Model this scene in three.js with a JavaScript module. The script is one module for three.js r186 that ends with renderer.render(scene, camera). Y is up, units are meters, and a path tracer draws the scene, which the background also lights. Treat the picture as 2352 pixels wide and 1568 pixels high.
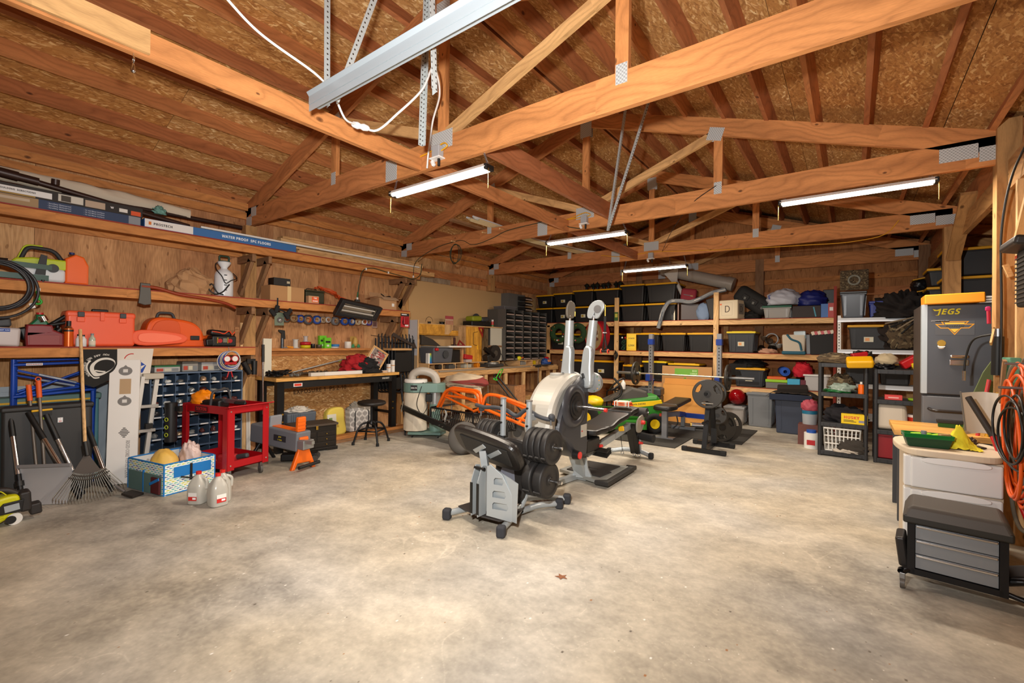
import * as THREE from 'three';
import { RoundedBoxGeometry } from 'three/addons/geometries/RoundedBoxGeometry.js';
import { mergeGeometries } from 'three/addons/utils/BufferGeometryUtils.js';
import { RectAreaLightUniformsLib } from 'three/addons/lights/RectAreaLightUniformsLib.js';
import { createNoise2D, createNoise3D } from 'simplex-noise';

// ---------------------------------------------------------------- camera, light, exposure
const PI = Math.PI, scene = new THREE.Scene();
scene.background = new THREE.Color(0x0b0b0c);
const renderer = new THREE.WebGLRenderer({ antialias: true });
renderer.toneMapping = THREE.LinearToneMapping;
renderer.toneMappingExposure = 1.0;
renderer.shadowMap.enabled = true;
RectAreaLightUniformsLib.init();
const camera = new THREE.PerspectiveCamera(73.66, 1.5, 0.05, 60);
camera.position.set(0, 1.45, 0);
camera.quaternion.setFromRotationMatrix(new THREE.Matrix4().makeBasis(
  new THREE.Vector3(0.8015, 0.01186, -0.59788), new THREE.Vector3(-0.0068, 0.99992, 0.01072), new THREE.Vector3(0.59796, -0.00452, 0.80151)));
const TUBE_LIGHT = 215, TUBE_COLOUR = 0xfff0dc, FLASH = 50;   // shop light tubes (warm white), photographer's flash (neutral)
const flash = new THREE.SpotLight(0xfffdfa, FLASH, 0, 1.4, 0.75, 2); flash.target.position.set(-3.6, 2.45, -4.2); scene.add(flash.target);
flash.position.set(-0.47, 1.85, -0.2); flash.castShadow = true; flash.shadow.radius = 2.5; scene.add(flash);

// ---------------------------------------------------------------- helpers
let seed = 7;
const rnd = () => { seed = (seed * 1664525 + 1013904223) >>> 0; return seed / 4294967296; };
const rr = (a, b) => a + (b - a) * rnd();
const n2 = createNoise2D(rnd), n3 = createNoise3D(rnd);
const V = (a) => new THREE.Vector3(...a);
const taken = {};
function numbered(n) { const k = taken[n] = (taken[n] ?? -1) + 1; return k ? `${n}_${String(k).padStart(3, '0')}` : n; }
// a thing: a Group at its base
function T(name, label, category, p = [0, 0, 0], turn = 0, group) {
  const o = new THREE.Group(); o.name = numbered(name); o.position.set(...p); o.rotation.y = turn;
  o.userData = { label, category }; if (group) o.userData.group = group; scene.add(o); return o;
}
function ST(name, label, m) {          // a piece of the setting
  const o = m ?? new THREE.Group(); o.name = name; o.userData.kind = 'structure'; o.userData.label = label; scene.add(o); return o;
}
function dup(o, p, turn, label) {
  const c = o.clone(); c.name = numbered(o.name.replace(/_\d{3}$/, '')); c.userData = { ...o.userData };
  if (p) c.position.set(...p); if (turn !== undefined) c.rotation.y = turn; if (label) c.userData.label = label; scene.add(c); return c;
}
const XL = PI / 2, XR = -PI / 2;        // facing away from the left wall / from the right wall
function put(par, name, g, m, p = [0, 0, 0], r = [0, 0, 0]) {
  const o = new THREE.Mesh(g, m); o.name = name; o.position.set(...p); o.rotation.set(...r); o.castShadow = o.receiveShadow = true; par.add(o); return o;
}
const gc = new Map();
const cached = (k, f) => { if (!gc.has(k)) gc.set(k, f()); return gc.get(k); };
const rbg = (w, h, d, r) => cached(`rb${w},${h},${d},${r}`, () => new RoundedBoxGeometry(w, h, d, 2, Math.min(r, w / 2.01, h / 2.01, d / 2.01)));
const bg = (w, h, d) => cached(`b${w},${h},${d}`, () => new THREE.BoxGeometry(w, h, d));
// box by size and centre
const B = (par, name, m, s, p, r, rad) => put(par, name, rad ? rbg(...s, rad) : bg(...s), m, p, r);
// box by ranges
const Q = (par, name, m, x, y, z, rad) => B(par, name, m, [x[1] - x[0], y[1] - y[0], z[1] - z[0]].map((v) => Math.round(v * 1e4) / 1e4), [(x[0] + x[1]) / 2, (y[0] + y[1]) / 2, (z[0] + z[1]) / 2], [0, 0, 0], rad);
const cg = (r1, r2, h, s = 20, open = false) => cached(`c${r1},${r2},${h},${s},${open}`, () => new THREE.CylinderGeometry(r1, r2, h, s, 1, open));
// cylinder: top radius, bottom radius, height, centre
const C = (par, name, m, r1, r2, h, p, r, s) => put(par, name, cg(r1, r2, h, s), m, p, r);
const UP = new THREE.Vector3(0, 1, 0);
function rodg(a, b, r, s = 10, r2 = r) {
  const A = V(a), D = V(b).sub(A), L = D.length(), g = new THREE.CylinderGeometry(r2, r, L, s);
  g.applyQuaternion(new THREE.Quaternion().setFromUnitVectors(UP, D.normalize())); g.translate(A.x + D.x * L / 2, A.y + D.y * L / 2, A.z + D.z * L / 2); return g;
}
const rod = (par, name, m, a, b, r, s, r2) => put(par, name, rodg(a, b, r, s, r2), m);
const tubeg = (pts, r, s = 40, rad = 8, closed = false) => new THREE.TubeGeometry(new THREE.CatmullRomCurve3(pts.map(V), closed, 'centripetal'), s, r, rad, closed);
const tube = (par, name, m, pts, r, s, rad, closed) => put(par, name, tubeg(pts, r, s, rad, closed), m);
// polyline with rounded corners
function bend(pts, q) {
  const P = pts.map(V), out = [P[0]];
  for (let i = 1; i < P.length - 1; i++) {
    const a = P[i - 1].clone().sub(P[i]), b = P[i + 1].clone().sub(P[i]), k = Math.min(q, a.length() * 0.48, b.length() * 0.48);
    a.setLength(k); b.setLength(k); const s = P[i].clone().add(a), e = P[i].clone().add(b);
    for (const t of [0, 0.25, 0.5, 0.75, 1]) out.push(s.clone().multiplyScalar((1 - t) ** 2).addScaledVector(P[i], 2 * t * (1 - t)).addScaledVector(e, t * t));
  }
  out.push(P[P.length - 1]);
  const path = new THREE.CurvePath(); for (let i = 0; i < out.length - 1; i++) path.add(new THREE.LineCurve3(out[i], out[i + 1]));
  return { path, n: out.length };
}
const pipeg = (pts, r, q = 0.05, rad = 10) => { const { path, n } = bend(pts, q); return new THREE.TubeGeometry(path, Math.max(12, n * 4), r, rad, false); };
const pipe = (par, name, m, pts, r, q, rad) => put(par, name, pipeg(pts, r, q, rad), m);
const lathe = (par, name, m, prof, p, r, s = 28) => put(par, name, new THREE.LatheGeometry(prof.map((a) => new THREE.Vector2(...a)), s), m, p, r);
function shp(pts, holes = []) { const s = new THREE.Shape(pts.map((a) => new THREE.Vector2(...a))); for (const h of holes) s.holes.push(new THREE.Path(h.map((a) => new THREE.Vector2(...a)))); return s; }
const exg = (pts, d, bev = 0, holes) => { const g = new THREE.ExtrudeGeometry(shp(pts, holes), { depth: d - 2 * bev, bevelEnabled: bev > 0, bevelSize: bev, bevelThickness: bev, bevelOffset: -bev, bevelSegments: 2, curveSegments: 8 }); g.translate(0, 0, -(d - 2 * bev) / 2); return g; };
// outline in x/y, thickness d along z, centred
const E = (par, name, m, pts, d, p, r, bev = 0, holes) => put(par, name, exg(pts, d, bev, holes), m, p, r);
const smooth = (pts, n = 40) => new THREE.CatmullRomCurve3(pts.map(([x, y]) => new THREE.Vector3(x, y, 0)), true, 'centripetal').getPoints(n).slice(0, -1).map((v) => [v.x, v.y]);
const merge = (gs) => mergeGeometries(gs.map((g) => { const c = g.index ? g.toNonIndexed() : g.clone(); for (const k of Object.keys(c.attributes)) if (!['position', 'normal', 'uv'].includes(k)) c.deleteAttribute(k); return c; }));
const MG = (par, name, m, gs, p, r) => put(par, name, merge(gs), m, p, r);
const at = (g, p, r = [0, 0, 0]) => g.clone().applyMatrix4(new THREE.Matrix4().compose(V(p), new THREE.Quaternion().setFromEuler(new THREE.Euler(...r)), new THREE.Vector3(1, 1, 1)));
// soft lumpy closed body
function blobg(w, h, d, amp = 0.12, f = 1.6, sd = 0, flat = 0.5, seg = 28) {
  const g = new THREE.SphereGeometry(1, seg, Math.round(seg * 0.7)), p = g.attributes.position;
  for (let i = 0; i < p.count; i++) {
    let x = p.getX(i), y = p.getY(i), z = p.getZ(i); const k = 1 + amp * n3(x * f + sd, y * f - sd, z * f + 3 * sd) + amp * 0.5 * n3(x * f * 2.7, y * f * 2.7 + sd, z * f * 2.7);
    x *= k; z *= k; y = y < 0 ? Math.max(y * k, -flat) : y * k; p.setXYZ(i, x * w / 2, (y + flat) * h / (1 + flat), z * d / 2);
  }
  g.computeVertexNormals(); return g;
}
const blob = (par, name, m, w, h, d, p, o = {}) => put(par, name, blobg(w, h, d, o.amp, o.f, o.sd ?? rnd() * 50, o.flat, o.seg), m, p, o.r);
// cloth sheet over a grid: fn(u, v) -> [x, y, z]
function sheet(par, name, m, fn, nu = 24, nv = 16) {
  const g = new THREE.PlaneGeometry(1, 1, nu, nv), p = g.attributes.position, uv = g.attributes.uv;
  for (let i = 0; i < p.count; i++) p.setXYZ(i, ...fn(uv.getX(i), uv.getY(i)));
  g.computeVertexNormals(); return put(par, name, g, m);
}
function taper(w, h, d, k, r = 0.02) {   // rounded box, base at y = 0, foot k times the top
  return cached(`tp${w},${h},${d},${k},${r}`, () => {
    const g = new RoundedBoxGeometry(w, h, d, 2, r), p = g.attributes.position;
    for (let i = 0; i < p.count; i++) { const t = (p.getY(i) + h / 2) / h, s = k + (1 - k) * t; p.setXYZ(i, p.getX(i) * s, p.getY(i) + h / 2, p.getZ(i) * s); }
    g.computeVertexNormals(); return g;
  });
}

// ---------------------------------------------------------------- textures and materials
function canvasTex(w, h, draw, rep) {
  const c = document.createElement('canvas'); c.width = w; c.height = h; draw(c.getContext('2d'), w, h);
  const t = new THREE.CanvasTexture(c); t.colorSpace = THREE.SRGBColorSpace; if (rep) { t.wrapS = t.wrapT = THREE.RepeatWrapping; t.repeat.set(1 / rep[0], 1 / rep[1]); } return t;
}
function dataTex(w, h, f, rep, srgb = true) {
  const a = new Uint8Array(w * h * 4);
  for (let y = 0; y < h; y++) for (let x = 0; x < w; x++) { const c = f(x / w, y / h), i = (y * w + x) * 4; a[i] = Math.max(0, Math.min(255, c[0])); a[i + 1] = Math.max(0, Math.min(255, c[1])); a[i + 2] = Math.max(0, Math.min(255, c[2])); a[i + 3] = 255; }
  const t = new THREE.DataTexture(a, w, h); t.magFilter = THREE.LinearFilter; t.minFilter = THREE.LinearMipmapLinearFilter; t.generateMipmaps = true; t.wrapS = t.wrapT = THREE.RepeatWrapping;
  if (srgb) t.colorSpace = THREE.SRGBColorSpace; if (rep) t.repeat.set(1 / rep[0], 1 / rep[1]); t.needsUpdate = true; return t;
}
const mc = new Map();
function M(color, rough = 0.6, metal = 0, extra) {
  const k = extra ? null : `${color},${rough},${metal}`; if (k && mc.has(k)) return mc.get(k);
  const m = new THREE.MeshStandardMaterial({ color, roughness: rough, metalness: metal, side: THREE.DoubleSide, ...extra }); if (k) mc.set(k, m); return m;
}
// lumber grain along u: growth rings in long waves, fine fibres, a few knots; 2.4 m by 0.6 m
const KN = Array.from({ length: 5 }, () => [rnd(), rnd(), rr(0.008, 0.02)]);
const grainTex = dataTex(1024, 256, (u, v) => {
  let w = v * 9 + 1.1 * n2(u * 3.2, v * 1.5) + 0.25 * n2(u * 9, v * 5); let dark = 0;
  for (const [a, b, r] of KN) { const dx = Math.min(Math.abs(u - a), 1 - Math.abs(u - a)) * 4, dy = Math.min(Math.abs(v - b), 1 - Math.abs(v - b)), q = Math.hypot(dx * 0.6, dy); w += 0.9 * Math.exp(-((q / 0.05) ** 2)); if (q < r * 1.5) dark = Math.max(dark, 1 - q / (r * 1.5)); }
  const ring = Math.pow(Math.abs((w % 1 + 1) % 1 - 0.5) * 2, 2.2), fib = n2(u * 60, v * 190) * 0.5 + n2(u * 14, v * 90) * 0.5;
  const k = 1 - 0.11 * ring - 0.06 * fib - 0.08 * n2(u * 2, v * 3) - 0.55 * Math.sqrt(dark);
  return [240 * k, 236 * Math.pow(k, 1.12), 230 * Math.pow(k, 1.25)];
}, [2.4, 0.6]);
// plywood face: cathedral figure with patches, 2.4 m
const plyTex = dataTex(1024, 1024, (u, v) => {
  const w = u * 16 + 2.2 * n2(u * 2.4, v * 0.9) + 0.6 * n2(u * 7, v * 2.2), ring = Math.pow(Math.abs((w % 1 + 1) % 1 - 0.5) * 2, 2.5);
  const st = n2(u * 9 + 40, v * 2.1), k = 1 - 0.09 * ring - 0.07 * n2(u * 150, v * 16) - 0.08 * st - 0.06 * n2(u * 3, v * 3 + 9) - (n2(u * 22, v * 9) > 0.8 ? 0.16 : 0);
  return [236 * k, 230 * Math.pow(k, 1.2), 222 * Math.pow(k, 1.4)];
}, [2.4, 2.4]);
// strand board: overlapping wood flakes, 2.4 m
const osbTex = canvasTex(1536, 1536, (c, w, h) => {
  c.fillStyle = '#bc8a50'; c.fillRect(0, 0, w, h);
  const cols = ['#cc9a5e', '#ab773f', '#c28c50', '#9c6a38', '#d8aa70', '#b58046', '#e2b880', '#a57240', '#c69456', '#b27e4a'];
  for (let i = 0; i < 13000; i++) {
    const x = rnd() * w, y = rnd() * h, l = rr(20, 62), t = rr(5, 15), a = rr(-0.5, 0.5) + (rnd() < 0.2 ? rr(-1, 1) : 0);
    c.save(); c.globalAlpha = rr(0.35, 0.9); c.fillStyle = i > 11000 && rnd() < 0.2 ? '#efcf9a' : cols[Math.floor(rnd() * cols.length)];
    for (const ox of [0, x > w - 60 ? -w : x < 60 ? w : 0]) { c.setTransform(Math.cos(a), Math.sin(a), -Math.sin(a), Math.cos(a), x + ox, y); c.beginPath(); c.moveTo(-l / 2, -t / 2); c.lineTo(l / 2 - t * 0.6, -t / 2 * rr(0.5, 1)); c.lineTo(l / 2, t / 2 * rr(0.2, 1)); c.lineTo(-l / 2 + t, t / 2); c.fill(); if (!ox) continue; }
    c.restore();
  }
  c.setTransform(1, 0, 0, 1, 0, 0);
  for (let i = 0; i < 900; i++) { c.fillStyle = 'rgba(60,32,12,0.55)'; c.fillRect(rnd() * w, rnd() * h, rr(2, 9), rr(1, 2.5)); }
}, [2.4, 2.4]);
// concrete: trowel clouds, oil stains, scuffs, pale spatter; one image over the whole slab
const FX = [-6.9, 3.1], FZ = [-10.9, 3.3];
const stains = [[-2.9, -1.05, 0.5, 0.3, 0.34], [-3.4, -1.6, 0.6, 0.35, 0.2], [-3.9, -3.9, 0.5, 0.5, 0.26], [-4.3, -4.6, 0.7, 0.4, 0.2], [-0.2, -2.6, 0.9, 0.6, 0.22], [-0.5, -1.9, 0.5, 0.35, 0.22], [-0.1, -3.2, 0.4, 0.3, 0.28], [0.1, -3.6, 0.5, 0.4, 0.3], [-0.9, -4.9, 0.5, 0.3, 0.16], [-0.4, -5.6, 0.6, 0.25, 0.16], [-1.3, -2.3, 0.5, 0.4, 0.12], [-3.3, -0.7, 0.5, 0.3, 0.2], [-4.4, -1.1, 0.9, 0.3, 0.25], [-5, -1.2, 0.8, 0.4, 0.3], [-3.0, -2.6, 0.4, 0.25, 0.2], [-2.4, -3.0, 0.5, 0.4, 0.15], [-1.6, -6.9, 0.7, 0.2, 0.2], [-0.7, -7.6, 0.8, 0.3, 0.2], [-5.2, -3.2, 0.4, 0.6, 0.18], [0.3, -2.3, 0.4, 0.4, 0.25], [-2.1, -0.9, 0.3, 0.2, 0.1]];
const floorTex = dataTex(2048, 2048, (u, v) => {
  const x = FX[0] + u * (FX[1] - FX[0]), z = FZ[1] - v * (FZ[1] - FZ[0]);
  const wx = x + 0.35 * n2(x * 1.3, z * 1.3 + 5), wz = z + 0.35 * n2(x * 1.3 + 20, z * 1.3);
  let k = 1 + 0.06 * n2(x * 0.5, z * 0.5) + 0.05 * n2(x * 1.7, z * 1.7 + 9) + 0.05 * n2(x * 4 + z, z * 5) + 0.04 * n2(x * 11, z * 14) + 0.03 * n2(x * 26, z * 30) + 0.02 * n2(x * 60, z * 60), s = 0;
  for (const [a, b, r1, r2, d] of stains) { const q = ((wx - a) / r1) ** 2 + ((wz - b) / r2) ** 2; if (q < 4) s += d * 0.55 * Math.exp(-q * 1.3) * (0.75 + 0.3 * n2(x * 5, z * 5) + 0.25 * n2(x * 21, z * 21)); }
  const pale = Math.max(0, n2(wx * 0.9 + 70, wz * 0.9)) * 0.1 + (n2(x * 24 + 3, z * 24) > 0.82 ? 0.07 : 0);
  const scr = Math.abs(n2(wx * 0.7 + 31, wz * 0.7)) < 0.006 ? 0.07 : 0;
  k = k - s + pale + scr;
  const warm = n2(x * 0.8 + 11, z * 0.8) * 5;
  return [(178 + warm) * k, (170 + warm * 0.4) * k, (155 - warm * 0.7) * k];
});
{ // chips, specks and rust flecks on the slab
  const a = floorTex.image.data; for (let i = 0; i < 2600; i++) { const x = Math.floor(rnd() * 2046), y = Math.floor(rnd() * 2046), q = rnd(), c = q < 0.6 ? [226, 222, 212] : q < 0.85 ? [96, 88, 76] : [150, 96, 52], s = rnd() < 0.25 ? 2 : 1; for (let j = 0; j < s; j++) for (let k = 0; k < s; k++) { const p = ((y + j) * 2048 + x + k) * 4; a[p] = c[0]; a[p + 1] = c[1]; a[p + 2] = c[2]; } }
}
// galvanised nail plate: rows of punched slots
const plateTex = canvasTex(128, 128, (c) => { c.fillStyle = '#c2c5c4'; c.fillRect(0, 0, 128, 128); for (let y = 0; y < 8; y++) for (let x = 0; x < 8; x++) { c.fillStyle = (x + y) % 2 ? '#dcdedc' : '#979a99'; c.fillRect(x * 16 + 3, y * 16 + 2, 7, 12); } }, [0.1, 0.1]);
const perfTex = canvasTex(64, 64, (c) => { c.fillStyle = '#b9bfbe'; c.fillRect(0, 0, 64, 64); c.fillStyle = '#3a2c22'; c.beginPath(); c.arc(32, 32, 11, 0, 7); c.fill(); }, [0.032, 0.032]);
const camoTex = canvasTex(256, 256, (c) => { c.fillStyle = '#5a4a35'; c.fillRect(0, 0, 256, 256); for (let i = 0; i < 90; i++) { c.fillStyle = ['#3a2f22', '#7a6a4e', '#2a241c', '#8c7c5c', '#4b3d2b'][i % 5]; c.beginPath(); c.ellipse(rnd() * 256, rnd() * 256, rr(6, 30), rr(4, 14), rr(0, 3), 0, 7); c.fill(); } }, [0.5, 0.5]);
const wood = (color, rough = 0.75, tex = grainTex) => new THREE.MeshStandardMaterial({ color, map: tex, roughness: rough, side: THREE.DoubleSide });
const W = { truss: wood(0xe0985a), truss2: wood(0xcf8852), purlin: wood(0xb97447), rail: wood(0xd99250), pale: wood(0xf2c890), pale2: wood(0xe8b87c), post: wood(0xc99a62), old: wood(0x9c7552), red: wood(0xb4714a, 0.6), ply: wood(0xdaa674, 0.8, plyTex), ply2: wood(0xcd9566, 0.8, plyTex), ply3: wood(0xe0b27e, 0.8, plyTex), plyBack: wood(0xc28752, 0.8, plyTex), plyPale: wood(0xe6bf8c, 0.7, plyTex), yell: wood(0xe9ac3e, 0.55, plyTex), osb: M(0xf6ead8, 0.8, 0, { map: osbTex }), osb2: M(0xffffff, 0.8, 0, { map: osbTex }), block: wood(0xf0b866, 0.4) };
const A = { galv: M(0xb2bcc2, 0.4, 0.35), plate: M(0xffffff, 0.5, 0.15, { map: plateTex }), perf: M(0xffffff, 0.45, 0.2, { map: perfTex }), chrome: M(0xd8d8d8, 0.16, 1), steel: M(0x9a9c9e, 0.35, 0.85), brass: M(0xc9a14a, 0.3, 1), blk: M(0x141414, 0.45), blkm: M(0x1c1c1e, 0.35, 0.4), rub: M(0x1a1a1a, 0.85), white: M(0xe8e6e0, 0.5), grey: M(0x85888c, 0.5), dgrey: M(0x3b3d40, 0.55), red: M(0xb8141c, 0.4), org: M(0xf0611c, 0.45), yel: M(0xf2b705, 0.5), blue: M(0x1b4fa8, 0.4), grn: M(0x1c7a3a, 0.5), card: M(0xb98b5c, 0.85), cream: M(0xe2d6c0, 0.7), camo: M(0xffffff, 0.9, 0, { map: camoTex }), silver: M(0xa9adb2, 0.4, 0.45) };
// lumber: board from p to q, width w in the direction 'up', thickness t; grain along it
function boardg(p, q, w, t, up = [0, 1, 0]) {
  const P = V(p), D = V(q).sub(P), L = D.length(), X = D.clone().normalize(), Z = X.clone().cross(V(up)).normalize(), Y = Z.clone().cross(X);
  const g = new THREE.BoxGeometry(L, w, t), uv = g.attributes.uv, dim = [[t, w], [t, w], [L, t], [L, t], [L, w], [L, w]], ou = rnd() * 3, ov = rnd() * 3;
  for (let f = 0; f < 6; f++) for (let i = 0; i < 4; i++) { const k = f * 4 + i; uv.setXY(k, uv.getX(k) * dim[f][0] + ou, uv.getY(k) * dim[f][1] + ov + f * 0.13); }
  const m = new THREE.Matrix4().makeBasis(X, Y, Z); m.setPosition(P.add(D.multiplyScalar(0.5))); g.applyMatrix4(m); return g;
}
const bd = (par, name, m, p, q, w, t, up) => put(par, name, boardg(p, q, w, t, up), m);
// panel: box by ranges with uv in metres (u along the first named axis)
function panel(par, name, m, x, y, z, swap) {
  const w = x[1] - x[0], h = y[1] - y[0], d = z[1] - z[0], g = new THREE.BoxGeometry(w, h, d), uv = g.attributes.uv, dim = [[d, h], [d, h], [w, d], [w, d], [w, h], [w, h]], ou = rnd() * 3, ov = rnd() * 3;
  for (let f = 0; f < 6; f++) for (let i = 0; i < 4; i++) { const k = f * 4 + i, a = uv.getX(k) * dim[f][0] + ou, b = uv.getY(k) * dim[f][1] + ov; swap ? uv.setXY(k, b, a) : uv.setXY(k, a, b); }
  return put(par, name, g, m, [(x[0] + x[1]) / 2, (y[0] + y[1]) / 2, (z[0] + z[1]) / 2]);
}
// flat print on a thin sticker
function print(par, name, w, h, draw, p, r, o = {}) {
  const k = o.px ?? 600, cw = Math.max(32, Math.min(1024, Math.round(w * k))), ch = Math.max(32, Math.min(1024, Math.round(h * k)));
  const t = canvasTex(cw, ch, draw); return put(par, name, new THREE.PlaneGeometry(w, h), new THREE.MeshStandardMaterial({ map: t, roughness: o.rough ?? 0.6, side: THREE.DoubleSide }), p, r);
}
const txt = (s, fg, bgc, size = 0.6, font = 'bold', sub) => (c, w, h) => {
  c.fillStyle = bgc; c.fillRect(0, 0, w, h); c.fillStyle = fg; c.textAlign = 'center'; c.textBaseline = 'middle'; const L = s.split('|');
  L.forEach((q, i) => { let z = h * size / L.length; c.font = `${font} ${z}px sans-serif`; const m = c.measureText(q).width; if (m > w * 0.92) { z *= w * 0.92 / m; c.font = `${font} ${z}px sans-serif`; } c.fillText(q, w / 2, h * (i + 0.5) / L.length); });
  if (sub) sub(c, w, h);
};

// ---------------------------------------------------------------- the setting
const slab = put(scene, 'floor', new THREE.BoxGeometry(FX[1] - FX[0], 0.12, FZ[1] - FZ[0]), M(0xffffff, 0.62, 0, { map: floorTex }), [(FX[0] + FX[1]) / 2, -0.06, (FZ[0] + FZ[1]) / 2]); ST('floor', 'stained beige concrete garage floor', slab);
const XW = -6.5, ZB = -10.45, CX = -2.81, PITCH = 0.333;
const roofY = (x) => 4.625 - PITCH * Math.abs(x - CX);      // underside of the strand board
{ // left wall: plywood sheets on a backing
  const w = ST('wall_left', 'left wall lined with vertical plywood sheets');
  Q(w, 'backing', M(0x6b4a30, 0.9), [XW - 0.14, XW - 0.03], [0, 3.3], [ZB - 0.1, FZ[1] - 0.1]);
  const mats = [W.ply2, W.ply, W.ply3, W.ply, W.ply2, W.ply]; let z = 2.9, i = 0;
  for (const e of [1.7, 0.5, -0.78, -2.0, -3.1, -3.78, -4.6, -5.4, -6.6, -7.8, -9.1, ZB]) { panel(w, 'plywood_sheet', mats[i++ % 6], [XW - 0.03, XW + rr(-0.001, 0.003)], [0.0, 3.28], [e + 0.003, z]); z = e; }
  for (const pz of [-2.75, -5.35, -7.8, -10.3]) bd(w, 'post', W.post, [XW + 0.07, pz < -6 ? 2.605 : 0, pz], [XW + 0.07, 2.96, pz], 0.14, 0.14, [1, 0, 0]);
  for (const y of [2.78]) bd(w, 'girt', W.truss2, [XW + 0.02, y, -5.42], [XW + 0.02, y, -10.2], 0.14, 0.04);
  bd(w, 'girt', W.rail, [XW + 0.02, 3.1, 2.8], [XW + 0.02, 3.1, -10.2], 0.09, 0.04); bd(w, 'girt', W.rail, [XW + 0.06, 3.21, 2.8], [XW + 0.06, 3.21, -10.2], 0.09, 0.04);
  panel(w, 'weathered_strip', wood(0xb0a08c, 0.9, plyTex), [XW, XW + 0.008], [2.61, 2.71], [-6.6, -5.6]);
}
{ // back wall with gable, girts and posts
  const g = new THREE.ExtrudeGeometry(shp([[-6.64, 0], [2.75, 0], [2.75, 2.6], [1.2, 3.23], [CX, 4.57], [-6.64, 3.3]]), { depth: 0.1, bevelEnabled: false });
  const w = ST('wall_back', 'back wall of dark orange plywood with girts'); put(w, 'plywood_face', g, W.plyBack, [0, 0, ZB - 0.1]);
  let x = -6.5; for (const e of [-5.28, -4.06, -2.84, -1.62, -0.4, 0.82, 2.0]) { panel(w, 'plywood_sheet', rnd() < 0.5 ? W.ply2 : W.plyBack, [x + 0.003, e], [0, 2.44], [ZB, ZB + 0.012]); x = e; }
  for (const px of [-4.0, -1.5, 0.97]) bd(w, 'post', W.old, [px, 0, ZB + 0.08], [px, 3.2, ZB + 0.08], 0.15, 0.14, [1, 0, 0]);
  for (const [y, h] of [[2.47, 0.14], [2.74, 0.09], [0.3, 0.14], [1.1, 0.14], [1.75, 0.14]]) bd(w, 'girt', h < 0.1 ? W.rail : W.truss2, [-6.45, y, ZB + 0.03], [2.4, y, ZB + 0.03], h, 0.038);
}
{ // right: closed wall beside the camera, open bay behind it
  const w = ST('wall_right', 'right wall of studs and weathered boards beside the camera');
  panel(w, 'sheathing', wood(0xc9ad7e, 0.85, plyTex), [1.12, 1.2], [0, 3.3], [-5.28, 3.2]);
  for (const z of [-5.1, -4.5, -3.9, -3.3, -2.7, -2.1, -1.5, -0.9, 0, 0.9, 1.8, 2.7]) bd(w, 'stud', z === -5.1 ? W.rail : W.pale2, [1.08, 0, z], [1.08, 2.7, z], 0.09, 0.04, [1, 0, 0]);
  bd(w, 'stud', W.pale, [1.05, 0, -4.98], [1.05, 2.72, -4.98], 0.14, 0.05, [1, 0, 0]);
  bd(w, 'sill_plate', W.old, [1.08, 0.05, -5.25], [1.08, 0.05, 3], 0.1, 0.08);
  bd(w, 'header', W.post, [1.04, 2.84, -5.27], [1.04, 2.84, 3], 0.24, 0.1);
  for (const z of [-5.35, -2.75, -0.15]) bd(w, 'post', W.post, [1.0, 0, z], [1.0, 3.3, z], 0.14, 0.14, [1, 0, 0]);
  bd(w, 'knee_brace', W.pale2, [1.02, 2.2, -4.95], [1.02, 2.74, -4.4], 0.14, 0.04, [1, 0, 0]);
  for (const y of [0.55, 1.55]) bd(w, 'girt', W.pale2, [1.1, y, -5.2], [1.1, y, 3], 0.14, 0.03);
  const o = ST('wall_outer', 'outer wall of the open storage bay behind the posts');
  panel(o, 'plywood_face', W.ply2, [2.62, 2.7], [0, 2.7], [ZB, -5.2]); panel(o, 'end_face', W.ply2, [1.2, 2.7], [0, 3.2], [-5.28, -5.2]);
  bd(o, 'header', W.truss2, [1.07, 3.12, -5.3], [1.07, 3.12, ZB], 0.34, 0.04); bd(o, 'header', W.post, [1.03, 2.86, -5.42], [1.03, 2.86, -10.2], 0.19, 0.05);
  for (const z of [-7.8]) bd(o, 'post', W.post, [0.985, 0, z], [0.985, 2.96, z], 0.155, 0.15, [1, 0, 0]);
  bd(o, 'knee_brace', W.post, [0.985, 2.55, -7.7], [0.985, 3.1, -6.75], 0.13, 0.04, [1, 0, 0]);
  const r = put(scene, 'ceiling_bay', new THREE.BoxGeometry(1.75, 0.04, 5.3), W.osb, [1.93, 2.98, -7.85], [0, 0, -0.22]); ST('ceiling_bay', 'low strand board roof over the storage bay', r);
  for (const z of [-6.2, -6.9, -8.4, -9.2]) bd(o, 'rafter', W.post, [1.1, 3.06, z], [2.6, 2.72, z], 0.12, 0.04);
  const f = ST('wall_front', 'front wall behind the camera'); put(f, 'board_face', new THREE.ExtrudeGeometry(shp([[-6.64, 0], [1.2, 0], [1.2, 3.23], [CX, 4.57], [-6.64, 3.3]]), { depth: 0.1, bevelEnabled: false }), W.ply, [0, 0, 3.1]);
  for (const [i, dx] of [-4.6, -1.0].entries()) { const d = ST(`door_${i + 1}`, 'white sectional garage door, closed'); for (let k = 0; k < 4; k++) B(d, 'panel', A.white, [2.7, 0.535, 0.04], [dx, 0.27 + k * 0.54, 3.07], [0, 0, 0], 0.01); }
}
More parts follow.
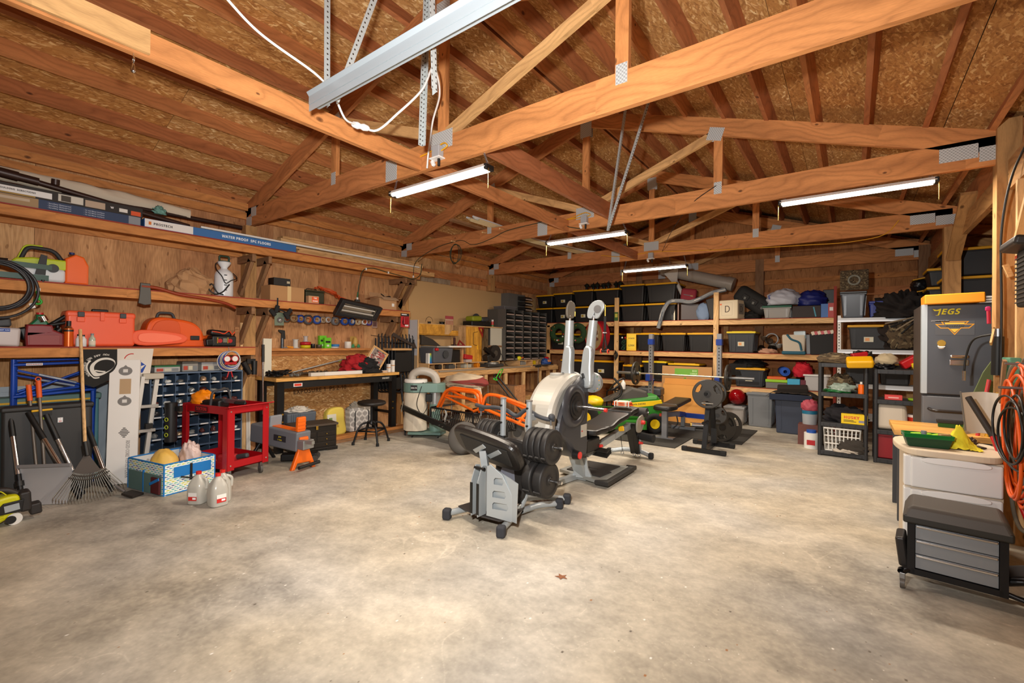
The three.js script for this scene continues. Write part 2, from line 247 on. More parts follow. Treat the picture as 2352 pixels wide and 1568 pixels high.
{ // roof: strand board sheets on purlins
  const c = ST('ceiling', 'sloped strand board roof underside with wooden purlins');
  for (const s of [-1, 1]) {
    const ang = -s * Math.atan(PITCH), L = s < 0 ? 4.05 : 4.28, cos = Math.cos(ang);
    const deck = put(c, 'deck', new THREE.BoxGeometry(L + 0.1, 0.03, FZ[1] - FZ[0]), M(0x3d3128, 0.9), [CX + s * L / 2 * cos, roofY(CX + s * L / 2 * cos) + 0.035, (FZ[0] + FZ[1]) / 2], [0, 0, ang]);
    const rows = Math.ceil(L / 1.22);
    for (let i = 0; i < rows; i++) for (let j = 0; j < 7; j++) {
      const a = i * 1.22, b = Math.min(L, a + 1.215), z1 = 3.25 - j * 2.44 + (i % 2 ? 1.22 : 0), z0 = Math.max(FZ[0] + 0.2, z1 - 2.436); if (z0 >= Math.min(z1, 3.25) - 0.05) continue;
      const zt = Math.min(z1, 3.25), g = new THREE.BoxGeometry(b - a, 0.012, zt - z0), uv = g.attributes.uv, ou = rnd() * 2, ov = rnd() * 2;
      for (let k = 0; k < uv.count; k++) uv.setXY(k, uv.getX(k) * (b - a) + ou, uv.getY(k) * (zt - z0) + ov);
      for (let k = 0; k < uv.count; k++) { const q = uv.getX(k); uv.setXY(k, uv.getY(k), q); }
      const m = (a + b) / 2 * cos; put(c, 'strand_board_sheet', g, rnd() < 0.5 ? W.osb : W.osb2, [CX + s * m, roofY(CX + s * m) + 0.008, (z0 + zt) / 2], [0, 0, ang]);
    }
    for (let i = 0; i < 10; i++) {
      const x = CX + s * (0.06 + i * 0.409), y = roofY(x) - 0.072;
      bd(c, 'purlin', i % 3 ? W.purlin : W.truss2, [x, y, 3.2], [x, y, ZB], 0.138, 0.042, [s * 0.316, 0.949, 0]);
    }
  }
}
// ---------------------------------------------------------------- trusses
function truss(z, label) {
  const t = T('roof_truss', label, 'truss', [CX, 2.96, z], 0, 'roof trusses'), th = 0.042, m = W.truss, k = PITCH;
  const bot = (a, b, mm) => bd(t, 'bottom_chord', mm, [a, 0.117, 0], [b, 0.117, 0], 0.235, th);
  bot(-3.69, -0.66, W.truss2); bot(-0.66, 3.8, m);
  for (const s of [-1, 1]) {
    const e = s < 0 ? 3.69 : 3.85, top = (x) => 1.53 - k * x - 0.1;
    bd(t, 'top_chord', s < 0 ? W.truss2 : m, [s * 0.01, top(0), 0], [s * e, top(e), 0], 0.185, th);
    bd(t, 'web', m, [s * 1.62, 0.235, 0], [s * 1.62, top(1.62) - 0.06, 0], 0.09, th, [1, 0, 0]);
    bd(t, 'web', W.pale2, [s * 0.06, 0.26, 0], [s * 1.55, top(1.55) - 0.1, 0], 0.09, th);
  }
  bd(t, 'king_post', m, [0, 0.235, 0], [0, 1.36, 0], 0.09, th, [1, 0, 0]);
  const pl = (x, y, w, h, r = 0) => { for (const f of [1, -1]) panel(t, 'nail_plate', A.plate, [-w / 2, w / 2], [-h / 2, h / 2], [-0.001, 0.001]).position.set(x, y, f * (th / 2 + 0.001)), t.children[t.children.length - 1].rotation.z = r; };
  pl(0, 0.21, 0.26, 0.15); pl(-0.66, 0.1, 0.16, 0.2); pl(0, 1.3, 0.16, 0.2); pl(-1.62, 0.22, 0.08, 0.13); pl(1.62, 0.22, 0.08, 0.13);
  pl(1.59, 0.82, 0.16, 0.14, -0.3); pl(-1.59, 0.82, 0.16, 0.14, 0.3); pl(3.52, 0.14, 0.24, 0.12); pl(3.74, 0.1, 0.19, 0.12); pl(-3.58, 0.06, 0.15, 0.12); pl(-3.45, 0.17, 0.14, 0.12);
  return t;
}
[['roof truss carrying the shop light beside the white outlet cord', -2.75], ['roof truss with two shop lights and the green cord', -5.35], ['roof truss with the yellow cord stapled along its chord', -7.8], ['roof truss standing against the back wall', -10.33], ['roof truss above the camera position', -0.15]].forEach(([l, z]) => truss(z, l));
{ // joists between the trusses
  const J = (a, b, l, m = W.truss) => { const t = T('ceiling_joist', l, 'joist', [-3.07, 2.963, a], 0, 'joists between the trusses'); bd(t, 'board', m, [0, 0.07, 0], [0, 0.07, b - a], 0.14, 0.042); return t; };
  const j = J(2.9, -2.725, 'long orange joist with an eye hook running to the first truss'); bd(j, 'splice_board', W.pale2, [0.043, 0.075, -2.0], [0.043, 0.075, -3.68], 0.13, 0.02);
  J(-2.775, -5.325, 'brown joist between first and second truss', W.truss2); J(-5.375, -7.775, 'brown joist between second and third truss', W.red);
  const h = T('eye_hook', 'steel eye hook with a hanging clip under the long joist', 'hook', [-3.06, 2.96, -0.72]);
  rod(h, 'shank', A.chrome, [0, 0.01, 0], [0, -0.02, 0], 0.003); put(h, 'eye', new THREE.TorusGeometry(0.014, 0.0035, 8, 20), A.chrome, [0, -0.033, 0]); lathe(h, 'clip', A.chrome, [[0.001, -0.05], [0.005, -0.053], [0.009, -0.075], [0.012, -0.09], [0.008, -0.1], [0.001, -0.102]].map(([a, b]) => [a, b]), [0, 0, 0]);
  const p = T('scuffed_plank', 'scuffed reddish plank laid from the first truss to the second', 'plank', [-2.42, 3.0, -2.79]); bd(p, 'board', W.red, [0, 0.1, 0.0], [0, 0.1, -2.5], 0.19, 0.045);
  for (const z of [-2.775, -5.325]) { /* joist hangers */ }
}
// ---------------------------------------------------------------- overhead fittings
const glow = new THREE.MeshStandardMaterial({ color: 0xffffff, emissive: TUBE_COLOUR, emissiveIntensity: 9, roughness: 0.5 });
const chainLink = new THREE.TorusGeometry(0.008, 0.0018, 5, 8);
function chain(par, a, b) { const n = Math.max(2, Math.round(V(a).distanceTo(V(b)) / 0.014)), gs = []; for (let i = 0; i <= n; i++) { const p = V(a).lerp(V(b), i / n); gs.push(at(chainLink, p.toArray(), [0, i % 2 ? PI / 2 : 0, 0])); } MG(par, 'chain', A.steel, gs); }
function shopLight(x0, x1, y, z, label) {
  const t = T('shop_light', label, 'light', [(x0 + x1) / 2, y, z], 0, 'hanging shop lights'), L = x1 - x0;
  E(t, 'housing', A.white, [[-0.055, 0.01], [-0.03, 0.04], [0.03, 0.04], [0.055, 0.01], [0.05, 0.008], [0, 0.03], [-0.05, 0.008]], L - 0.04, [0, 0, 0], [0, PI / 2, 0]);
  for (const s of [-1, 1]) {
    C(t, 'tube', glow, 0.014, 0.014, L - 0.08, [0, 0, s * 0.026], [0, 0, PI / 2]);
    B(t, 'end_cap', A.blk, [0.03, 0.045, 0.1], [s * (L / 2 - 0.02), 0.012, 0], [0, 0, 0], 0.008);
    chain(t, [s * (L / 2 - 0.03), 0.04, 0], [s * (L / 2 - 0.07), 2.96 - y, 0]);
    rod(t, 'pull_cord', A.brass, [s * (L / 2 - 0.005), 0.0, 0.02], [s * (L / 2 - 0.005), -0.16, 0.02], 0.003);
  }
  const l = new THREE.RectAreaLight(TUBE_COLOUR, TUBE_LIGHT, L - 0.08, 0.08); l.position.set((x0 + x1) / 2, y - 0.02, z); l.rotation.x = -PI / 2; scene.add(l);
  return t;
}
shopLight(-3.48, -2.28, 2.82, -2.75, 'lit shop light hung from the truss beside the white outlet cord');
const sl2 = shopLight(-3.41, -2.22, 2.83, -5.35, 'lit shop light hanging below the two perforated angles');
shopLight(-3.34, -2.19, 2.77, -7.8, 'lit shop light in front of the grey duct pipe');
shopLight(-0.62, 0.6, 2.95 - 0.05, -5.37, 'lit shop light hung near the right wall post');
{
  const wc = M(0xf0eeea, 0.5), yc = M(0xe8a81c, 0.5), gc_ = M(0x1d3526, 0.6), bc = M(0x1c1a18, 0.6);
  // galvanised rail with hangers
  const r = T('galvanised_rail', 'galvanised steel door track rail hung from perforated angles', 'rail', [-1.3, 2.89, -1.48]);
  E(r, 'rail', A.galv, [[-0.05, 0.045], [-0.046, 0.05], [-0.03, 0.03], [-0.03, -0.02], [0.03, -0.02], [0.03, 0.03], [0.046, 0.05], [0.05, 0.045], [0.034, 0.026], [0.034, -0.024], [-0.034, -0.024], [-0.034, 0.026]], 2.9, [0.13, 0, 0], [0, PI / 2, 0]);
  bd(r, 'rail_lip', A.galv, [-1.32, -0.045, 0.03], [1.58, -0.045, 0.03], 0.035, 0.004);
  const angle = (par, a, b, w = 0.04) => { const d = V(b).sub(V(a)); bd(par, 'perforated_angle', A.perf, a, b, w, 0.003, [1, 0, 0.2]); bd(par, 'perforated_angle', A.perf, [a[0] + w / 2, a[1], a[2] + w / 2], [b[0] + w / 2, b[1], b[2] + w / 2], w, 0.003, [0.1, 0, 1]); };
  angle(r, [-1.25, -0.02, -0.05], [-1.28, 1.52, -0.05]); angle(r, [-1.2, 0.0, -0.08], [-1.0, 1.5, -0.5]); angle(r, [-0.4, -0.18, -0.12], [-0.5, 1.3, -0.14]);
  const h1 = T('perforated_hanger', 'single perforated steel strap hanging beside the king post', 'hanger', [-2.42, 2.83, -2.18]); bd(h1, 'strap', A.perf, [0, 0, 0], [0.05, 1.52, 0], 0.035, 0.003, [1, 0, 0]); bd(h1, 'strap', A.perf, [-0.017, 0, 0.017], [0.033, 1.52, 0.017], 0.035, 0.003, [0, 0, 1]);
  const h2 = T('perforated_hanger', 'pair of perforated steel angles meeting above the shop light', 'hanger', [-2.33, 2.8, -5.0]); angle(h2, [0, 0, 0], [0.22, 1.5, 0]); bd(h2, 'perforated_angle', A.perf, [0.02, 0.03, 0.02], [0.5, 1.42, 0.02], 0.035, 0.003, [1, 0, 0]);
  // cords and outlets
  const o = T('white_extension_cord', 'white extension cord draped from roof to outlet box', 'cord', [-2.5, 3.0, -1.4]);
  tube(o, 'cable', wc, [[0.02, 0.3, 0.9], [0.0, 0.2, 0.55], [-0.02, 0.08, 0.3], [0.02, -0.02, -0.02], [-0.1, -0.02, -0.2], [-0.16, -0.1, -0.32], [-0.2, -0.08, -0.42]], 0.007, 60);
  lathe(o, 'plug', wc, [[0.008, -0.06], [0.018, -0.05], [0.024, -0.02], [0.017, 0], [0.024, 0.02], [0.018, 0.05], [0.008, 0.06]], [-0.2, -0.08, -0.46], [PI / 2 - 0.1, 0, 0.5], 14);
  tube(o, 'cable', wc, [[-0.2, -0.08, -0.49], [-0.17, -0.08, -0.56], [0.0, 0.02, -0.62], [0.1, 0.2, -0.74], [0.08, 0.42, -0.86], [-0.1, 0.4, -1.1], [-0.35, 0.3, -1.26], [-0.43, 0.05, -1.29], [-0.44, -0.05, -1.29]], 0.008, 80);
  const outlet = (p, l) => { const b = T('outlet_box', l, 'outlet', p, 0, 'outlet boxes on the trusses'); B(b, 'box', M(0xa9aaac, 0.5), [0.085, 0.1, 0.06], [0, 0.02, 0.031], [0, 0, 0], 0.006); B(b, 'cover', wc, [0.12, 0.012, 0.075], [0, -0.035, 0.037], [0, 0, 0], 0.004); B(b, 'plug', wc, [0.03, 0.05, 0.03], [-0.05, -0.065, 0.035], [0, 0, 0.5], 0.008); rod(b, 'plug', bc, [0.02, -0.04, 0.035], [0.02, -0.1, 0.035], 0.012); return b; };
  outlet([-2.82, 3.04, -2.727], 'grey outlet box with white plug on the first truss'); outlet([-2.8, 3.05, -5.327], 'grey outlet box with green plug on the second truss'); outlet([-2.8, 2.98, -7.777], 'grey outlet box on the third truss');
  const yr = (n, l, p, pts) => { const y = T('yellow_cable', l, 'cable', p, 0, 'yellow cables on the trusses'); tube(y, 'cable', yc, pts, 0.006, 60, 6); };
  yr('', 'yellow cable looped along the first truss to its outlet', [-2.8, 3.06, -2.72], [[-0.67, 0.22, 0.0], [-0.62, 0.12, 0.01], [-0.42, 0.03, 0.01], [-0.15, 0.03, 0.01], [0.06, 0.06, 0.02], [0.09, 0.03, 0.02], [0.0, 0.0, 0.02]]);
  yr('', 'yellow cable bundled on the second truss beside its outlet', [-2.8, 3.06, -5.32], [[-0.62, 0.2, 0.0], [-0.5, 0.08, 0.01], [-0.25, 0.06, 0.01], [0.02, 0.1, 0.02], [0.09, 0.06, 0.02], [-0.1, 0.05, 0.02], [-0.4, 0.07, 0.02], [-0.5, 0.12, 0.02]]);
  yr('', 'long yellow cable stapled along the third truss', [-2.8, 2.98, -7.77], [[-0.95, 0.13, 0], [-0.6, 0.07, 0], [0.05, 0.08, 0.01], [0.7, 0.03, 0], [1.4, -0.02, 0], [2.2, -0.06, 0], [2.8, -0.08, 0], [3.15, -0.02, 0], [3.28, 0.14, 0]]);
  const g = T('green_extension_lead', 'thin green cord looped along the second truss', 'cord', [-5.1, 3.0, -5.31]);
  tube(g, 'cable', gc_, [[-0.9, -0.43, 0.1], [-0.86, -0.2, 0.1], [-0.55, 0.0, 0.01], [-0.1, 0.07, 0.01], [0.15, 0.07, 0.01], [0.35, -0.02, 0.01], [0.75, 0.03, 0.01], [1.0, 0.1, 0.01], [1.6, 0.14, 0.01], [1.85, 0.16, 0.01], [2.05, 0.02, 0.02], [2.25, -0.04, 0.02]], 0.005, 90, 6);
  for (let i = 0; i < 3; i++) put(g, 'coil', new THREE.TorusGeometry(0.16 - i * 0.008, 0.005, 6, 28), gc_, [0.02 * i, -0.13, 0.03 + i * 0.01], [0, 0.25 * (i - 1), 0], ).scale.set(0.75, 1, 1);
  for (const [a, b] of [[-0.02, 0.08], [0.62, 0.13], [0.95, 0.14]]) rod(g, 'wooden_peg', W.pale, [a, b, 0.0], [a + 0.03, b - 0.02, 0.12], 0.012);
  const bcable = T('black_cable', 'thin black cable sagging between second and third truss', 'cable', [-1.2, 3.15, -5.33]); tube(bcable, 'cable', bc, [[0, 0.05, 0.03], [-0.2, -0.06, 0.03], [-0.7, -0.12, -0.8], [-1.4, -0.1, -2.4]], 0.004, 40, 6);
  // conduit and pipe bundle across the second and third truss
  for (let i = 0; i < 9; i++) { const t = T('plastic_pipe', i < 5 ? 'cream plastic pipe in the bundle lying across the trusses' : 'white plastic pipe in the bundle lying across the trusses', 'pipe', [-4.42 + (i % 5) * 0.036, 3.2 + (i > 4 ? 0.03 : 0), -4.8 - rr(0, 0.15)], 0, i < 5 ? 'cream pipes on the trusses' : 'white pipes on the trusses'); const e = 0.1 + 0.02 * i; tube(t, 'pipe', i < 5 ? M(0xd8c49a, 0.5) : M(0xdedede, 0.45), [[0, 0.012, 0], [0.01, 0.012, -0.5], [0.05, -0.03, -1.4], [0.1 + e * 0.3, -0.02, -2.2], [0.13 + e * 0.5, 0.01, -3.05], [0.16 + e, 0.02, -3.5]], i < 5 ? 0.0115 : 0.015, 30, 8); }
  const wp = T('loose_board', 'weathered board lying beside the pipes on the trusses', 'board', [-4.62, 3.215, -4.7]); bd(wp, 'board', W.old, [0, 0, 0], [0.1, 0, -3.3], 0.09, 0.03, [1, 0, 0]);
  // photographer's flash on a boom stand just behind the camera
  const f = T('flash_stand', 'black boom light stand holding a small flash head', 'flash stand', [0.35, 0, 0.9]);
  for (let i = 0; i < 3; i++) { const a = i * 2.1 + 0.4; rod(f, 'leg', A.blk, [Math.cos(a) * 0.4, 0.012, Math.sin(a) * 0.4], [0, 0.5, 0], 0.01); }
  rod(f, 'pole', A.blkm, [0, 0.2, 0], [0, 2.05, 0], 0.014); rod(f, 'boom', A.blkm, [0.2, 2.02, 0.27], [-0.84, 1.98, -1.1], 0.01); B(f, 'flash_head', A.blk, [0.09, 0.07, 0.11], [-0.83, 1.94, -1.07], [0, 0.64, 0], 0.01);
  B(f, 'flash_lens', new THREE.MeshStandardMaterial({ color: 0xffffff, emissive: 0xfffaf2, emissiveIntensity: 3 }), [0.075, 0.045, 0.004], [-0.862, 1.94, -1.116], [0, 0.64, 0]);
}
// ---------------------------------------------------------------- left wall: shelves and what stands on them
const redEdge = M(0x9c3424, 0.7), LWx = (z, y, x = -6.22) => [x, y, z];
function wallShelf(y, z0, z1, label, xf = -6.0, braces = []) {
  const t = T('timber_shelf', label, 'shelf', [XW, y, z0]), d = xf - XW;
  bd(t, 'front_rail', W.rail, [d - 0.02, 0.045, 0], [d - 0.02, 0.045, z1 - z0], 0.09, 0.04); bd(t, 'back_rail', W.rail, [0.024, 0.045, 0], [0.024, 0.045, z1 - z0], 0.09, 0.04);
  panel(t, 'deck', W.osb, [0.005, d - 0.004], [0.09, 0.1], [z1 - z0, 0]); Q(t, 'deck_edge', redEdge, [d - 0.004, d], [0.088, 0.101], [z1 - z0, 0]);
  for (const b of braces) for (const s of [-0.1, 0.1]) { bd(t, 'bracket_arm', W.old, [0.02, -0.045, b - z0 + s], [d - 0.05, -0.045, b - z0 + s], 0.09, 0.04); bd(t, 'knee_brace', W.old, [0.06, -0.48, b - z0 + s], [d - 0.13, -0.07, b - z0 + s], 0.09, 0.04); }
  return t;
}
wallShelf(2.54, 0.7, -5.36, 'top wall shelf loaded with flooring cartons and the closed umbrella', -6.0, [-2.75, -5.2]);
wallShelf(1.875, 0.7, -5.15, 'middle wall shelf carrying the axe and white sprayer', -6.0, [-2.75, -5.02]);
wallShelf(1.27, 0.7, -2.66, 'lowest wall shelf carrying the orange chainsaw cases', -6.0, [-2.55]);
{ const t = T('ledge_shelf', 'narrow ledge above the workbench holding tape and spools', 'shelf', [XW, 1.31, -2.95]); bd(t, 'board', W.rail, [0.075, 0.017, 0], [0.075, 0.017, -1.72], 0.15, 0.035, [1, 0, 0]); bd(t, 'batten', W.rail, [0.02, -0.04, 0], [0.02, -0.04, -1.72], 0.07, 0.035); }
// --- top shelf, deck 2.642
const carton = (z0, z1, y, h, x, label, m, art) => { const L = z0 - z1, t = T('flooring_carton', label, 'carton', [x, y, (z0 + z1) / 2], XL, 'flooring cartons on the top shelf'); B(t, 'box', m, [L, h, 0.2], [0, h / 2, 0], [0, 0, 0], 0.004); if (art) print(t, 'printed_side', L - 0.01, h - 0.008, art, [0, h / 2, 0.1015], [0, 0, 0]); return t; };
carton(-0.1, -1.5, 2.642, 0.09, -6.12, 'navy flooring carton with white lettering under the black one', M(0x2c3a55, 0.6), (c, w, h) => { c.fillStyle = '#31415f'; c.fillRect(0, 0, w, h); c.fillStyle = '#a98b62'; c.fillRect(0, 0, w * 0.46, h); c.fillStyle = '#c9b49a'; c.fillRect(0, h * 0.2, w * 0.42, h * 0.3); c.fillStyle = '#e8e8ee'; c.font = `${h * 0.2}px sans-serif`; for (let i = 0; i < 3; i++) { c.fillText('- SureStep Waterproof', w * 0.5, h * (0.3 + i * 0.25)); c.fillText('- 12 mil Wear Surface', w * 0.68, h * (0.35 + i * 0.25)); } c.fillStyle = '#8d8f94'; c.fillRect(w * 0.93, 0, w * 0.07, h); });
carton(-0.15, -1.52, 2.733, 0.1, -6.14, 'black and white flooring carton with room photos on its side', M(0x2a2421, 0.6), (c, w, h) => { c.fillStyle = '#2c2622'; c.fillRect(0, 0, w, h); c.fillStyle = '#f2f0ec'; c.fillRect(0, h * 0.25, w * 0.5, h * 0.6); c.fillStyle = '#b08a3c'; c.fillRect(0, h * 0.85, w * 0.42, h * 0.15); c.fillStyle = '#222'; c.font = `bold ${h * 0.22}px sans-serif`; c.fillText('TRIM  MOULDING  DIRECTIONS', w * 0.2, h * 0.6); c.fillStyle = '#fff'; c.font = `bold ${h * 0.3}px sans-serif`; c.fillText('SPECS', w * 0.2, h * 0.22); c.fillStyle = '#d8d2c4'; c.fillRect(w * 0.53, h * 0.1, w * 0.13, h * 0.75); c.fillStyle = '#4c443a'; c.fillRect(w * 0.545, h * 0.2, w * 0.05, h * 0.6); c.fillStyle = '#c0a890'; c.fillRect(w * 0.67, h * 0.2, w * 0.11, h * 0.7); c.fillStyle = '#fff'; c.fillText('W', w * 0.81, h * 0.6); c.fillStyle = '#e8e4da'; c.fillRect(w * 0.86, h * 0.4, w * 0.05, h * 0.4); c.fillStyle = '#e2592a'; c.fillRect(w * 0.93, h * 0.45, w * 0.06, h * 0.5); });
carton(-1.525, -3.17, 2.642, 0.092, -6.11, 'blue and white carton reading water proof SPC floors', M(0x3c6ea4, 0.55), (c, w, h) => { c.fillStyle = '#3a70ac'; c.fillRect(0, 0, w, h); c.fillStyle = '#ece8e2'; c.fillRect(0, 0, w * 0.27, h); c.fillStyle = '#e07a2a'; c.fillRect(w * 0.02, h * 0.3, w * 0.014, h * 0.4); c.fillStyle = '#2a2a2a'; c.font = `bold ${h * 0.42}px sans-serif`; c.fillText('PROSTECH', w * 0.045, h * 0.66); c.fillStyle = '#fff'; c.font = `bold ${h * 0.52}px sans-serif`; c.fillText('WATER PROOF  SPC FLOORS', w * 0.45, h * 0.68); });
{
  const t = T('patio_umbrella', 'folded patio umbrella with beige canopy and dark brown poles', 'umbrella', [-6.12, 2.84, -0.2], XL), br = M(0x3a2620, 0.4, 0.2);
  rod(t, 'pole', br, [0, 0.1, 0.05], [0.55, 0.06, 0.05], 0.035); rod(t, 'pole', br, [0.5, 0.06, 0.05], [1.75, -0.1, 0.06], 0.024); rod(t, 'sleeve', br, [0.3, 0.08, 0.05], [0.42, 0.07, 0.05], 0.042); rod(t, 'pole', br, [0.72, 0.02, -0.06], [2.37, 0.04, -0.1], 0.024);
  C(t, 'crank_knob', br, 0.03, 0.03, 0.05, [0.66, 0.09, 0.06], [0.2, 0, 0]);
  const g = new THREE.CylinderGeometry(0.09, 0.05, 1.5, 14, 30), p = g.attributes.position; for (let i = 0; i < p.count; i++) { const y = p.getY(i), k = (1 - 0.35 * Math.max(0, y / 0.75)) * (1 + 0.18 * n3(p.getX(i) * 20, y * 3, p.getZ(i) * 20)); p.setXYZ(i, p.getX(i) * k * 1.1, y, p.getZ(i) * k * 0.8); } g.computeVertexNormals();
  put(t, 'canopy', g, M(0xd8c8b0, 0.9), [1.05, 0.09, -0.09], [0, 0, PI / 2 - 0.02]); blob(t, 'ribbon', M(0x6f9c90, 0.7), 0.1, 0.08, 0.06, [1.48, -0.02, 0.03], { amp: 0.5, f: 3 });
  const w = T('trim_strip', 'long white trim strip lying along the top shelf', 'trim strip', [-6.02, 2.736, -2.05], XL, 'white trim strips'); B(w, 'strip', A.white, [3.3, 0.02, 0.03], [1.65, 0.012, 0]); const w2 = dup(w, [-6.12, 2.736, -2.6], XL, 'shorter white trim strip behind the long one'); w2.scale.x = 0.4;
  const sm = [W.pale2, W.pale, W.pale, W.pale2];
  [[-6.16, 2.643, 2.55, 0.07], [-6.18, 2.714, 2.5, 0.055], [-6.2, 2.77, 2.52, 0.055], [-6.19, 2.826, 2.4, 0.03]].forEach(([x, y, L, h], i) => { const b = T('pale_plank', ['pale plank at the bottom of the shelf stack', 'pale plank second from the bottom of the shelf stack', 'thick pale plank below the top of the shelf stack', 'thin pale plank on top of the shelf stack'][i], 'plank', [x, y, -2.98 - (i === 0 ? 0.25 : 0) - i * 0.02], XL, 'pale planks on the top shelf'); bd(b, 'board', sm[i], [0, h / 2, 0], [L, h / 2, 0], h - 0.002, 0.15); });
}
// --- middle shelf, deck 1.977
{
  const lime = M(0xb8c81c, 0.45), dk = M(0x2b2b2b, 0.6);
  const f = T('garden_sprayer', 'lime green cordless fogger sprayer with white tank', 'sprayer', [-6.14, 1.977, -0.77], XL);
  B(f, 'tank', M(0xd6d8da, 0.35), [0.3, 0.13, 0.18], [0.02, 0.065, 0], [0, 0, 0], 0.03); E(f, 'body', lime, [[-0.2, 0.15], [-0.16, 0.2], [-0.05, 0.22], [0.18, 0.22], [0.2, 0.2], [0.18, 0.12], [-0.14, 0.11]], 0.15, [0, 0, 0], [0, 0, 0], 0.015);
  pipe(f, 'handle', dk, [[-0.12, 0.2, 0], [-0.08, 0.32, 0], [0.1, 0.31, 0], [0.16, 0.21, 0]], 0.018, 0.05); pipe(f, 'handle_trim', lime, [[-0.14, 0.2, 0], [-0.095, 0.335, 0], [0.02, 0.338, 0]], 0.008, 0.04); C(f, 'cap', A.blk, 0.04, 0.04, 0.03, [0.08, 0.13, 0.09], [PI / 2, 0, 0]); rod(f, 'nozzle', A.blk, [-0.2, 0.17, 0], [-0.34, 0.18, 0], 0.022, 12, 0.012); E(f, 'bracket', dk, [[-0.02, 0.06], [0.05, 0.06], [0.06, 0.24], [0.02, 0.25]], 0.03, [-0.02, 0, 0.09]);
  const g = T('green_folding_leg', 'dark green flat metal legs lying along the shelf rail', 'table leg', [-6.03, 1.978, -0.42], XL), gm = M(0x33483e, 0.4, 0.3);
  bd(g, 'bar', gm, [-0.5, 0.16, 0], [0.42, 0.13, 0], 0.045, 0.012); bd(g, 'bar', gm, [-0.5, 0.035, 0.0], [0.4, 0.03, 0.0], 0.05, 0.012); bd(g, 'end_plate', gm, [-0.45, 0.02, 0], [-0.45, 0.18, 0], 0.04, 0.012, [1, 0, 0]); C(g, 'foot', A.blk, 0.012, 0.012, 0.02, [0.36, 0.0, 0.02], [0, 0, 0]);
  const o = T('plastic_jug', 'orange plastic jug with dark label beside the fogger', 'jug', [-6.12, 1.977, -1.02], XL);
  E(o, 'body', M(0xf2661a, 0.35), [[-0.085, 0], [0.085, 0], [0.085, 0.19], [0.05, 0.27], [-0.01, 0.29], [-0.085, 0.24]], 0.12, [0, 0, 0], [0, 0, 0], 0.015, [[[-0.06, 0.225], [-0.01, 0.265], [0.02, 0.25], [-0.02, 0.215]]]); B(o, 'label', M(0x2a3048, 0.5), [0.004, 0.13, 0.1], [-0.0862, 0.1, 0]); C(o, 'cap', M(0x20306a, 0.5), 0.02, 0.02, 0.02, [-0.03, 0.3, 0]);
  const h = T('hose_coil', 'coil of black hose hanging in front of the middle shelf', 'hose', [-5.93, 1.9, -0.47], XL); for (let i = 0; i < 5; i++) put(h, 'loop', new THREE.TorusGeometry(0.215 - (i % 3) * 0.013, 0.011, 8, 40), M(0x26262a, 0.4), [0.01 * i, 0.01 * (i % 2), 0.012 * (i % 3) - 0.01], [0, 0.05 * (i - 2), 0]); put(h, 'loop', new THREE.TorusGeometry(0.25, 0.011, 8, 40), M(0x26262a, 0.4), [0.02, -0.03, 0.02], [0, 0.04, 0]);
  const v = T('green_clip', 'green plastic tap lever with white tag hanging from hose', 'hose fitting', [-5.93, 1.74, -0.74], XL); B(v, 'stem', M(0x22a02a, 0.4), [0.025, 0.08, 0.02], [0, 0.1, 0], [0, 0, 0.1], 0.008); put(v, 'lever', new THREE.TorusGeometry(0.022, 0.009, 8, 18), M(0x22a02a, 0.4), [0.0, 0.04, 0]); B(v, 'tag', A.white, [0.03, 0.045, 0.003], [-0.035, 0.0, 0], [0, 0, 0.4]); B(v, 'cap', A.white, [0.03, 0.03, 0.02], [0, 0.15, 0], [0, 0, 0], 0.006);
  const a = T('axe', 'axe with red wooden handle hung on the shelf rail', 'axe', [-5.975, 1.82, -1.53], XL);
  E(a, 'head', M(0x55534f, 0.45, 0.6), [[-0.04, 0.22], [0.045, 0.22], [0.05, 0.12], [0.055, 0.0], [0.0, -0.012], [-0.055, 0.005], [-0.045, 0.1]], 0.03, [0, 0, 0], [0, 0, 0], 0.006);
  tube(a, 'handle', M(0x8f3416, 0.3), [[-0.03, 0.185, 0], [0.1, 0.18, 0], [0.3, 0.13, 0], [0.55, 0.105, 0], [0.78, 0.065, 0], [0.88, 0.02, 0]], 0.018, 40, 10);
  const bag = T('paper_bag', 'crumpled brown paper bag lying on the middle shelf', 'bag', [-6.18, 1.977, -2.02], XL); { const gg = blobg(0.42, 0.3, 0.3, 0.2, 1.3, 4.2, 0.45, 22).toNonIndexed(); gg.computeVertexNormals(); put(bag, 'bag', gg, M(0xb58a60, 0.85)); } rod(bag, 'twisted_neck', M(0xb58a60, 0.85), [-0.17, 0.06, 0.02], [-0.25, 0.05, 0.03], 0.05, 10, 0.035);
  const s = T('pump_sprayer', 'white pump sprayer tank with black hose and wand', 'sprayer', [-6.18, 1.977, -2.36], XL), wt = M(0xe2e4e6, 0.3);
  lathe(s, 'tank', wt, [[0.001, 0], [0.09, 0], [0.1, 0.02], [0.1, 0.26], [0.09, 0.3], [0.06, 0.33], [0.04, 0.34], [0.035, 0.36], [0.07, 0.41], [0.075, 0.43], [0.04, 0.43], [0.001, 0.43]], [0, 0, 0]); pipe(s, 'handle', M(0x24402e, 0.5), [[-0.05, 0.43, 0], [-0.055, 0.5, 0], [0.055, 0.5, 0], [0.05, 0.43, 0]], 0.011, 0.02); C(s, 'collar', M(0x24402e, 0.5), 0.06, 0.06, 0.02, [0, 0.43, 0]);
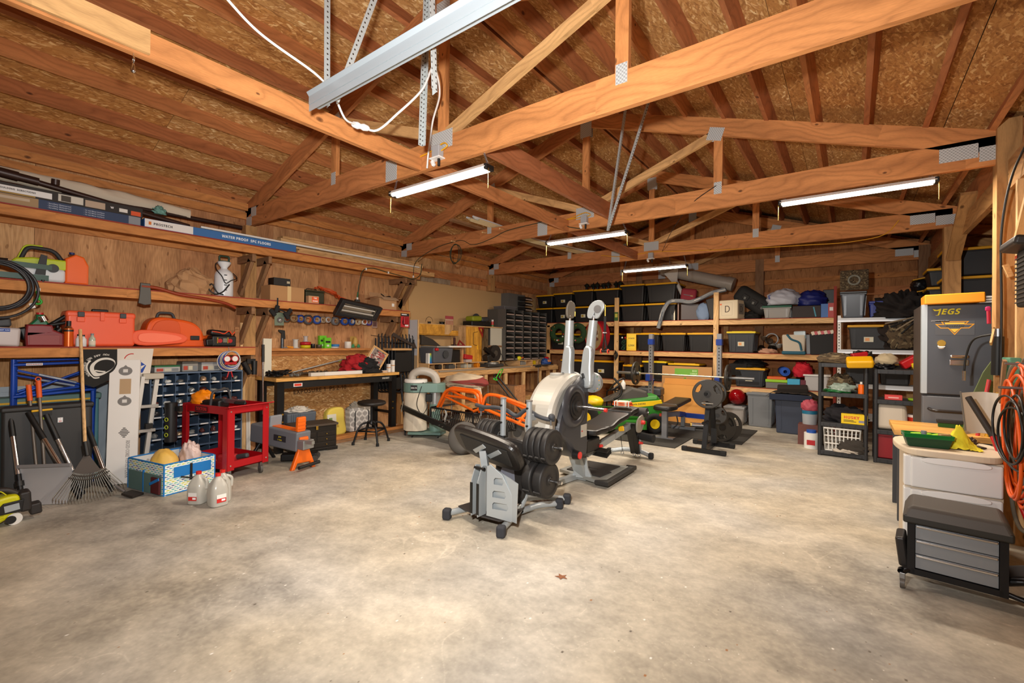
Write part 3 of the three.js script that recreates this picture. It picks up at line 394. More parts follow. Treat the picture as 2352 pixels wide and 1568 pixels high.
  tube(s, 'hose', A.blk, [[0.09, 0.3, 0.03], [0.12, 0.24, 0.07], [0.04, 0.2, 0.105], [-0.02, 0.16, 0.108], [-0.06, 0.24, 0.1], [-0.1, 0.32, 0.05], [-0.09, 0.4, 0.0], [-0.05, 0.42, 0]], 0.006, 50, 6); tube(s, 'wand', A.blk, [[0.02, 0.15, 0.108], [-0.06, 0.05, 0.12], [-0.14, 0.02, 0.12], [-0.2, 0.08, 0.1], [-0.16, 0.14, 0.08], [-0.1, 0.04, 0.09], [-0.04, 0.02, 0.1]], 0.008, 40, 6);
  for (const k of [0.08, 0.14, 0.2, 0.26]) B(s, 'print_mark', A.dgrey, [0.03, 0.012, 0.001], [-0.02, k, 0.1], [0, -0.2, 0]);
  const cb = T('cardboard_box', 'plain cardboard box under the small black box', 'box', [-6.17, 1.977, -3.08], XL); B(cb, 'carton', A.card, [0.46, 0.2, 0.26], [0, 0.1, 0], [0, 0, 0], 0.005); B(cb, 'tape', M(0xd8b478, 0.3), [0.05, 0.205, 0.262], [0.02, 0.1, 0.0]);
  const kb = T('small_black_box', 'small black box with window on top of cardboard box', 'box', [-6.15, 2.182, -3.02], XL); B(kb, 'box', A.blk, [0.22, 0.1, 0.16], [0, 0.05, 0], [0, 0, 0], 0.004); B(kb, 'window', M(0xb8ac90, 0.3), [0.04, 0.03, 0.002], [0.08, 0.05, 0.081]);
  const am = T('ammo_can', 'dark olive metal ammo can on the middle shelf', 'ammo can', [-6.2, 1.977, -3.5], XL); B(am, 'can', M(0x35351f, 0.5, 0.3), [0.28, 0.17, 0.2], [0, 0.085, 0], [0, 0, 0], 0.01); B(am, 'lid', M(0x35351f, 0.5, 0.3), [0.29, 0.025, 0.21], [0, 0.182, 0], [0, 0, 0], 0.008); pipe(am, 'handle', A.blkm, [[-0.08, 0.195, 0], [-0.07, 0.22, 0], [0.07, 0.22, 0], [0.08, 0.195, 0]], 0.005, 0.02);
  const sb = T('small_carton', 'small tan carton with orange store label', 'box', [-6.03, 1.977, -3.42], XL); B(sb, 'carton', M(0xc59a72, 0.8), [0.15, 0.1, 0.08], [0, 0.05, 0], [0, 0, 0], 0.003); print(sb, 'label', 0.1, 0.075, txt('THE|HOME', '#fff', '#e8622a', 0.7), [0.02, 0.05, 0.0415]);
  const oc = T('orange_cord_pile', 'heap of orange extension cord over the ammo can', 'cord', [-6.14, 1.977, -3.82], XL); { const gs = []; for (let i = 0; i < 14; i++) { const a0 = rr(0, 6), q = []; for (let k = 0; k < 7; k++) { const t = k / 6; q.push([-0.28 + t * 0.5 + rr(-0.02, 0.02), 0.235 * Math.cos(t * 1.5) ** 0.8 + rr(-0.012, 0.02) - (t > 0.9 ? 0.0 : 0), 0.0 + rr(-0.08, 0.08)]); } q[6][1] = 0.015; gs.push(tubeg(q, 0.006, 24, 5)); } MG(oc, 'cord', M(0xd8531c, 0.5), gs); }
  const ob = T('open_carton', 'open cardboard carton with raised flaps at shelf end', 'box', [-6.16, 1.977, -4.72], XL), cm = M(0xb98f66, 0.85); Q(ob, 'carton', cm, [-0.17, 0.17], [0, 0.17], [-0.12, 0.12]); for (const [p, r] of [[[-0.22, 0.185, 0], [0, 0, 0.3]], [[0.22, 0.19, 0], [0, 0, 0.4]]]) B(ob, 'flap', cm, [0.12, 0.004, 0.24], p, r); B(ob, 'flap', cm, [0.34, 0.12, 0.004], [0, 0.225, -0.13], [-0.2, 0, 0]); B(ob, 'flap', M(0xcfb08c, 0.8), [0.3, 0.004, 0.1], [0.02, 0.18, 0.14], [0.5, 0, 0]); B(ob, 'shipping_label', A.white, [0.05, 0.05, 0.001], [0.1, 0.08, 0.121]);
  const bp = T('black_tool', 'small black pump sitting in the open carton', 'tool', [-6.2, 2.15, -4.82], XL); B(bp, 'body', A.blk, [0.14, 0.06, 0.06], [0, 0.03, 0], [0, 0, 0.2], 0.02); rod(bp, 'stem', A.blk, [-0.05, 0.05, 0], [-0.12, 0.09, 0], 0.008);
  const ht = T('radiant_heater', 'black infrared heater with ribbed reflector hanging below shelf', 'heater', [-5.88, 1.91, -4.05], XL);
  const hg = new THREE.Group(); hg.name = 'heater_head'; hg.rotation.set(0.5, 0, -0.12); ht.add(hg);
  E(hg, 'frame', M(0x1b1c20, 0.4), [[-0.36, -0.13], [0.36, -0.1], [0.38, 0.13], [-0.34, 0.13]], 0.08, [0, 0, 0], [0, 0, 0], 0.01, [[[-0.3, -0.08], [0.29, -0.06], [0.31, 0.08], [-0.28, 0.08]]]); B(hg, 'reflector', M(0xb8b0a4, 0.22, 0.9), [0.64, 0.18, 0.008], [0, 0, -0.02], [0, 0, 0.0]); for (const y of [-0.035, 0.035]) rod(hg, 'lamp_tube', M(0xd8d2c8, 0.2), [-0.27, y, 0.01], [0.28, y + 0.01, 0.01], 0.011); for (let i = 0; i < 8; i++) rod(hg, 'guard_wire', A.chrome, [-0.28, -0.07 + i * 0.021, 0.035], [0.29, -0.06 + i * 0.021, 0.035], 0.0018, 5); for (const x of [-0.3, 0.31]) B(hg, 'end_screen', M(0x57503f, 0.6), [0.05, 0.16, 0.01], [x, 0, 0.01]);
  B(ht, 'yoke', A.blk, [0.08, 0.06, 0.04], [0.02, 0.14, -0.05], [0, 0, 0], 0.008); B(ht, 'plug', A.white, [0.025, 0.04, 0.02], [0.02, 0.185, -0.05], [0, 0, 0], 0.005); rod(ht, 'plug', M(0x1f5a34, 0.5), [0.02, 0.2, -0.05], [0.03, 0.28, -0.05], 0.012);
  tube(ht, 'cord', M(0x1d3a28, 0.6), [[0.03, 0.28, -0.05], [0.06, 0.42, -0.06], [0.14, 0.62, -0.09], [0.28, 0.68, -0.1], [0.6, 0.66, -0.1], [0.95, 0.63, -0.1], [1.15, 0.62, -0.09], [1.28, 0.7, -0.09], [1.32, 0.9, -0.09]], 0.006, 60, 6); for (const x of [0.2, 0.62, 1.14]) B(ht, 'cable_clip', A.white, [0.02, 0.035, 0.02], [x, 0.655, -0.1]);
  const hl = T('strap_lamp', 'black strap lamps dangling from the shelf rail hook', 'lamp', [-5.965, 1.98, -2.93], XL); B(hl, 'hook', A.blkm, [0.02, 0.11, 0.006], [-0.02, -0.03, 0.0], [0, 0, 0], 0.002); for (const [x, y, q] of [[-0.09, -0.17, 0.7], [-0.04, -0.12, -0.3], [0.12, -0.15, -0.6], [0.09, -0.2, 0.6]]) B(hl, 'lamp_pad', A.rub, [0.05, 0.1, 0.04], [x, y, 0.02], [0, 0, q], 0.012); tube(hl, 'strap', A.rub, [[-0.06, -0.12, 0.02], [0.0, -0.13, 0.02], [0.06, -0.15, 0.02], [0.1, -0.18, 0.02]], 0.01, 16, 6);
  const b1 = T('blister_pack', 'clear blister pack with green card hanging below the rail', 'packet', [-6.0, 1.65, -2.95], XL); B(b1, 'card', M(0x6d7a68, 0.3), [0.12, 0.17, 0.004], [0, 0.085, 0], [0, 0, 0.03]); lathe(b1, 'bubble', M(0x8a8a86, 0.2, 0.5), [[0.001, 0.03], [0.03, 0.025], [0.04, 0]], [0.01, 0.07, 0.002], [PI / 2, 0, 0], 16);
  const b2 = T('blister_pack', 'red blister pack hung on the shelf end', 'packet', [-5.99, 1.7, -5.03], XL); print(b2, 'card', 0.18, 0.23, (c, w, h) => { c.fillStyle = '#b81c24'; c.fillRect(0, 0, w, h); c.fillStyle = '#1a1416'; c.fillRect(0, 0, w, h * 0.2); c.fillStyle = '#fff'; c.fillRect(w * 0.1, h * 0.05, w * 0.6, h * 0.06); c.fillStyle = '#2a1214'; c.beginPath(); c.ellipse(w * 0.45, h * 0.6, w * 0.25, h * 0.25, 0.3, 0, 7); c.fill(); c.fillStyle = '#e8dcd8'; c.fillRect(w * 0.5, h * 0.75, w * 0.4, h * 0.18); }, [0, 0.115, 0.003]); B(b2, 'backing', A.blk, [0.18, 0.23, 0.003], [0, 0.115, 0.001]); B(b2, 'bubble', M(0xa02028, 0.15), [0.1, 0.13, 0.03], [0.01, 0.11, 0.016], [0, 0, 0], 0.012);
}
{ // tape rolls on a dowel below the middle shelf
  const dw = T('tape_dowel', 'wooden dowel holding the row of tape rolls', 'dowel', [XW + 0.2, 1.79, -3.1], XL); rod(dw, 'dowel', W.pale2, [-0.02, 0, 0], [1.52, 0, 0], 0.008); for (const x of [0, 1.5]) B(dw, 'hanger', A.steel, [0.006, 0.12, 0.21], [x, 0.055, -0.09]);
  const tp = [[0x5c5a56, 0xd8602a, 3.19, 0.06, 'grey tape roll with orange core beside the green blister pack'], [0x8a6e4c, 0xa8865c, 3.3, 0.054, 'brown packing tape roll on the dowel'], [0x2c4fb0, 0xb89060, 3.395, 0.056, 'blue tape roll between brown tape and grey tape'], [0x56565a, 0xe0662c, 3.51, 0.07, 'large grey duct tape roll with orange core'], [0x2a50a8, 0xc8c4bc, 3.645, 0.063, 'blue painter tape roll with pale core beside the large grey roll'], [0xb09a84, 0xb89a70, 3.74, 0.05, 'narrow tan tape roll on the dowel'], [0xd0ccc8, 0xc89878, 3.82, 0.045, 'small white tape roll on the dowel'], [0x7c7c80, 0xa08a70, 3.945, 0.066, 'silver duct tape roll beside the heater'], [0x2454b4, 0xb08a60, 4.1, 0.062, 'blue tape roll hanging under the heater'], [0x1f4fa0, 0xe0e0e0, 4.225, 0.06, 'blue tape roll with white core under the heater'], [0xc8b088, 0xe4dccc, 4.335, 0.055, 'cream masking tape roll under the heater'], [0xd8d8da, 0xe87030, 4.455, 0.05, 'white tape roll with printed label'], [0x4a3c9c, 0xc8c0c8, 4.54, 0.055, 'purple tape roll at the end of the dowel']];
  for (const [c1, c2, z, r, l] of tp) { const t = T('tape_roll', l, 'tape', [XW + 0.2, 1.795 - r * 0.55 + 0.004, -z], XL + rr(-0.25, 0.25), 'tape rolls on the dowel'); lathe(t, 'tape', M(c1, 0.45), [[r * 0.62, -0.024], [r, -0.024], [r, 0.024], [r * 0.62, 0.024]], [0, 0, 0], [PI / 2, 0, 0], 32); lathe(t, 'core', M(c2, 0.7), [[r * 0.56, -0.023], [r * 0.62, -0.023], [r * 0.62, 0.023], [r * 0.56, 0.023], [r * 0.56, -0.023]], [0, 0, 0], [PI / 2, 0, 0], 32); }
  const pk = T('card_packet', 'printed card packet hanging beside the purple tape', 'packet', [XW + 0.2, 1.68, -4.66], XL); B(pk, 'card', M(0x9c7f70, 0.5), [0.1, 0.16, 0.004], [0, 0.08, 0]); B(pk, 'photo', M(0x5c3a38, 0.5), [0.07, 0.07, 0.002], [0, 0.06, 0.003]);
}
// --- lowest shelf, deck 1.372
{
  const y = 1.372, tm = A.blkm;
  const m = T('air_pump', 'grey portable pump with black top and blue label', 'pump', [-6.15, y, -0.57], XL); B(m, 'body', M(0xc8bcb8, 0.4), [0.2, 0.17, 0.18], [-0.02, 0.085, 0], [0, 0, -0.05], 0.02); B(m, 'motor', A.dgrey, [0.17, 0.08, 0.14], [-0.06, 0.21, 0], [0, 0, 0.1], 0.02); B(m, 'battery', A.blk, [0.08, 0.12, 0.12], [0.12, 0.12, 0], [0, 0, 0.3], 0.02); print(m, 'label', 0.09, 0.03, txt('PUMP 12V', '#fff', '#2c4fa0', 0.6), [-0.03, 0.145, 0.091]);
  const j = T('coolant_jug', 'green jug with red cap behind the red gas can', 'jug', [-6.22, y, -0.79], XL); E(j, 'body', M(0x0f7040, 0.35), [[-0.095, 0], [0.095, 0], [0.1, 0.15], [0.03, 0.26], [0.03, 0.3], [-0.03, 0.3], [-0.03, 0.26], [-0.1, 0.17]], 0.11, [0, 0, 0], [0, 0, 0], 0.015); C(j, 'cap', M(0xc8282c, 0.4), 0.026, 0.026, 0.02, [0, 0.31, 0]);
  const gc2 = T('gas_can', 'dark red plastic gas can with moulded handle', 'gas can', [-6.07, y, -0.8], XL), gm = M(0x7c1218, 0.4);
  E(gc2, 'body', gm, [[-0.12, 0], [0.13, 0], [0.13, 0.12], [0.06, 0.155], [0.05, 0.2], [-0.02, 0.205], [-0.12, 0.2], [-0.125, 0.1]], 0.1, [0, 0, 0], [0, 0, 0], 0.014, [[[-0.095, 0.14], [-0.095, 0.18], [0.02, 0.18], [0.035, 0.145], [0.02, 0.14]]]); B(gc2, 'panel', M(0x8c3a38, 0.5), [0.2, 0.09, 0.004], [0, 0.06, 0.051], [0, 0, 0], 0.002); C(gc2, 'cap', A.blk, 0.022, 0.022, 0.03, [0.1, 0.155, 0], [0, 0, -0.7]);
  const can = (z, x, r, h, l) => { const t = T('spray_can', l, 'spray can', [x, y, z], 0, 'orange spray cans'); C(t, 'can', M(0xe8641a, 0.3, 0.3), r, r, h * 0.7, [0, h * 0.35, 0]); C(t, 'band', M(0x2a2622, 0.4), r * 1.003, r * 1.003, h * 0.08, [0, h * 0.62, 0]); C(t, 'shoulder', A.chrome, r * 0.55, r, h * 0.1, [0, h * 0.75, 0]); C(t, 'cap', A.blk, r * 0.5, r * 0.5, h * 0.2, [0, h * 0.9, 0]); return t; };
  can(-0.9, -6.13, 0.032, 0.22, 'orange spray can behind, closer to the red gas can'); can(-0.965, -6.05, 0.036, 0.245, 'orange spray can with bright silver shoulder in front');
  const gr = T('grease_gun', 'black grease gun with pale grip lying on cans', 'grease gun', [-6.12, y + 0.2, -0.98], XL); rod(gr, 'barrel', A.blk, [-0.16, -0.02, 0], [-0.02, 0.1, 0], 0.018); rod(gr, 'lever', A.blk, [-0.14, 0.0, 0.03], [0.04, 0.05, 0.03], 0.016); rod(gr, 'grip', M(0xb89890, 0.5), [0.03, 0.048, 0.03], [0.16, 0.075, 0.03], 0.014); C(gr, 'headlamp', A.chrome, 0.03, 0.03, 0.05, [-0.18, 0.06, 0], [0, 0, 0.4]);
  [[-1.03, 0.022, 0.12, 'small white squeeze bottle behind the wooden handle'], [-1.065, 0.024, 0.115, 'small white bottle with black cap'], [-1.13, 0.026, 0.13, 'small clear glass bottle with grey cap']].forEach(([z, r, h, l], i) => { const t = T('small_bottle', l, 'bottle', [-6.02, y, z], 0, 'small bottles on the lowest shelf'); lathe(t, 'bottle', i < 2 ? M(0xd8d8d8, 0.4) : M(0xb8bca8, 0.15), [[0.001, 0], [r, 0], [r, h * 0.6], [r * 0.45, h * 0.8], [r * 0.45, h * 0.88]], [0, 0, 0], [0, 0, 0], 18); C(t, 'cap', i < 2 ? A.blk : A.grey, r * 0.5, r * 0.5, h * 0.14, [0, h * 0.92, 0]); if (i > 1) C(t, 'label', A.cream, r * 1.01, r * 1.01, h * 0.3, [0, h * 0.28, 0]); });
  const sal = M(0xf0603a, 0.4), or2 = M(0xe8590f, 0.4);
  const c = T('chainsaw_case', 'large coral orange chainsaw case with bar scabbard', 'case', [-6.16, y, -1.21], XL); B(c, 'shell', sal, [0.53, 0.33, 0.22], [0, 0.165, 0], [0, 0, 0], 0.03); B(c, 'lid', sal, [0.54, 0.07, 0.228], [0, 0.315, 0], [0, 0, 0], 0.028); for (const x of [-0.16, 0.16]) { B(c, 'latch', A.dgrey, [0.05, 0.05, 0.02], [x, 0.315, 0.12], [0, 0, 0], 0.006); B(c, 'latch_pad', sal, [0.06, 0.05, 0.025], [x, 0.265, 0.112], [0, 0, 0], 0.008); } B(c, 'rib', sal, [0.035, 0.09, 0.02], [0, 0.3, 0.114], [0, 0, 0], 0.006); B(c, 'top_handle', A.blk, [0.13, 0.03, 0.04], [0.0, 0.362, 0], [0, 0, 0], 0.012);
  E(c, 'scabbard', sal, smooth([[0.26, 0.03], [0.26, 0.16], [0.62, 0.155], [0.71, 0.13], [0.74, 0.09], [0.71, 0.05], [0.62, 0.03]], 40), 0.05, [0, 0, 0.085], [0, 0, 0], 0.012); E(c, 'scabbard_panel', M(0xff7a58, 0.5), smooth([[0.3, 0.06], [0.3, 0.13], [0.62, 0.125], [0.68, 0.09], [0.62, 0.06]], 30), 0.01, [0, 0, 0.115], [0, 0, 0], 0.003);
  const c2 = T('chainsaw_case', 'rounded bright orange chainsaw case with black handle', 'case', [-6.27, y, -1.86], XL);
  E(c2, 'shell', or2, smooth([[-0.28, 0.03], [-0.28, 0.1], [-0.24, 0.27], [-0.17, 0.32], [0.05, 0.31], [0.19, 0.27], [0.27, 0.18], [0.29, 0.06], [0.27, 0.02], [0, 0.005]], 60), 0.24, [0, 0, 0], [0, 0, 0], 0.03); E(c2, 'base_rim', or2, [[-0.29, 0.0], [0.29, 0.0], [0.3, 0.075], [-0.29, 0.075]], 0.26, [0, 0, 0], [0, 0, 0], 0.01); E(c2, 'front_panel', M(0xd9500c, 0.45), smooth([[-0.22, 0.1], [-0.19, 0.25], [-0.13, 0.29], [0.02, 0.28], [0.03, 0.1]], 30), 0.02, [0, 0, 0.12], [0, 0, 0], 0.006); pipe(c2, 'handle', A.dgrey, [[-0.15, 0.3, 0], [-0.13, 0.38, 0], [0.0, 0.38, 0], [0.03, 0.3, 0]], 0.014, 0.03); B(c2, 'latch', A.blk, [0.09, 0.05, 0.02], [0.19, 0.1, 0.125], [0, 0, 0], 0.006); rod(c2, 'spout', or2, [0.28, 0.1, 0.05], [0.36, 0.12, 0.05], 0.025, 12, 0.016);
  const ln = T('jump_starter', 'black jump starter with red cables and gauge', 'jump starter', [-6.14, y, -2.3], XL); B(ln, 'body', A.blk, [0.27, 0.13, 0.16], [0.03, 0.065, 0], [0, 0, 0], 0.02); B(ln, 'side_pouch', A.blkm, [0.09, 0.09, 0.12], [-0.12, 0.05, 0.02], [0, 0, 0.1], 0.02); B(ln, 'cover', A.blk, [0.24, 0.07, 0.14], [0.0, 0.16, 0], [0, 0, -0.1], 0.03); for (const x of [-0.02, 0.09]) C(ln, 'bezel', A.red, 0.025, 0.025, 0.01, [x, 0.07, 0.083], [PI / 2, 0, 0]); B(ln, 'display', M(0x77786a, 0.3), [0.045, 0.05, 0.006], [0.035, 0.075, 0.083]); for (const x of [-0.045, 0.066]) B(ln, 'gold_bar', A.brass, [0.012, 0.07, 0.008], [x, 0.075, 0.083]); tube(ln, 'cable', M(0xe0481c, 0.5), [[-0.1, 0.18, 0.06], [-0.03, 0.17, 0.08], [0.02, 0.155, 0.09], [0.08, 0.19, 0.08], [0.12, 0.15, 0.07], [0.15, 0.18, 0.06]], 0.007, 30, 6);
}
// --- ledge over the bench, top 1.345
{
  const y = 1.346, x = -6.41, K = 'things on the narrow ledge';
  const g = T('caulk_gun', 'dark caulking nozzle tool with grey handle on ledge', 'tool', [x, y, -3.2], XL, K); rod(g, 'tube', M(0x55585c, 0.3, 0.5), [0, 0, 0], [0.0, 0.14, 0], 0.022); E(g, 'head', A.blk, [[-0.05, 0.26], [0.03, 0.25], [0.04, 0.13], [-0.02, 0.13], [-0.015, 0.2], [-0.06, 0.24]], 0.03, [0, 0, 0], [0, 0, 0], 0.004);
  const lv = T('tan_block', 'tan wooden block beside the caulking tool', 'block', [x, y, -3.08], XL, K); B(lv, 'block', W.ply, [0.09, 0.14, 0.05], [0, 0.07, 0], [0, 0, 0], 0.004);
  const sp = (z, yy, r, h, c, l) => { const t = T('wire_spool', l, 'spool', [x, yy, z], 0, K); lathe(t, 'flange', M(c, 0.6), [[0.001, 0], [r, 0], [r, 0.008], [r * 0.7, 0.012], [r * 0.65, h - 0.012], [r * 0.9, h - 0.008], [r * 0.9, h], [0.001, h]], [0, 0, 0]); };
  sp(-3.39, y, 0.05, 0.13, 0xcfcac2, 'white string spool standing on the ledge'); sp(-3.54, y + 0.093, 0.04, 0.085, 0xbdb4b0, 'grey string spool on top of the red and yellow tape rolls');
  const disc = (z, yy, r, h, c, l) => { const t = T('tape_reel', l, 'tape', [x, yy, z], 0, K); lathe(t, 'reel', M(c, 0.35), [[0.001, 0], [r, 0], [r, h], [0.02, h], [0.001, h]], [0, 0, 0]); };
  disc(-3.54, y, 0.068, 0.046, 0xd8c61a, 'yellow tape reel under the red reel'); disc(-3.54, y + 0.047, 0.074, 0.045, 0xc0242c, 'red tape reel on the yellow reel'); disc(-4.0, y, 0.07, 0.025, 0xe4e2de, 'flat white tape reel under the blue reel'); disc(-4.02, y + 0.026, 0.06, 0.036, 0x3a82c4, 'bright blue tape reel on the white reel'); disc(-3.655, y, 0.03, 0.065, 0x1c1c1c, 'small black reel beside the yellow reel'); disc(-3.75, y, 0.042, 0.055, 0x4a4030, 'brown glass jar on the ledge'); disc(-4.24, y, 0.052, 0.105, 0xe8e0d4, 'white cup shaped tape roll on ledge');
  const kn = T('utility_knife', 'yellow handled putty knife lying on ledge', 'knife', [x + 0.02, y, -3.3], XL, K); B(kn, 'grip', M(0xe8961c, 0.5), [0.1, 0.028, 0.03], [0, 0.016, 0], [0, 0, -0.1], 0.012); B(kn, 'blade', A.steel, [0.06, 0.012, 0.028], [-0.07, 0.012, 0]);
  [[-3.82, 0.19, 'bright green carton behind the other green carton', -6.44], [-3.87, 0.16, 'bright green carton with black logo on the ledge', -6.39]].forEach(([z, h, l, xx]) => { const t = T('green_carton', l, 'box', [xx, y, z], XL, K); B(t, 'box', M(0x6cc81c, 0.45), [0.11, h, 0.05], [0, h / 2, 0], [0, 0, 0.02], 0.002); B(t, 'label', A.blk, [0.08, 0.03, 0.002], [0, h * 0.6, 0.026]); B(t, 'logo', M(0xd8e8c8, 0.5), [0.04, 0.03, 0.002], [0, h * 0.25, 0.026]); });
  const w = T('craft_ornament', 'yellow craft ornament with green leaves on the ledge', 'ornament', [x, y, -4.37], XL, K); B(w, 'backing', M(0xb08a40, 0.6), [0.11, 0.19, 0.008], [-0.02, 0.095, -0.03], [0, 0, 0], 0.003); lathe(w, 'vase', M(0xc8a050, 0.5), [[0.001, 0.03], [0.03, 0.03], [0.045, 0.08], [0.035, 0.14], [0.02, 0.17]], [0.0, 0, 0]); for (const s of [-1, 1]) blob(w, 'leaf', M(0x3c8a58, 0.6), 0.05, 0.05, 0.03, [s * 0.05, 0.01, 0.02], { amp: 0.3 });
}
// ---------------------------------------------------------------- left side: floor and workbench
{
  const gs = T('grey_sheet', 'grey metal sheet leaning against the plywood wall', 'sheet', [XW + 0.05, 0, -0.55], XL); B(gs, 'sheet', M(0x8e98a0, 0.5, 0.2), [1.8, 0.98, 0.01], [0, 0.49, 0], [-0.04, 0, 0]); B(gs, 'folded_rim', M(0x8e98a0, 0.5, 0.2), [1.8, 0.05, 0.02], [0, 0.955, -0.014], [-0.04, 0, 0]);
  const tc = T('teal_crate', 'teal storage crate behind the black case', 'crate', [-6.36, 0, -0.72], XL); B(tc, 'body', M(0x5b8f95, 0.5), [1.05, 0.84, 0.14], [0, 0.42, 0], [0, 0, 0], 0.02); B(tc, 'lid', M(0x63847c, 0.5), [1.08, 0.06, 0.17], [0, 0.86, 0], [0, 0, 0], 0.015); B(tc, 'strap', A.yel, [0.9, 0.02, 0.175], [0.02, 0.835, 0], [0, 0, 0], 0.004);
  // blue scaffold frame
  const s = T('scaffold_frame', 'blue folding scaffold frame with crossed tubes', 'scaffold', [-6.17, 0, -0.62], XL), bl = M(0x1d4cb4, 0.3, 0.1);
  for (const [z, k] of [[0, 0], [-0.06, 1]]) { rod(s, 'post', bl, [0.015 * k, 0, z], [0.0 + 0.015 * k, 1.25, z], 0.019); rod(s, 'post', bl, [0.55, 0, z], [0.55 + 0.02 * k, 0.99, z], 0.018); }
  const sv = M(0xb8c4d4, 0.25, 0.6);
  for (const [z, d] of [[0.02, 0], [-0.05, 0.035]]) { rod(s, 'tube', bl, [0, 1.2 + d, z], [0.55, 1.215 + d, z], 0.014); rod(s, 'tube', bl, [0, 0.905 + d * 0.4, z], [0.55, 0.94 + d, z], 0.015); rod(s, 'brace', bl, [0.02, 1.15 - d * 1.4, z], [0.54, 0.965 - d * 0.4, z], 0.011); rod(s, 'brace', bl, [0.04, 0.93 + d * 0.5, z - 0.025], [0.55, 1.16 - d, z - 0.025], 0.011); rod(s, 'brace_sleeve', sv, [0.16, 1.105 - d * 1.4, z + 0.003], [0.42, 1.015 - d, z + 0.003], 0.0125); }
  print(s, 'maker_plate', 0.11, 0.022, txt('WERNER', '#c02020', '#d8dce2', 0.7), [0.13, 1.203, 0.0355]);
  // black case standing on end
  const k = T('tool_case', 'large black plastic tool case standing upright', 'case', [-5.98, 0, -0.83], XL), bk = M(0x2c2b2a, 0.5); B(k, 'shell', bk, [0.6, 0.84, 0.16], [0, 0.42, -0.03], [-0.05, 0, 0], 0.03); B(k, 'rim', bk, [0.62, 0.05, 0.19], [0, 0.81, -0.05], [0, 0, 0], 0.02);
  for (let i = 0; i < 4; i++) for (let j = 0; j < 3; j++) B(k, 'rib_panel', M(0x33312f, 0.55), [0.17, 0.15, 0.01], [-0.19 + j * 0.19, 0.16 + i * 0.165, 0.058 - 0.05 * (0.16 + i * 0.165)], [-0.05, 0, 0], 0.004); B(k, 'yellow_grip', A.yel, [0.14, 0.022, 0.03], [-0.05, 0.79, 0.03], [0, 0, 0.04], 0.008); B(k, 'grip_well', A.blk, [0.13, 0.04, 0.02], [-0.05, 0.755, 0.03]); B(k, 'lime_tag', M(0xb8d02a, 0.5), [0.06, 0.022, 0.004], [-0.03, 0.715, 0.04]); print(k, 'warning_sticker', 0.035, 0.045, txt('!|NO', '#c22', '#eee', 0.7), [0.07, 0.685, 0.043]);
  // flags pinned to the lowest shelf
  const f1 = T('black_flag', 'black flag with white circular emblem hanging from shelf', 'flag', [-5.975, 0.95, -1.18], XL);
  const ft = canvasTex(512, 640, (c, w, h) => { c.fillStyle = '#22211f'; c.fillRect(0, 0, w, h); c.save(); c.translate(w * 0.5, h * 0.5); c.rotate(0.55); c.fillStyle = '#d8d4ca'; c.beginPath(); c.ellipse(0, 0, 150, 165, 0, 0, 7); c.fill(); c.fillStyle = '#22211f'; c.beginPath(); c.ellipse(20, -10, 128, 120, 0, 0, 7); c.fill(); c.fillStyle = '#d8d4ca'; c.fillRect(-60, 70, 150, 22); c.font = 'bold 44px sans-serif'; c.textAlign = 'center'; const s2 = 'YOU ARE NOT FORGOTTEN'; for (let i = 0; i < s2.length; i++) { c.save(); c.rotate(PI * 0.5 + 1.35 - i * 0.13); c.translate(0, 235); c.rotate(PI * 0); c.fillText(s2[i], 0, 0); c.restore(); } c.beginPath(); c.lineWidth = 20; c.strokeStyle = '#d8d4ca'; c.arc(0, 0, 190, 1.2, 3.3); c.stroke(); c.restore(); });
  const clothOf = (t) => new THREE.MeshStandardMaterial({ map: t, roughness: 0.9, side: THREE.DoubleSide });
  sheet(f1, 'cloth', clothOf(ft), (u, v) => { const yb = 0.02 + 0.12 * Math.abs(u - 0.3) / 0.7; return [-0.14 + u * 0.32, yb + (0.395 - yb) * v, 0.012 + 0.012 * Math.sin(u * 9) * (1 - v)]; });
  const f2 = T('white_flag', 'white flag with blue emblem and red stripe hanging from shelf', 'flag', [-5.975, 0.98, -1.46], XL);
  sheet(f2, 'cloth', clothOf(canvasTex(512, 512, (c, w, h) => { c.fillStyle = '#d9d0c4'; c.fillRect(0, 0, w, h); c.strokeStyle = '#b82a2a'; c.lineWidth = 14; c.beginPath(); c.arc(210, 190, 110, 3.4, 4.9); c.stroke(); c.fillStyle = '#2a4a9c'; c.beginPath(); c.moveTo(170, 230); c.lineTo(330, 190); c.lineTo(430, 250); c.lineTo(390, 360); c.lineTo(200, 390); c.fill(); c.fillStyle = '#d9d0c4'; c.beginPath(); c.moveTo(250, 300); c.lineTo(420, 240); c.lineTo(340, 340); c.fill(); })), (u, v) => [-0.15 + u * 0.3 - 0.04 * (1 - v) * u, 0.0 + 0.06 * (1 - u) * (1 - v) + 0.37 * v, 0.014 + 0.01 * Math.sin(u * 8 + 1) * (1 - v)]);
  // flooring box on end
  const p = T('plank_box', 'tall white flooring box lettered rigid core vinyl plank', 'box', [-5.83, 0.006, -1.33], XL - 0.35); const pb = new THREE.Group(); pb.name = 'carton_body'; pb.rotation.x = -0.12; p.add(pb);
  B(pb, 'carton', M(0xe4e0da, 0.6), [0.24, 1.235, 0.06], [0, 0.62, 0], [0, 0, 0], 0.004);
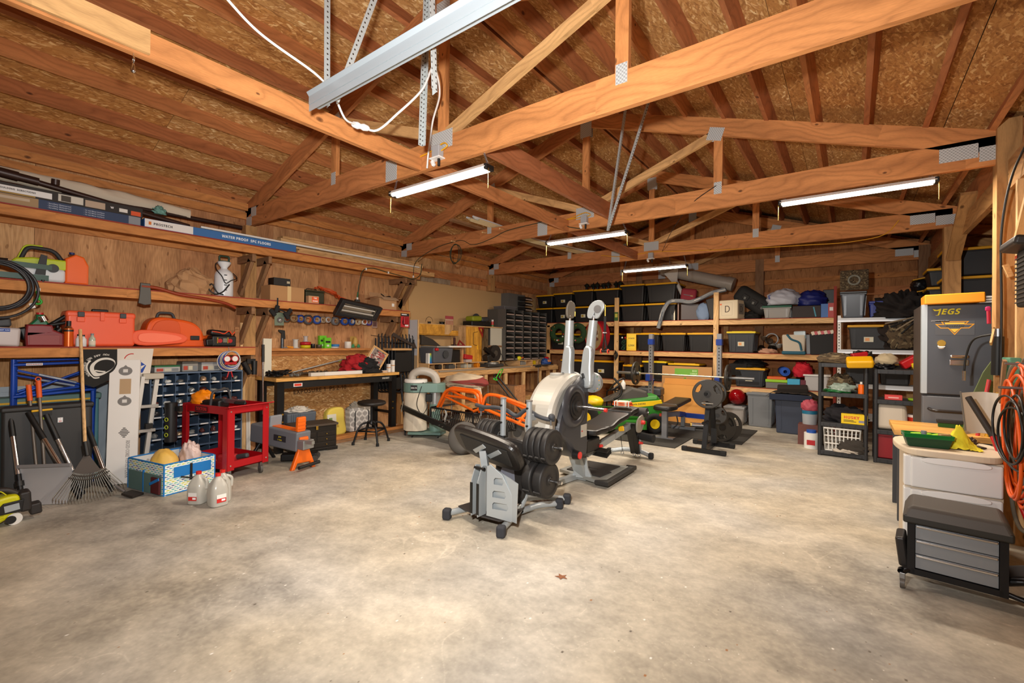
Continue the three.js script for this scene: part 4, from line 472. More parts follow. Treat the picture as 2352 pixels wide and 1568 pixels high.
  print(pb, 'printed_face', 0.236, 1.225, (c, w, h) => { c.fillStyle = '#e6e2dc'; c.fillRect(0, 0, w, h); const em = (y) => { c.fillStyle = '#77736f'; c.beginPath(); c.ellipse(w * 0.52, y, w * 0.23, w * 0.19, 0, 0, 7); c.fill(); c.beginPath(); c.moveTo(w * 0.4, y - w * 0.12); c.lineTo(w * 0.52, y - w * 0.26); c.lineTo(w * 0.64, y - w * 0.12); c.fill(); c.fillStyle = '#d8d4ce'; c.fillRect(w * 0.44, y - w * 0.08, w * 0.16, w * 0.14); }; em(h * 0.09); em(h * 0.34); c.fillStyle = '#b4946c'; c.fillRect(w * 0.34, h * 0.155, w * 0.38, h * 0.125); c.fillStyle = '#4a4644'; for (let i = 0; i < 7; i++) c.fillRect(w * (0.36 + Math.abs(i - 3) * 0.045), h * (0.555 + i * 0.012), w * (0.36 - Math.abs(i - 3) * 0.09), h * 0.007); c.save(); c.translate(w * 0.62, h * 0.66); c.rotate(PI / 2); c.font = `${w * 0.17}px serif`; c.fillStyle = '#3c3836'; c.fillText('RIGID CORE VINYL PLANK', 0, 0, h * 0.3); c.restore(); }, [0, 0.62, 0.0308], [0, 0, 0], { px: 500 });
  // aluminium ladder
  const ld = T('folded_ladder', 'folded aluminium ladder beside the blue-grey bin cabinet', 'ladder', [-5.86, 0, -1.53], XL); for (const [x, z] of [[-0.07, 0.04], [0.06, 0.0], [-0.04, -0.06], [0.09, -0.08]]) bd(ld, 'rail', M(0xc8c6c0, 0.4, 0.5), [x - 0.09, 0, z], [x + 0.05, 1.06, z - 0.1], 0.03, 0.045, [1, 0, 0]); for (let i = 1; i < 4; i++) B(ld, 'rung', M(0xb4b2ac, 0.4, 0.5), [0.16, 0.03, 0.03], [-0.06 + i * 0.03, i * 0.25, 0.02 - i * 0.02]); B(ld, 'top_cap', M(0xb8b0a0, 0.6), [0.18, 0.06, 0.16], [0.07, 1.06, -0.12], [0, 0, 0], 0.01); B(ld, 'clip', A.blk, [0.06, 0.05, 0.05], [0.02, 0.55, 0.0]);
  // rake
  const rk = T('leaf_rake', 'metal tine leaf rake with pale wooden handle', 'rake', [-5.42, 0, -1.03], XL); rod(rk, 'handle', W.pale, [-0.03, 0.48, -0.1], [0.0, 1.535, -0.53], 0.013); rod(rk, 'socket', A.blk, [-0.02, 0.4, -0.07], [-0.03, 0.52, -0.115], 0.019);
  const hub = (a, q) => [Math.sin(a) * q - 0.01, 0.42 - Math.cos(a) * q * 0.98, -0.075 + 0.075 * q / 0.42]; E(rk, 'head_plate', M(0x4a4038, 0.6), [[-0.02, 0.4], [0.0, 0.4], [0.075, 0.25], [0.12, 0.235], [0.07, 0.22], [-0.09, 0.22], [-0.13, 0.2], [-0.1, 0.25]], 0.008, [-0.01, 0.02, -0.045], [-0.15, 0, 0]);
  const tg = []; for (let i = 0; i < 24; i++) { const a = -0.62 + i * 0.054; const A1 = hub(a, 0.18), B1 = hub(a, 0.405), C1 = [B1[0], Math.max(0.004, B1[1] - 0.025), B1[2] + 0.02]; rod(rk, 'tine', M(0x9a9890, 0.4, 0.6), A1, B1, 0.0032, 5); tg.push(rodg(B1, C1, 0.003, 5)); } MG(rk, 'tine_tips', M(0x7c7468, 0.6), tg); tube(rk, 'spreader', M(0x3c342c, 0.6), [-0.62, -0.3, 0, 0.3, 0.62].map((a) => { const q = hub(a, 0.2); return [q[0], q[1], q[2] + 0.004]; }), 0.006, 20, 6); tube(rk, 'spreader', M(0x3c342c, 0.6), [-0.64, -0.3, 0, 0.3, 0.64].map((a) => { const q = hub(a, 0.23); return [q[0], q[1], q[2] + 0.004]; }), 0.005, 20, 6);
  // snow shovel
  const sh = T('snow_shovel', 'grey plastic snow shovel standing on its blade', 'shovel', [-5.6, 0, -0.7], XL - 0.72); sheet(sh, 'blade', M(0xb4b2b2, 0.5), (u, v) => [-0.2 + u * 0.4, 0.004 + v * 0.34, -0.05 - 0.06 * Math.sin(v * 2.2)], 8, 12); B(sh, 'blade_rim', M(0x8e8c8c, 0.5), [0.4, 0.03, 0.015], [0, 0.33, -0.093], [0, 0, 0], 0.004);
  for (const [a, b, l] of [[[-5.75, 0, -0.75], [-6.02, 1.02, -0.7], 'grey pole with short orange grip'], [[-5.72, 0, -0.79], [-6.0, 1.05, -0.76], 'grey pole with looped orange grip']]) { const t = T('garden_pole', l, 'pole', a, 0, 'poles with orange grips'), d = V(b).sub(V(a)), q = (k) => d.clone().multiplyScalar(k).toArray(); rod(t, 'shaft', M(0x7c7268, 0.4, 0.4), q(0), q(0.9), 0.012); rod(t, 'grip', A.org, q(0.86), q(1), 0.019); if (l.includes('looped')) put(t, 'loop', new THREE.TorusGeometry(0.018, 0.005, 6, 16), A.org, q(1.02), [0, PI / 2, 0]); }
  // sectional poles
  [[[-5.7, 0, -0.64], [-6.0, 0.83, -0.58], 'black and silver sectional pole, nearly upright'], [[-5.5, 0, -0.98], [-5.93, 0.78, -0.69], 'black and silver sectional pole in front of the case'], [[-5.62, 0, -1.02], [-5.9, 0.75, -0.8], 'black and silver sectional pole with long silver middle'], [[-5.55, 0, -1.2], [-5.88, 0.6, -1.08], 'silver pole behind the rake head']].forEach(([a, b, l]) => { const t = T('sectional_pole', l, 'pole', a, 0, 'black and silver poles'), d = V(b).sub(V(a)), q = (k) => d.clone().multiplyScalar(k).toArray(); rod(t, 'lower_sleeve', A.blkm, q(0.03), q(0.32), 0.02); rod(t, 'silver_section', A.chrome, q(0.3), q(0.72), 0.018); rod(t, 'upper_sleeve', A.blk, q(0.7), q(1), 0.021); rod(t, 'collar', A.blk, q(0.2), q(0.25), 0.03); });
  const pf = T('pole_foot', 'black scraper foot lying flat beside the rake', 'pole foot', [-5.36, 0, -1.26], 0.5); E(pf, 'paddle', M(0x2c2622, 0.6), [[-0.03, -0.05], [0.1, -0.06], [0.1, 0.05], [-0.03, 0.05]], 0.02, [0.03, 0.03, 0], [-PI / 2, 0.15, 0], 0.003); rod(pf, 'stub', A.steel, [-0.02, 0.04, 0], [-0.1, 0.1, 0.02], 0.012);
  // leaf blower
  const lb = T('leaf_blower', 'lime yellow cordless leaf blower with black handle', 'blower', [-5.27, 0, -0.44], XL), lm = M(0xd8d608, 0.4), bk2 = M(0x2a2624, 0.5);
  E(lb, 'body', lm, smooth([[-0.3, 0.02], [-0.32, 0.12], [-0.12, 0.15], [0.04, 0.225], [0.12, 0.22], [0.12, 0.12], [0.07, 0.06], [0.0, 0.02], [-0.1, 0.006]], 50), 0.16, [0, 0, 0], [0, 0, 0], 0.02); pipe(lb, 'handle', bk2, [[-0.28, 0.14, 0], [-0.26, 0.26, 0], [0.06, 0.27, 0], [0.14, 0.2, 0]], 0.024, 0.05); B(lb, 'motor_cover', bk2, [0.07, 0.16, 0.13], [0.16, 0.16, 0], [0, 0, 0.06], 0.02); E(lb, 'label_plate', A.blk, [[0.0, 0.13], [0.04, 0.18], [0.15, 0.19], [0.14, 0.1], [0.02, 0.095]], 0.02, [0, 0, 0.085], [0, 0, 0], 0.005); B(lb, 'sticker', M(0xa8b0b4, 0.4), [0.08, 0.05, 0.002], [0.085, 0.14, 0.0965], [0, 0, 0.12]); C(lb, 'wheel', A.white, 0.045, 0.045, 0.1, [0.1, 0.046, 0.03], [PI / 2, 0, 0]); C(lb, 'wheel_hub', A.blk, 0.03, 0.03, 0.01, [0.08, 0.046, 0.086], [PI / 2, 0, 0]); B(lb, 'battery', bk2, [0.07, 0.09, 0.1], [0.22, 0.085, 0], [0, 0, 0.1], 0.015); for (let i = 0; i < 5; i++) B(lb, 'vent_rib', M(0xb8b400, 0.5), [0.13, 0.006, 0.006], [-0.02, 0.04 + i * 0.018, 0.082], [0, 0, 0.2]); pipe(lb, 'handle_stripe', lm, [[-0.2, 0.26, 0.024], [0.03, 0.268, 0.024], [0.06, 0.23, 0.024]], 0.004, 0.02, 6);
}
{ // bin cabinet
  const c = T('bin_cabinet', 'blue-grey open bin cabinet full of small hardware', 'cabinet', [-6.0, 0, -2.055], XL), m = M(0x566980, 0.5, 0.2), m2 = m, w = 0.91, n = 8, rows = 9, h = 1.07 / rows;
  Q(c, 'back', m, [-w / 2, w / 2], [0, 1.08], [-0.31, -0.3]);
  for (let i = 0; i <= n; i++) Q(c, 'divider', i % n ? m : m2, [-w / 2 + i * w / n - (i % n ? 0.002 : 0.006), -w / 2 + i * w / n + (i % n ? 0.002 : 0.006)], [0, 1.08], [-0.3, i % n ? -0.015 : 0]);
  for (let j = 0; j <= rows; j++) Q(c, 'shelf', m2, [-w / 2, w / 2], [j * h, j * h + 0.018], [-0.3, 0.002]);
  for (let j = 3; j < rows; j++) for (let i = 0; i < n; i++) { if (rnd() < 0.85) B(c, 'label_strip', A.white, [rr(0.05, 0.09), 0.015, 0.002], [-w / 2 + (i + 0.5) * w / n + rr(-0.01, 0.01), j * h + 0.009, 0.0035]); if (rnd() < 0.8) blob(c, 'hardware', M([0x8c8c88, 0xb0b0aa, 0x6a3a34, 0xc0a080, 0xd4d4d0, 0x4a4a4c][Math.floor(rnd() * 6)], 0.35, rnd() < 0.5 ? 0.6 : 0), rr(0.05, 0.09), rr(0.02, 0.06), 0.08, [-w / 2 + (i + 0.5) * w / n, j * h + 0.018, -0.07], { amp: 0.35, f: 4, seg: 10 }); }
  // clutter on top
  const K = 'small cases on the bin cabinet', bx2 = (x, w2, h2, d, col, l, lid) => { const t = T('parts_case', l, 'parts case', [-6.13, 1.089, -2.055 - x], XL + rr(-0.1, 0.1), K); B(t, 'tray', M(col, 0.3), [w2, h2, d], [0, h2 / 2, 0], [0, 0, 0], 0.008); B(t, 'lid', M(lid ?? col, 0.3), [w2 * 1.01, h2 * 0.3, d * 1.01], [0, h2 * 1.1, 0], [0, 0, 0], 0.006); for (let i = 0; i < 3; i++) B(t, 'compartment', M([0xb84a3a, 0xc8c4b0, 0x808488][i], 0.4, 0.2), [w2 * 0.25, h2 * 0.5, 0.004], [-w2 * 0.3 + i * w2 * 0.3, h2 * 0.45, d / 2 + 0.001]); };
  bx2(-0.3, 0.24, 0.06, 0.18, 0xa8a8a4, 'clear parts case with green lid on the bin cabinet', 0x1f6a40); bx2(-0.08, 0.16, 0.09, 0.16, 0x8c8a84, 'grey parts case in the middle of the cabinet top', 0x4a4844); bx2(0.12, 0.2, 0.08, 0.18, 0xb4b2ac, 'pale clear parts case with black latch', 0x8a8c90); bx2(0.33, 0.2, 0.06, 0.17, 0x9a9ca0, 'low parts case with yellow inserts', 0xb09a4a);
  // gauge set hung from the shelf
  const g = T('gauge_manifold', 'red gauge manifold with coiled white hoses hanging from shelf', 'gauge', [-5.95, 1.1, -2.34], XL); for (let i = 0; i < 6; i++) put(g, 'hose_loop', new THREE.TorusGeometry(0.12 - i * 0.006, 0.005, 6, 30), [M(0xd0ccc4, 0.5), M(0x3a56b0, 0.5), M(0xc8c4b8, 0.5)][i % 3], [0.005 * i, 0.1 + 0.006 * i, 0.006 * i], [0, 0.06 * i - 0.15, 0.2 * i]); for (const x of [-0.04, 0.045]) { C(g, 'gauge_dial', A.white, 0.035, 0.035, 0.02, [x, 0.13, 0.045], [PI / 2, 0, 0]); put(g, 'gauge_rim', new THREE.TorusGeometry(0.036, 0.005, 8, 20), A.red, [x, 0.13, 0.055]); } B(g, 'manifold', A.red, [0.13, 0.03, 0.03], [0, 0.075, 0.045], [0, 0, 0], 0.008); for (const s of [-1, 1]) rod(g, 'nozzle', A.red, [s * 0.012, -0.02, 0.03], [s * 0.03, -0.09, 0.03], 0.008); rod(g, 'hanger', A.steel, [0, 0.21, 0], [0, 0.27, -0.02], 0.004);
}
{ // patterned tote with its load
  const fish = canvasTex(512, 512, (c, w, h) => { c.fillStyle = '#f2f2ea'; c.fillRect(0, 0, w, h); const cs = ['#38b0b0', '#c8d02a', '#2a4a8c', '#48b89a', '#2a9ac8']; for (let y = 0; y < 16; y++) for (let x = 0; x < 11; x++) { c.fillStyle = cs[(x * 3 + y * 2 + (x * y) % 3) % 5]; c.beginPath(); c.ellipse(x * 48 + (y % 2) * 24 + 12, y * 32 + 14, 16, 8, 0, 0, 7); c.fill(); c.beginPath(); c.moveTo(x * 48 + (y % 2) * 24 + 26, y * 32 + 14); c.lineTo(x * 48 + (y % 2) * 24 + 36, y * 32 + 6); c.lineTo(x * 48 + (y % 2) * 24 + 36, y * 32 + 22); c.fill(); } });
  const t = T('patterned_tote', 'collapsible tote with blue trim and fish pattern', 'tote bag', [-5.42, 0, -1.63], 0.2), fm = M(0xffffff, 0.85, 0, { map: fish }), bm = M(0x1478c4, 0.6);
  const w = 0.6, d = 0.46, h = 0.29; B(t, 'side_panel', fm, [0.006, h, d], [w / 2, h / 2, 0]); B(t, 'side_panel', fm, [w, h, 0.006], [0, h / 2, d / 2]); B(t, 'side_panel', M(0xd8d8d4, 0.8), [0.006, h, d], [-w / 2, h / 2, 0]); B(t, 'side_panel', M(0xd8d8d4, 0.8), [w, h, 0.006], [0, h / 2, -d / 2]); B(t, 'bottom', M(0x888884, 0.8), [w, 0.008, d], [0, 0.006, 0]);
  for (const [x, z] of [[1, 1], [1, -1], [-1, 1], [-1, -1]]) rod(t, 'piping', bm, [x * w / 2, 0, z * d / 2], [x * w / 2, h, z * d / 2], 0.007); for (const y of [0.006, h]) pipe(t, 'piping', bm, [[-w / 2, y, -d / 2], [w / 2, y, -d / 2], [w / 2, y, d / 2], [-w / 2, y, d / 2], [-w / 2, y, -d / 2]], 0.007, 0.01, 8);
  B(t, 'mesh_pocket', M(0x5f7c76, 0.8), [w * 0.92, h * 0.62, 0.006], [0, h * 0.33, d / 2 + 0.008]); B(t, 'pocket_divider', bm, [0.014, h * 0.7, 0.012], [-0.02, h * 0.36, d / 2 + 0.008]); B(t, 'flap', bm, [0.006, 0.1, 0.34], [w / 2 + 0.006, 0.2, -0.02], [0, 0, 0], 0.002); B(t, 'strap', A.blk, [0.012, 0.16, 0.02], [w / 2 + 0.012, 0.18, 0], [0, 0, 0], 0.003); tube(t, 'handle', A.blk, [[w / 2 + 0.01, 0.15, 0.09], [w / 2 + 0.035, 0.125, 0.0], [w / 2 + 0.01, 0.15, -0.09]], 0.008, 20, 6); B(t, 'strap', bm, [0.02, 0.29, 0.006], [-0.14, 0.15, -d / 2 + 0.01]); B(t, 'dark_pouch', M(0x55181c, 0.6), [0.14, 0.15, 0.02], [0.2, 0.09, d / 2 + 0.016], [0, 0, 0], 0.008); B(t, 'strap', bm, [0.16, 0.025, 0.006], [0.2, 0.13, d / 2 + 0.03], [0, 0, 0.4]);
  const y = T('yellow_helmet', 'yellow domed float resting in the patterned tote', 'float', [-5.42, 0.012, -1.56], 0.2); blob(y, 'dome', M(0xe8bc5a, 0.5), 0.3, 0.36, 0.24, [0, 0, 0], { amp: 0.04, flat: 0.9 }); B(y, 'tag', A.white, [0.05, 0.02, 0.002], [-0.06, 0.27, 0.105], [-0.4, 0, 0]);
  const pb = T('plastic_sack', 'crumpled translucent plastic sack in the patterned tote', 'plastic bag', [-5.38, 0.012, -1.77], 0.2); blob(pb, 'sack', M(0xd8c0b8, 0.35), 0.22, 0.4, 0.18, [0, 0, 0], { amp: 0.16, f: 2.4, flat: 0.9 });
  for (const [i, [x, z, l]] of [[-4.66, -1.6, 'water jug with red cap beside the patterned tote'], [-4.55, -1.75, 'water jug with red cap behind the labelled jug'], [-4.46, -1.68, 'water jug with white and red label and red cap']].entries()) {
    const j = T('water_jug', l, 'jug', [x, 0, z], 0.6 + i * 0.5, 'water jugs on the floor'); const jm = new THREE.MeshPhysicalMaterial({ color: 0xd9d6cc, roughness: 0.25, transmission: 0.35, thickness: 0, side: THREE.DoubleSide });
    const g = new THREE.LatheGeometry([[0.001, 0], [0.066, 0], [0.074, 0.012], [0.075, 0.14], [0.066, 0.18], [0.035, 0.235], [0.02, 0.25], [0.019, 0.262]].map((a) => new THREE.Vector2(...a)), 28), q = g.attributes.position; for (let k = 0; k < q.count; k++) { const r = Math.hypot(q.getX(k), q.getZ(k)); if (r > 0.03) { const s = 1 / Math.pow(Math.abs(q.getX(k) / r) ** 4 + Math.abs(q.getZ(k) / r) ** 4, 0.25) * 0.95; q.setX(k, q.getX(k) * s); q.setZ(k, q.getZ(k) * s); } } g.computeVertexNormals(); put(j, 'bottle', g, jm); C(j, 'cap', M(0xd0241c, 0.4), 0.022, 0.022, 0.024, [0, 0.268, 0]); pipe(j, 'handle', jm, [[0.03, 0.23, 0], [0.075, 0.21, 0], [0.07, 0.13, 0]], 0.012, 0.03); if (i !== 1) print(j, 'label', 0.075, 0.07, (c, w2, h2) => { c.fillStyle = '#f0ece6'; c.fillRect(0, 0, w2, h2); c.fillStyle = '#cc2a24'; c.fillRect(0, h2 * 0.5, w2, h2 * 0.5); c.fillStyle = '#fff'; c.fillRect(w2 * 0.5, h2 * 0.6, w2 * 0.4, h2 * 0.25); }, [0, 0.075, 0.074]);
  }
}
{ // red cart
  const t = T('tool_cart', 'red two-tray steel tool cart with angled legs', 'cart', [-5.47, 0, -2.13], 0.22), r = M(0xb40e1a, 0.35, 0.15), w = 0.74, d = 0.46;
  const tray = (y, hh, n) => { Q(t, n + '_floor', r, [-w / 2, w / 2], [y, y + 0.01], [-d / 2, d / 2]); for (const s of [-1, 1]) { Q(t, n + '_side', r, [-w / 2, w / 2], [y, y + hh], s > 0 ? [d / 2 - 0.008, d / 2] : [-d / 2, -d / 2 + 0.008]); Q(t, n + '_side', r, s > 0 ? [w / 2 - 0.008, w / 2] : [-w / 2, -w / 2 + 0.008], [y, y + hh], [-d / 2, d / 2]); } };
  tray(0.69, 0.08, 'top_tray'); tray(0.13, 0.08, 'bottom_tray'); B(t, 'tray_lip', r, [0.07, 0.012, d + 0.06], [w / 2 + 0.02, 0.768, 0], [0, 0, 0.25], 0.004); for (const [x, z] of [[1, 1], [1, -1], [-1, 1], [-1, -1]]) { Q(t, 'leg', r, x > 0 ? [w / 2, w / 2 + 0.005] : [-w / 2 - 0.005, -w / 2], [0.12, 0.75], z > 0 ? [d / 2 - 0.07, d / 2] : [-d / 2, -d / 2 + 0.07]); Q(t, 'leg', r, x > 0 ? [w / 2 - 0.07, w / 2] : [-w / 2, -w / 2 + 0.07], [0.12, 0.75], z > 0 ? [d / 2, d / 2 + 0.005] : [-d / 2 - 0.005, -d / 2]); C(t, 'caster', M(0x55524c, 0.6), 0.045, 0.045, 0.025, [x * (w / 2 - 0.05), 0.046, z * (d / 2 - 0.05)], [PI / 2, 0, 0.3]); B(t, 'caster_fork', A.steel, [0.03, 0.08, 0.035], [x * (w / 2 - 0.05), 0.09, z * (d / 2 - 0.05)]); for (const y of [0.72, 0.17]) C(t, 'bolt', A.chrome, 0.008, 0.008, 0.006, [x * (w / 2 + 0.007), y, z * (d / 2 - 0.03)], [0, 0, PI / 2], 8); }
  print(t, 'maker_label', 0.2, 0.055, txt('TEKTON', '#d22', '#3a0c10', 0.85), [-0.05, 0.725, d / 2 + 0.0055]);
  const cyl = T('bottle_holder', 'black cylinder with lime marks hanging on the red cart', 'canister', [-5.78, 0.36, -1.72], 0.22); C(cyl, 'canister', M(0x1e1e20, 0.4), 0.055, 0.055, 0.36, [0, 0.19, 0]); C(cyl, 'cap', A.blk, 0.058, 0.058, 0.06, [0, 0.39, 0]); for (const y of [0.09, 0.17, 0.25]) put(cyl, 'lime_mark', new THREE.TorusGeometry(0.018, 0.004, 6, 16), M(0xb8c832, 0.5), [0.02, y, 0.0555], [0, 0.3, 0]); B(cyl, 'bracket', A.blk, [0.12, 0.05, 0.03], [0.08, 0.36, -0.02]);
  const s = T('chainsaw', 'orange and black chainsaw on top of the red cart', 'chainsaw', [-5.55, 0.701, -2.06], 0.5); blob(s, 'engine_cover', M(0xf28a0c, 0.4), 0.24, 0.18, 0.2, [-0.16, 0.02, 0], { amp: 0.14, f: 2.2, flat: 0.7 }); B(s, 'crankcase', A.blk, [0.26, 0.1, 0.16], [-0.02, 0.06, 0], [0, 0, 0], 0.03); pipe(s, 'front_handle', A.dgrey, [[0.02, 0.05, 0.1], [0.04, 0.2, 0.1], [0.08, 0.22, -0.08], [0.1, 0.06, -0.1]], 0.013, 0.05); B(s, 'guide_bar', A.steel, [0.3, 0.05, 0.008], [0.22, 0.09, 0.02], [0.3, 0, -0.08], 0.003); B(s, 'rear_grip', A.blk, [0.12, 0.035, 0.04], [0.34, 0.08, 0.06], [0, 0.3, -0.1], 0.014);
  const pm = T('hand_tool', 'red and grey hand tools lying in the cart tray', 'tool', [-5.27, 0.702, -2.14], -0.3); B(pm, 'handle', M(0xc8403c, 0.5), [0.18, 0.025, 0.03], [0, 0.014, 0.05], [0, 0.3, 0], 0.01); B(pm, 'jaw', A.steel, [0.1, 0.015, 0.03], [-0.12, 0.012, 0.08], [0, 0.3, 0]);
  const bg2 = T('electric_grinder', 'red electric grinder on the lower cart tray', 'power tool', [-5.33, 0.141, -2.1], 0.4); B(bg2, 'motor', M(0xa82428, 0.45), [0.22, 0.09, 0.09], [0, 0.05, 0], [0, 0, 0.1], 0.03); B(bg2, 'grip', A.dgrey, [0.16, 0.05, 0.05], [0.16, 0.08, -0.02], [0, 0, 0.2], 0.02); put(bg2, 'cord_loop', new THREE.TorusGeometry(0.08, 0.008, 6, 24), M(0xa82428, 0.5), [-0.12, 0.012, 0.05], [PI / 2, 0, 0]);
  // clamping saw horse
  const j = T('jaw_stand', 'grey and orange clamping work stand beside the cart', 'work stand', [-5.42, 0, -2.68], 0.22), gm = M(0x6c7076, 0.45), or = M(0xee6a10, 0.4);
  B(j, 'beam', gm, [0.78, 0.22, 0.2], [0.02, 0.33, 0], [0, 0, -0.06], 0.02); B(j, 'beam_top', or, [0.5, 0.02, 0.1], [0.1, 0.435, 0], [0, 0, -0.06], 0.005); B(j, 'rear_jaw', M(0x8a9096, 0.45), [0.04, 0.14, 0.16], [-0.06, 0.5, 0], [0, 0, -0.1], 0.015); E(j, 'front_leg', or, [[-0.14, 0], [-0.1, 0], [-0.07, 0.07], [0.07, 0.07], [0.1, 0], [0.14, 0], [0.07, 0.2], [0.05, 0.36], [-0.05, 0.36], [-0.07, 0.2]], 0.06, [0.42, 0, 0.02], [0, PI / 2 - 0.3, 0], 0.012); B(j, 'jaw_pad', or, [0.05, 0.17, 0.11], [0.38, 0.5, 0.02], [0, 0, -0.06], 0.015); for (let i = 0; i < 3; i++) B(j, 'pad_rib', M(0xd85c0a, 0.5), [0.006, 0.012, 0.1], [0.404, 0.45 + i * 0.04, 0.02]); B(j, 'vice_block', M(0x9a9c9c, 0.4, 0.6), [0.1, 0.1, 0.15], [0.46, 0.28, 0.02], [0, 0, 0], 0.008); B(j, 'clamp_bar', M(0xa0a29e, 0.4, 0.6), [0.2, 0.035, 0.04], [0.52, 0.32, 0.06]); print(j, 'label', 0.2, 0.07, txt('JAW|1 TON', '#e8d42a', '#2a2a30', 0.7), [0.14, 0.33, 0.1012], [0, 0, -0.06]); rod(j, 'foot_bar', A.blk, [0.5, 0.05, -0.14], [0.52, 0.05, 0.16], 0.02); rod(j, 'rear_leg', A.blkm, [-0.3, 0.0, -0.18], [-0.28, 0.26, 0], 0.02); rod(j, 'rear_leg', A.blkm, [-0.3, 0.0, 0.18], [-0.28, 0.26, 0], 0.02);
  const dl = T('floor_jack', 'black trolley jack handle lying behind the orange stand', 'jack', [-5.35, 0, -2.9], 0.9); B(dl, 'frame', A.blkm, [0.4, 0.08, 0.14], [0, 0.06, 0], [0, 0, 0], 0.015); for (const s2 of [-1, 1]) C(dl, 'wheel', M(0x3a3632, 0.5), 0.04, 0.04, 0.03, [0.18, 0.04, s2 * 0.09], [PI / 2, 0, 0]);
}
{ // workbench
  const t = T('workbench', 'black steel workbench with butcher block top', 'workbench', [-6.155, 0, -3.83], XL), w = 1.96, d = 0.61;
  bd(t, 'top', W.block, [-w / 2, 0.947, 0], [w / 2, 0.947, 0], 0.042, d, [0, 1, 0]); Q(t, 'front_apron', A.blk, [-w / 2 + 0.03, w / 2 - 0.03], [0.83, 0.925], [d / 2 - 0.05, d / 2 - 0.03]); Q(t, 'rear_apron', A.blk, [-w / 2 + 0.03, w / 2 - 0.03], [0.83, 0.925], [-d / 2 + 0.03, -d / 2 + 0.05]);
  for (const s of [-1, 1]) { for (const z of [-1, 1]) Q(t, 'leg', A.blkm, s < 0 ? [-w / 2 + 0.03, -w / 2 + 0.12] : [w / 2 - 0.12, w / 2 - 0.03], [0, 0.925], z > 0 ? [d / 2 - 0.11, d / 2 - 0.03] : [-d / 2 + 0.03, -d / 2 + 0.11]); Q(t, 'end_rail', A.blk, s < 0 ? [-w / 2 + 0.04, -w / 2 + 0.07] : [w / 2 - 0.07, w / 2 - 0.04], [0.3, 0.34], [-d / 2 + 0.1, d / 2 - 0.1]); for (const y of [0.4, 0.5]) C(t, 'adjuster', A.brass, 0.012, 0.012, 0.01, [s * (w / 2 - 0.1), y, d / 2 - 0.026], [PI / 2, 0, 0], 10); }
  print(t, 'brand_print', 0.2, 0.05, txt('HUSKY', '#d8d4c8', '#141414', 0.8), [w / 2 - 0.24, 0.885, d / 2 - 0.0285]); print(t, 'price_label', 0.12, 0.045, (c, a, b) => { c.fillStyle = '#e8e4e0'; c.fillRect(0, 0, a, b); c.fillStyle = '#d8402a'; c.fillRect(a * 0.1, b * 0.15, a * 0.8, b * 0.7); }, [-w / 2 + 0.3, 0.87, d / 2 - 0.0285]);
  const o = T('strand_board_panel', 'strand board sheet standing behind the workbench', 'board', [XW + 0.012, 0, -3.85], XL); { const g = new THREE.BoxGeometry(1.72, 1.24, 0.014), uv = g.attributes.uv; for (let i = 0; i < uv.count; i++) uv.setXY(i, uv.getX(i) * 1.72, uv.getY(i) * 1.24); put(o, 'sheet', g, W.osb2, [0, 0.62, 0]); } print(o, 'stencil', 0.9, 0.1, (c, a, b) => { c.fillStyle = '#b98a55'; c.fillRect(0, 0, a, b); c.fillStyle = '#5a4028'; c.font = `bold ${b * 0.9}px sans-serif`; c.fillText('EXPOSURE 1  PS 2-10', 0, b * 0.85, a); }, [0.0, 0.72, 0.008], [0, 0, 0.02]);
  const pl = (i, y, z, l) => { const b = T('floor_plank', l, 'plank', [-5.92, y, -3.52], XL, 'planks under the workbench'); bd(b, 'board', i ? W.rail : W.old, [0, 0.024, 0], [1.45, 0.024, 0], 0.045, 0.14); }; pl(0, 0, 0, 'lower plank lying on the floor under the workbench'); pl(1, 0.049, 0, 'upper plank lying under the workbench');
  // things on the bench, top 0.968
  const fb = T('foam_strip', 'pale foam strip standing at the bench end', 'strip', [-6.36, 0.968, -2.97], XL); B(fb, 'strip', M(0xe8e2cc, 0.7), [0.11, 0.51, 0.03], [0, 0.255, 0], [-0.04, 0, -0.02]); B(fb, 'groove', M(0xd4cbb0, 0.7), [0.1, 0.006, 0.032], [0, 0.48, -0.02], [-0.04, 0, -0.02]);
  for (let i = 0; i < 4; i++) { const b = T('leaning_board', ['brown trim board leaning in the corner by the post', 'pale trim board leaning by the post', 'white trim board leaning by the post', 'narrow brown board leaning behind the foam strip'][i], 'board', [-6.3 - i * 0.02, 0.0, -2.6 - i * 0.07], XL, 'trim boards leaning by the post'); bd(b, 'board', [W.ply2, W.pale, M(0xe4dcd0, 0.6), W.ply2][i], [0, 0, 0], [0, 1.62 + 0.06 * i, -0.09], 0.05, 0.018, [1, 0, 0]); }
  const cb = T('cable_pile', 'pile of black cables and clamps on the workbench', 'cables', [-6.1, 0.968, -3.0], XL); { const gs = []; for (let i = 0; i < 16; i++) { const q = []; for (let k = 0; k < 6; k++) q.push([rr(-0.14, 0.16), rr(0.012, 0.09), rr(-0.13, 0.12)]); gs.push(tubeg(q, 0.009, 24, 5)); } MG(cb, 'cable', A.blk, gs); } for (const x of [0.12, 0.2]) { B(cb, 'clamp', M(0x8a9090, 0.3, 0.6), [0.07, 0.035, 0.05], [x, 0.03, 0.13], [0, x * 3, 0.2], 0.01); C(cb, 'lens', A.chrome, 0.014, 0.014, 0.01, [x, 0.03, 0.158], [PI / 2, 0, 0], 12); }
  const cv = T('camouflage_net', 'dark camouflage fabric spread along the workbench', 'fabric', [-6.12, 0.968, -3.75], XL); sheet(cv, 'fabric', A.camo, (u, v) => [-0.55 + u * 1.05, 0.008 + 0.06 * Math.abs(n2(u * 7, v * 3)), -0.1 + v * 0.2], 40, 10);
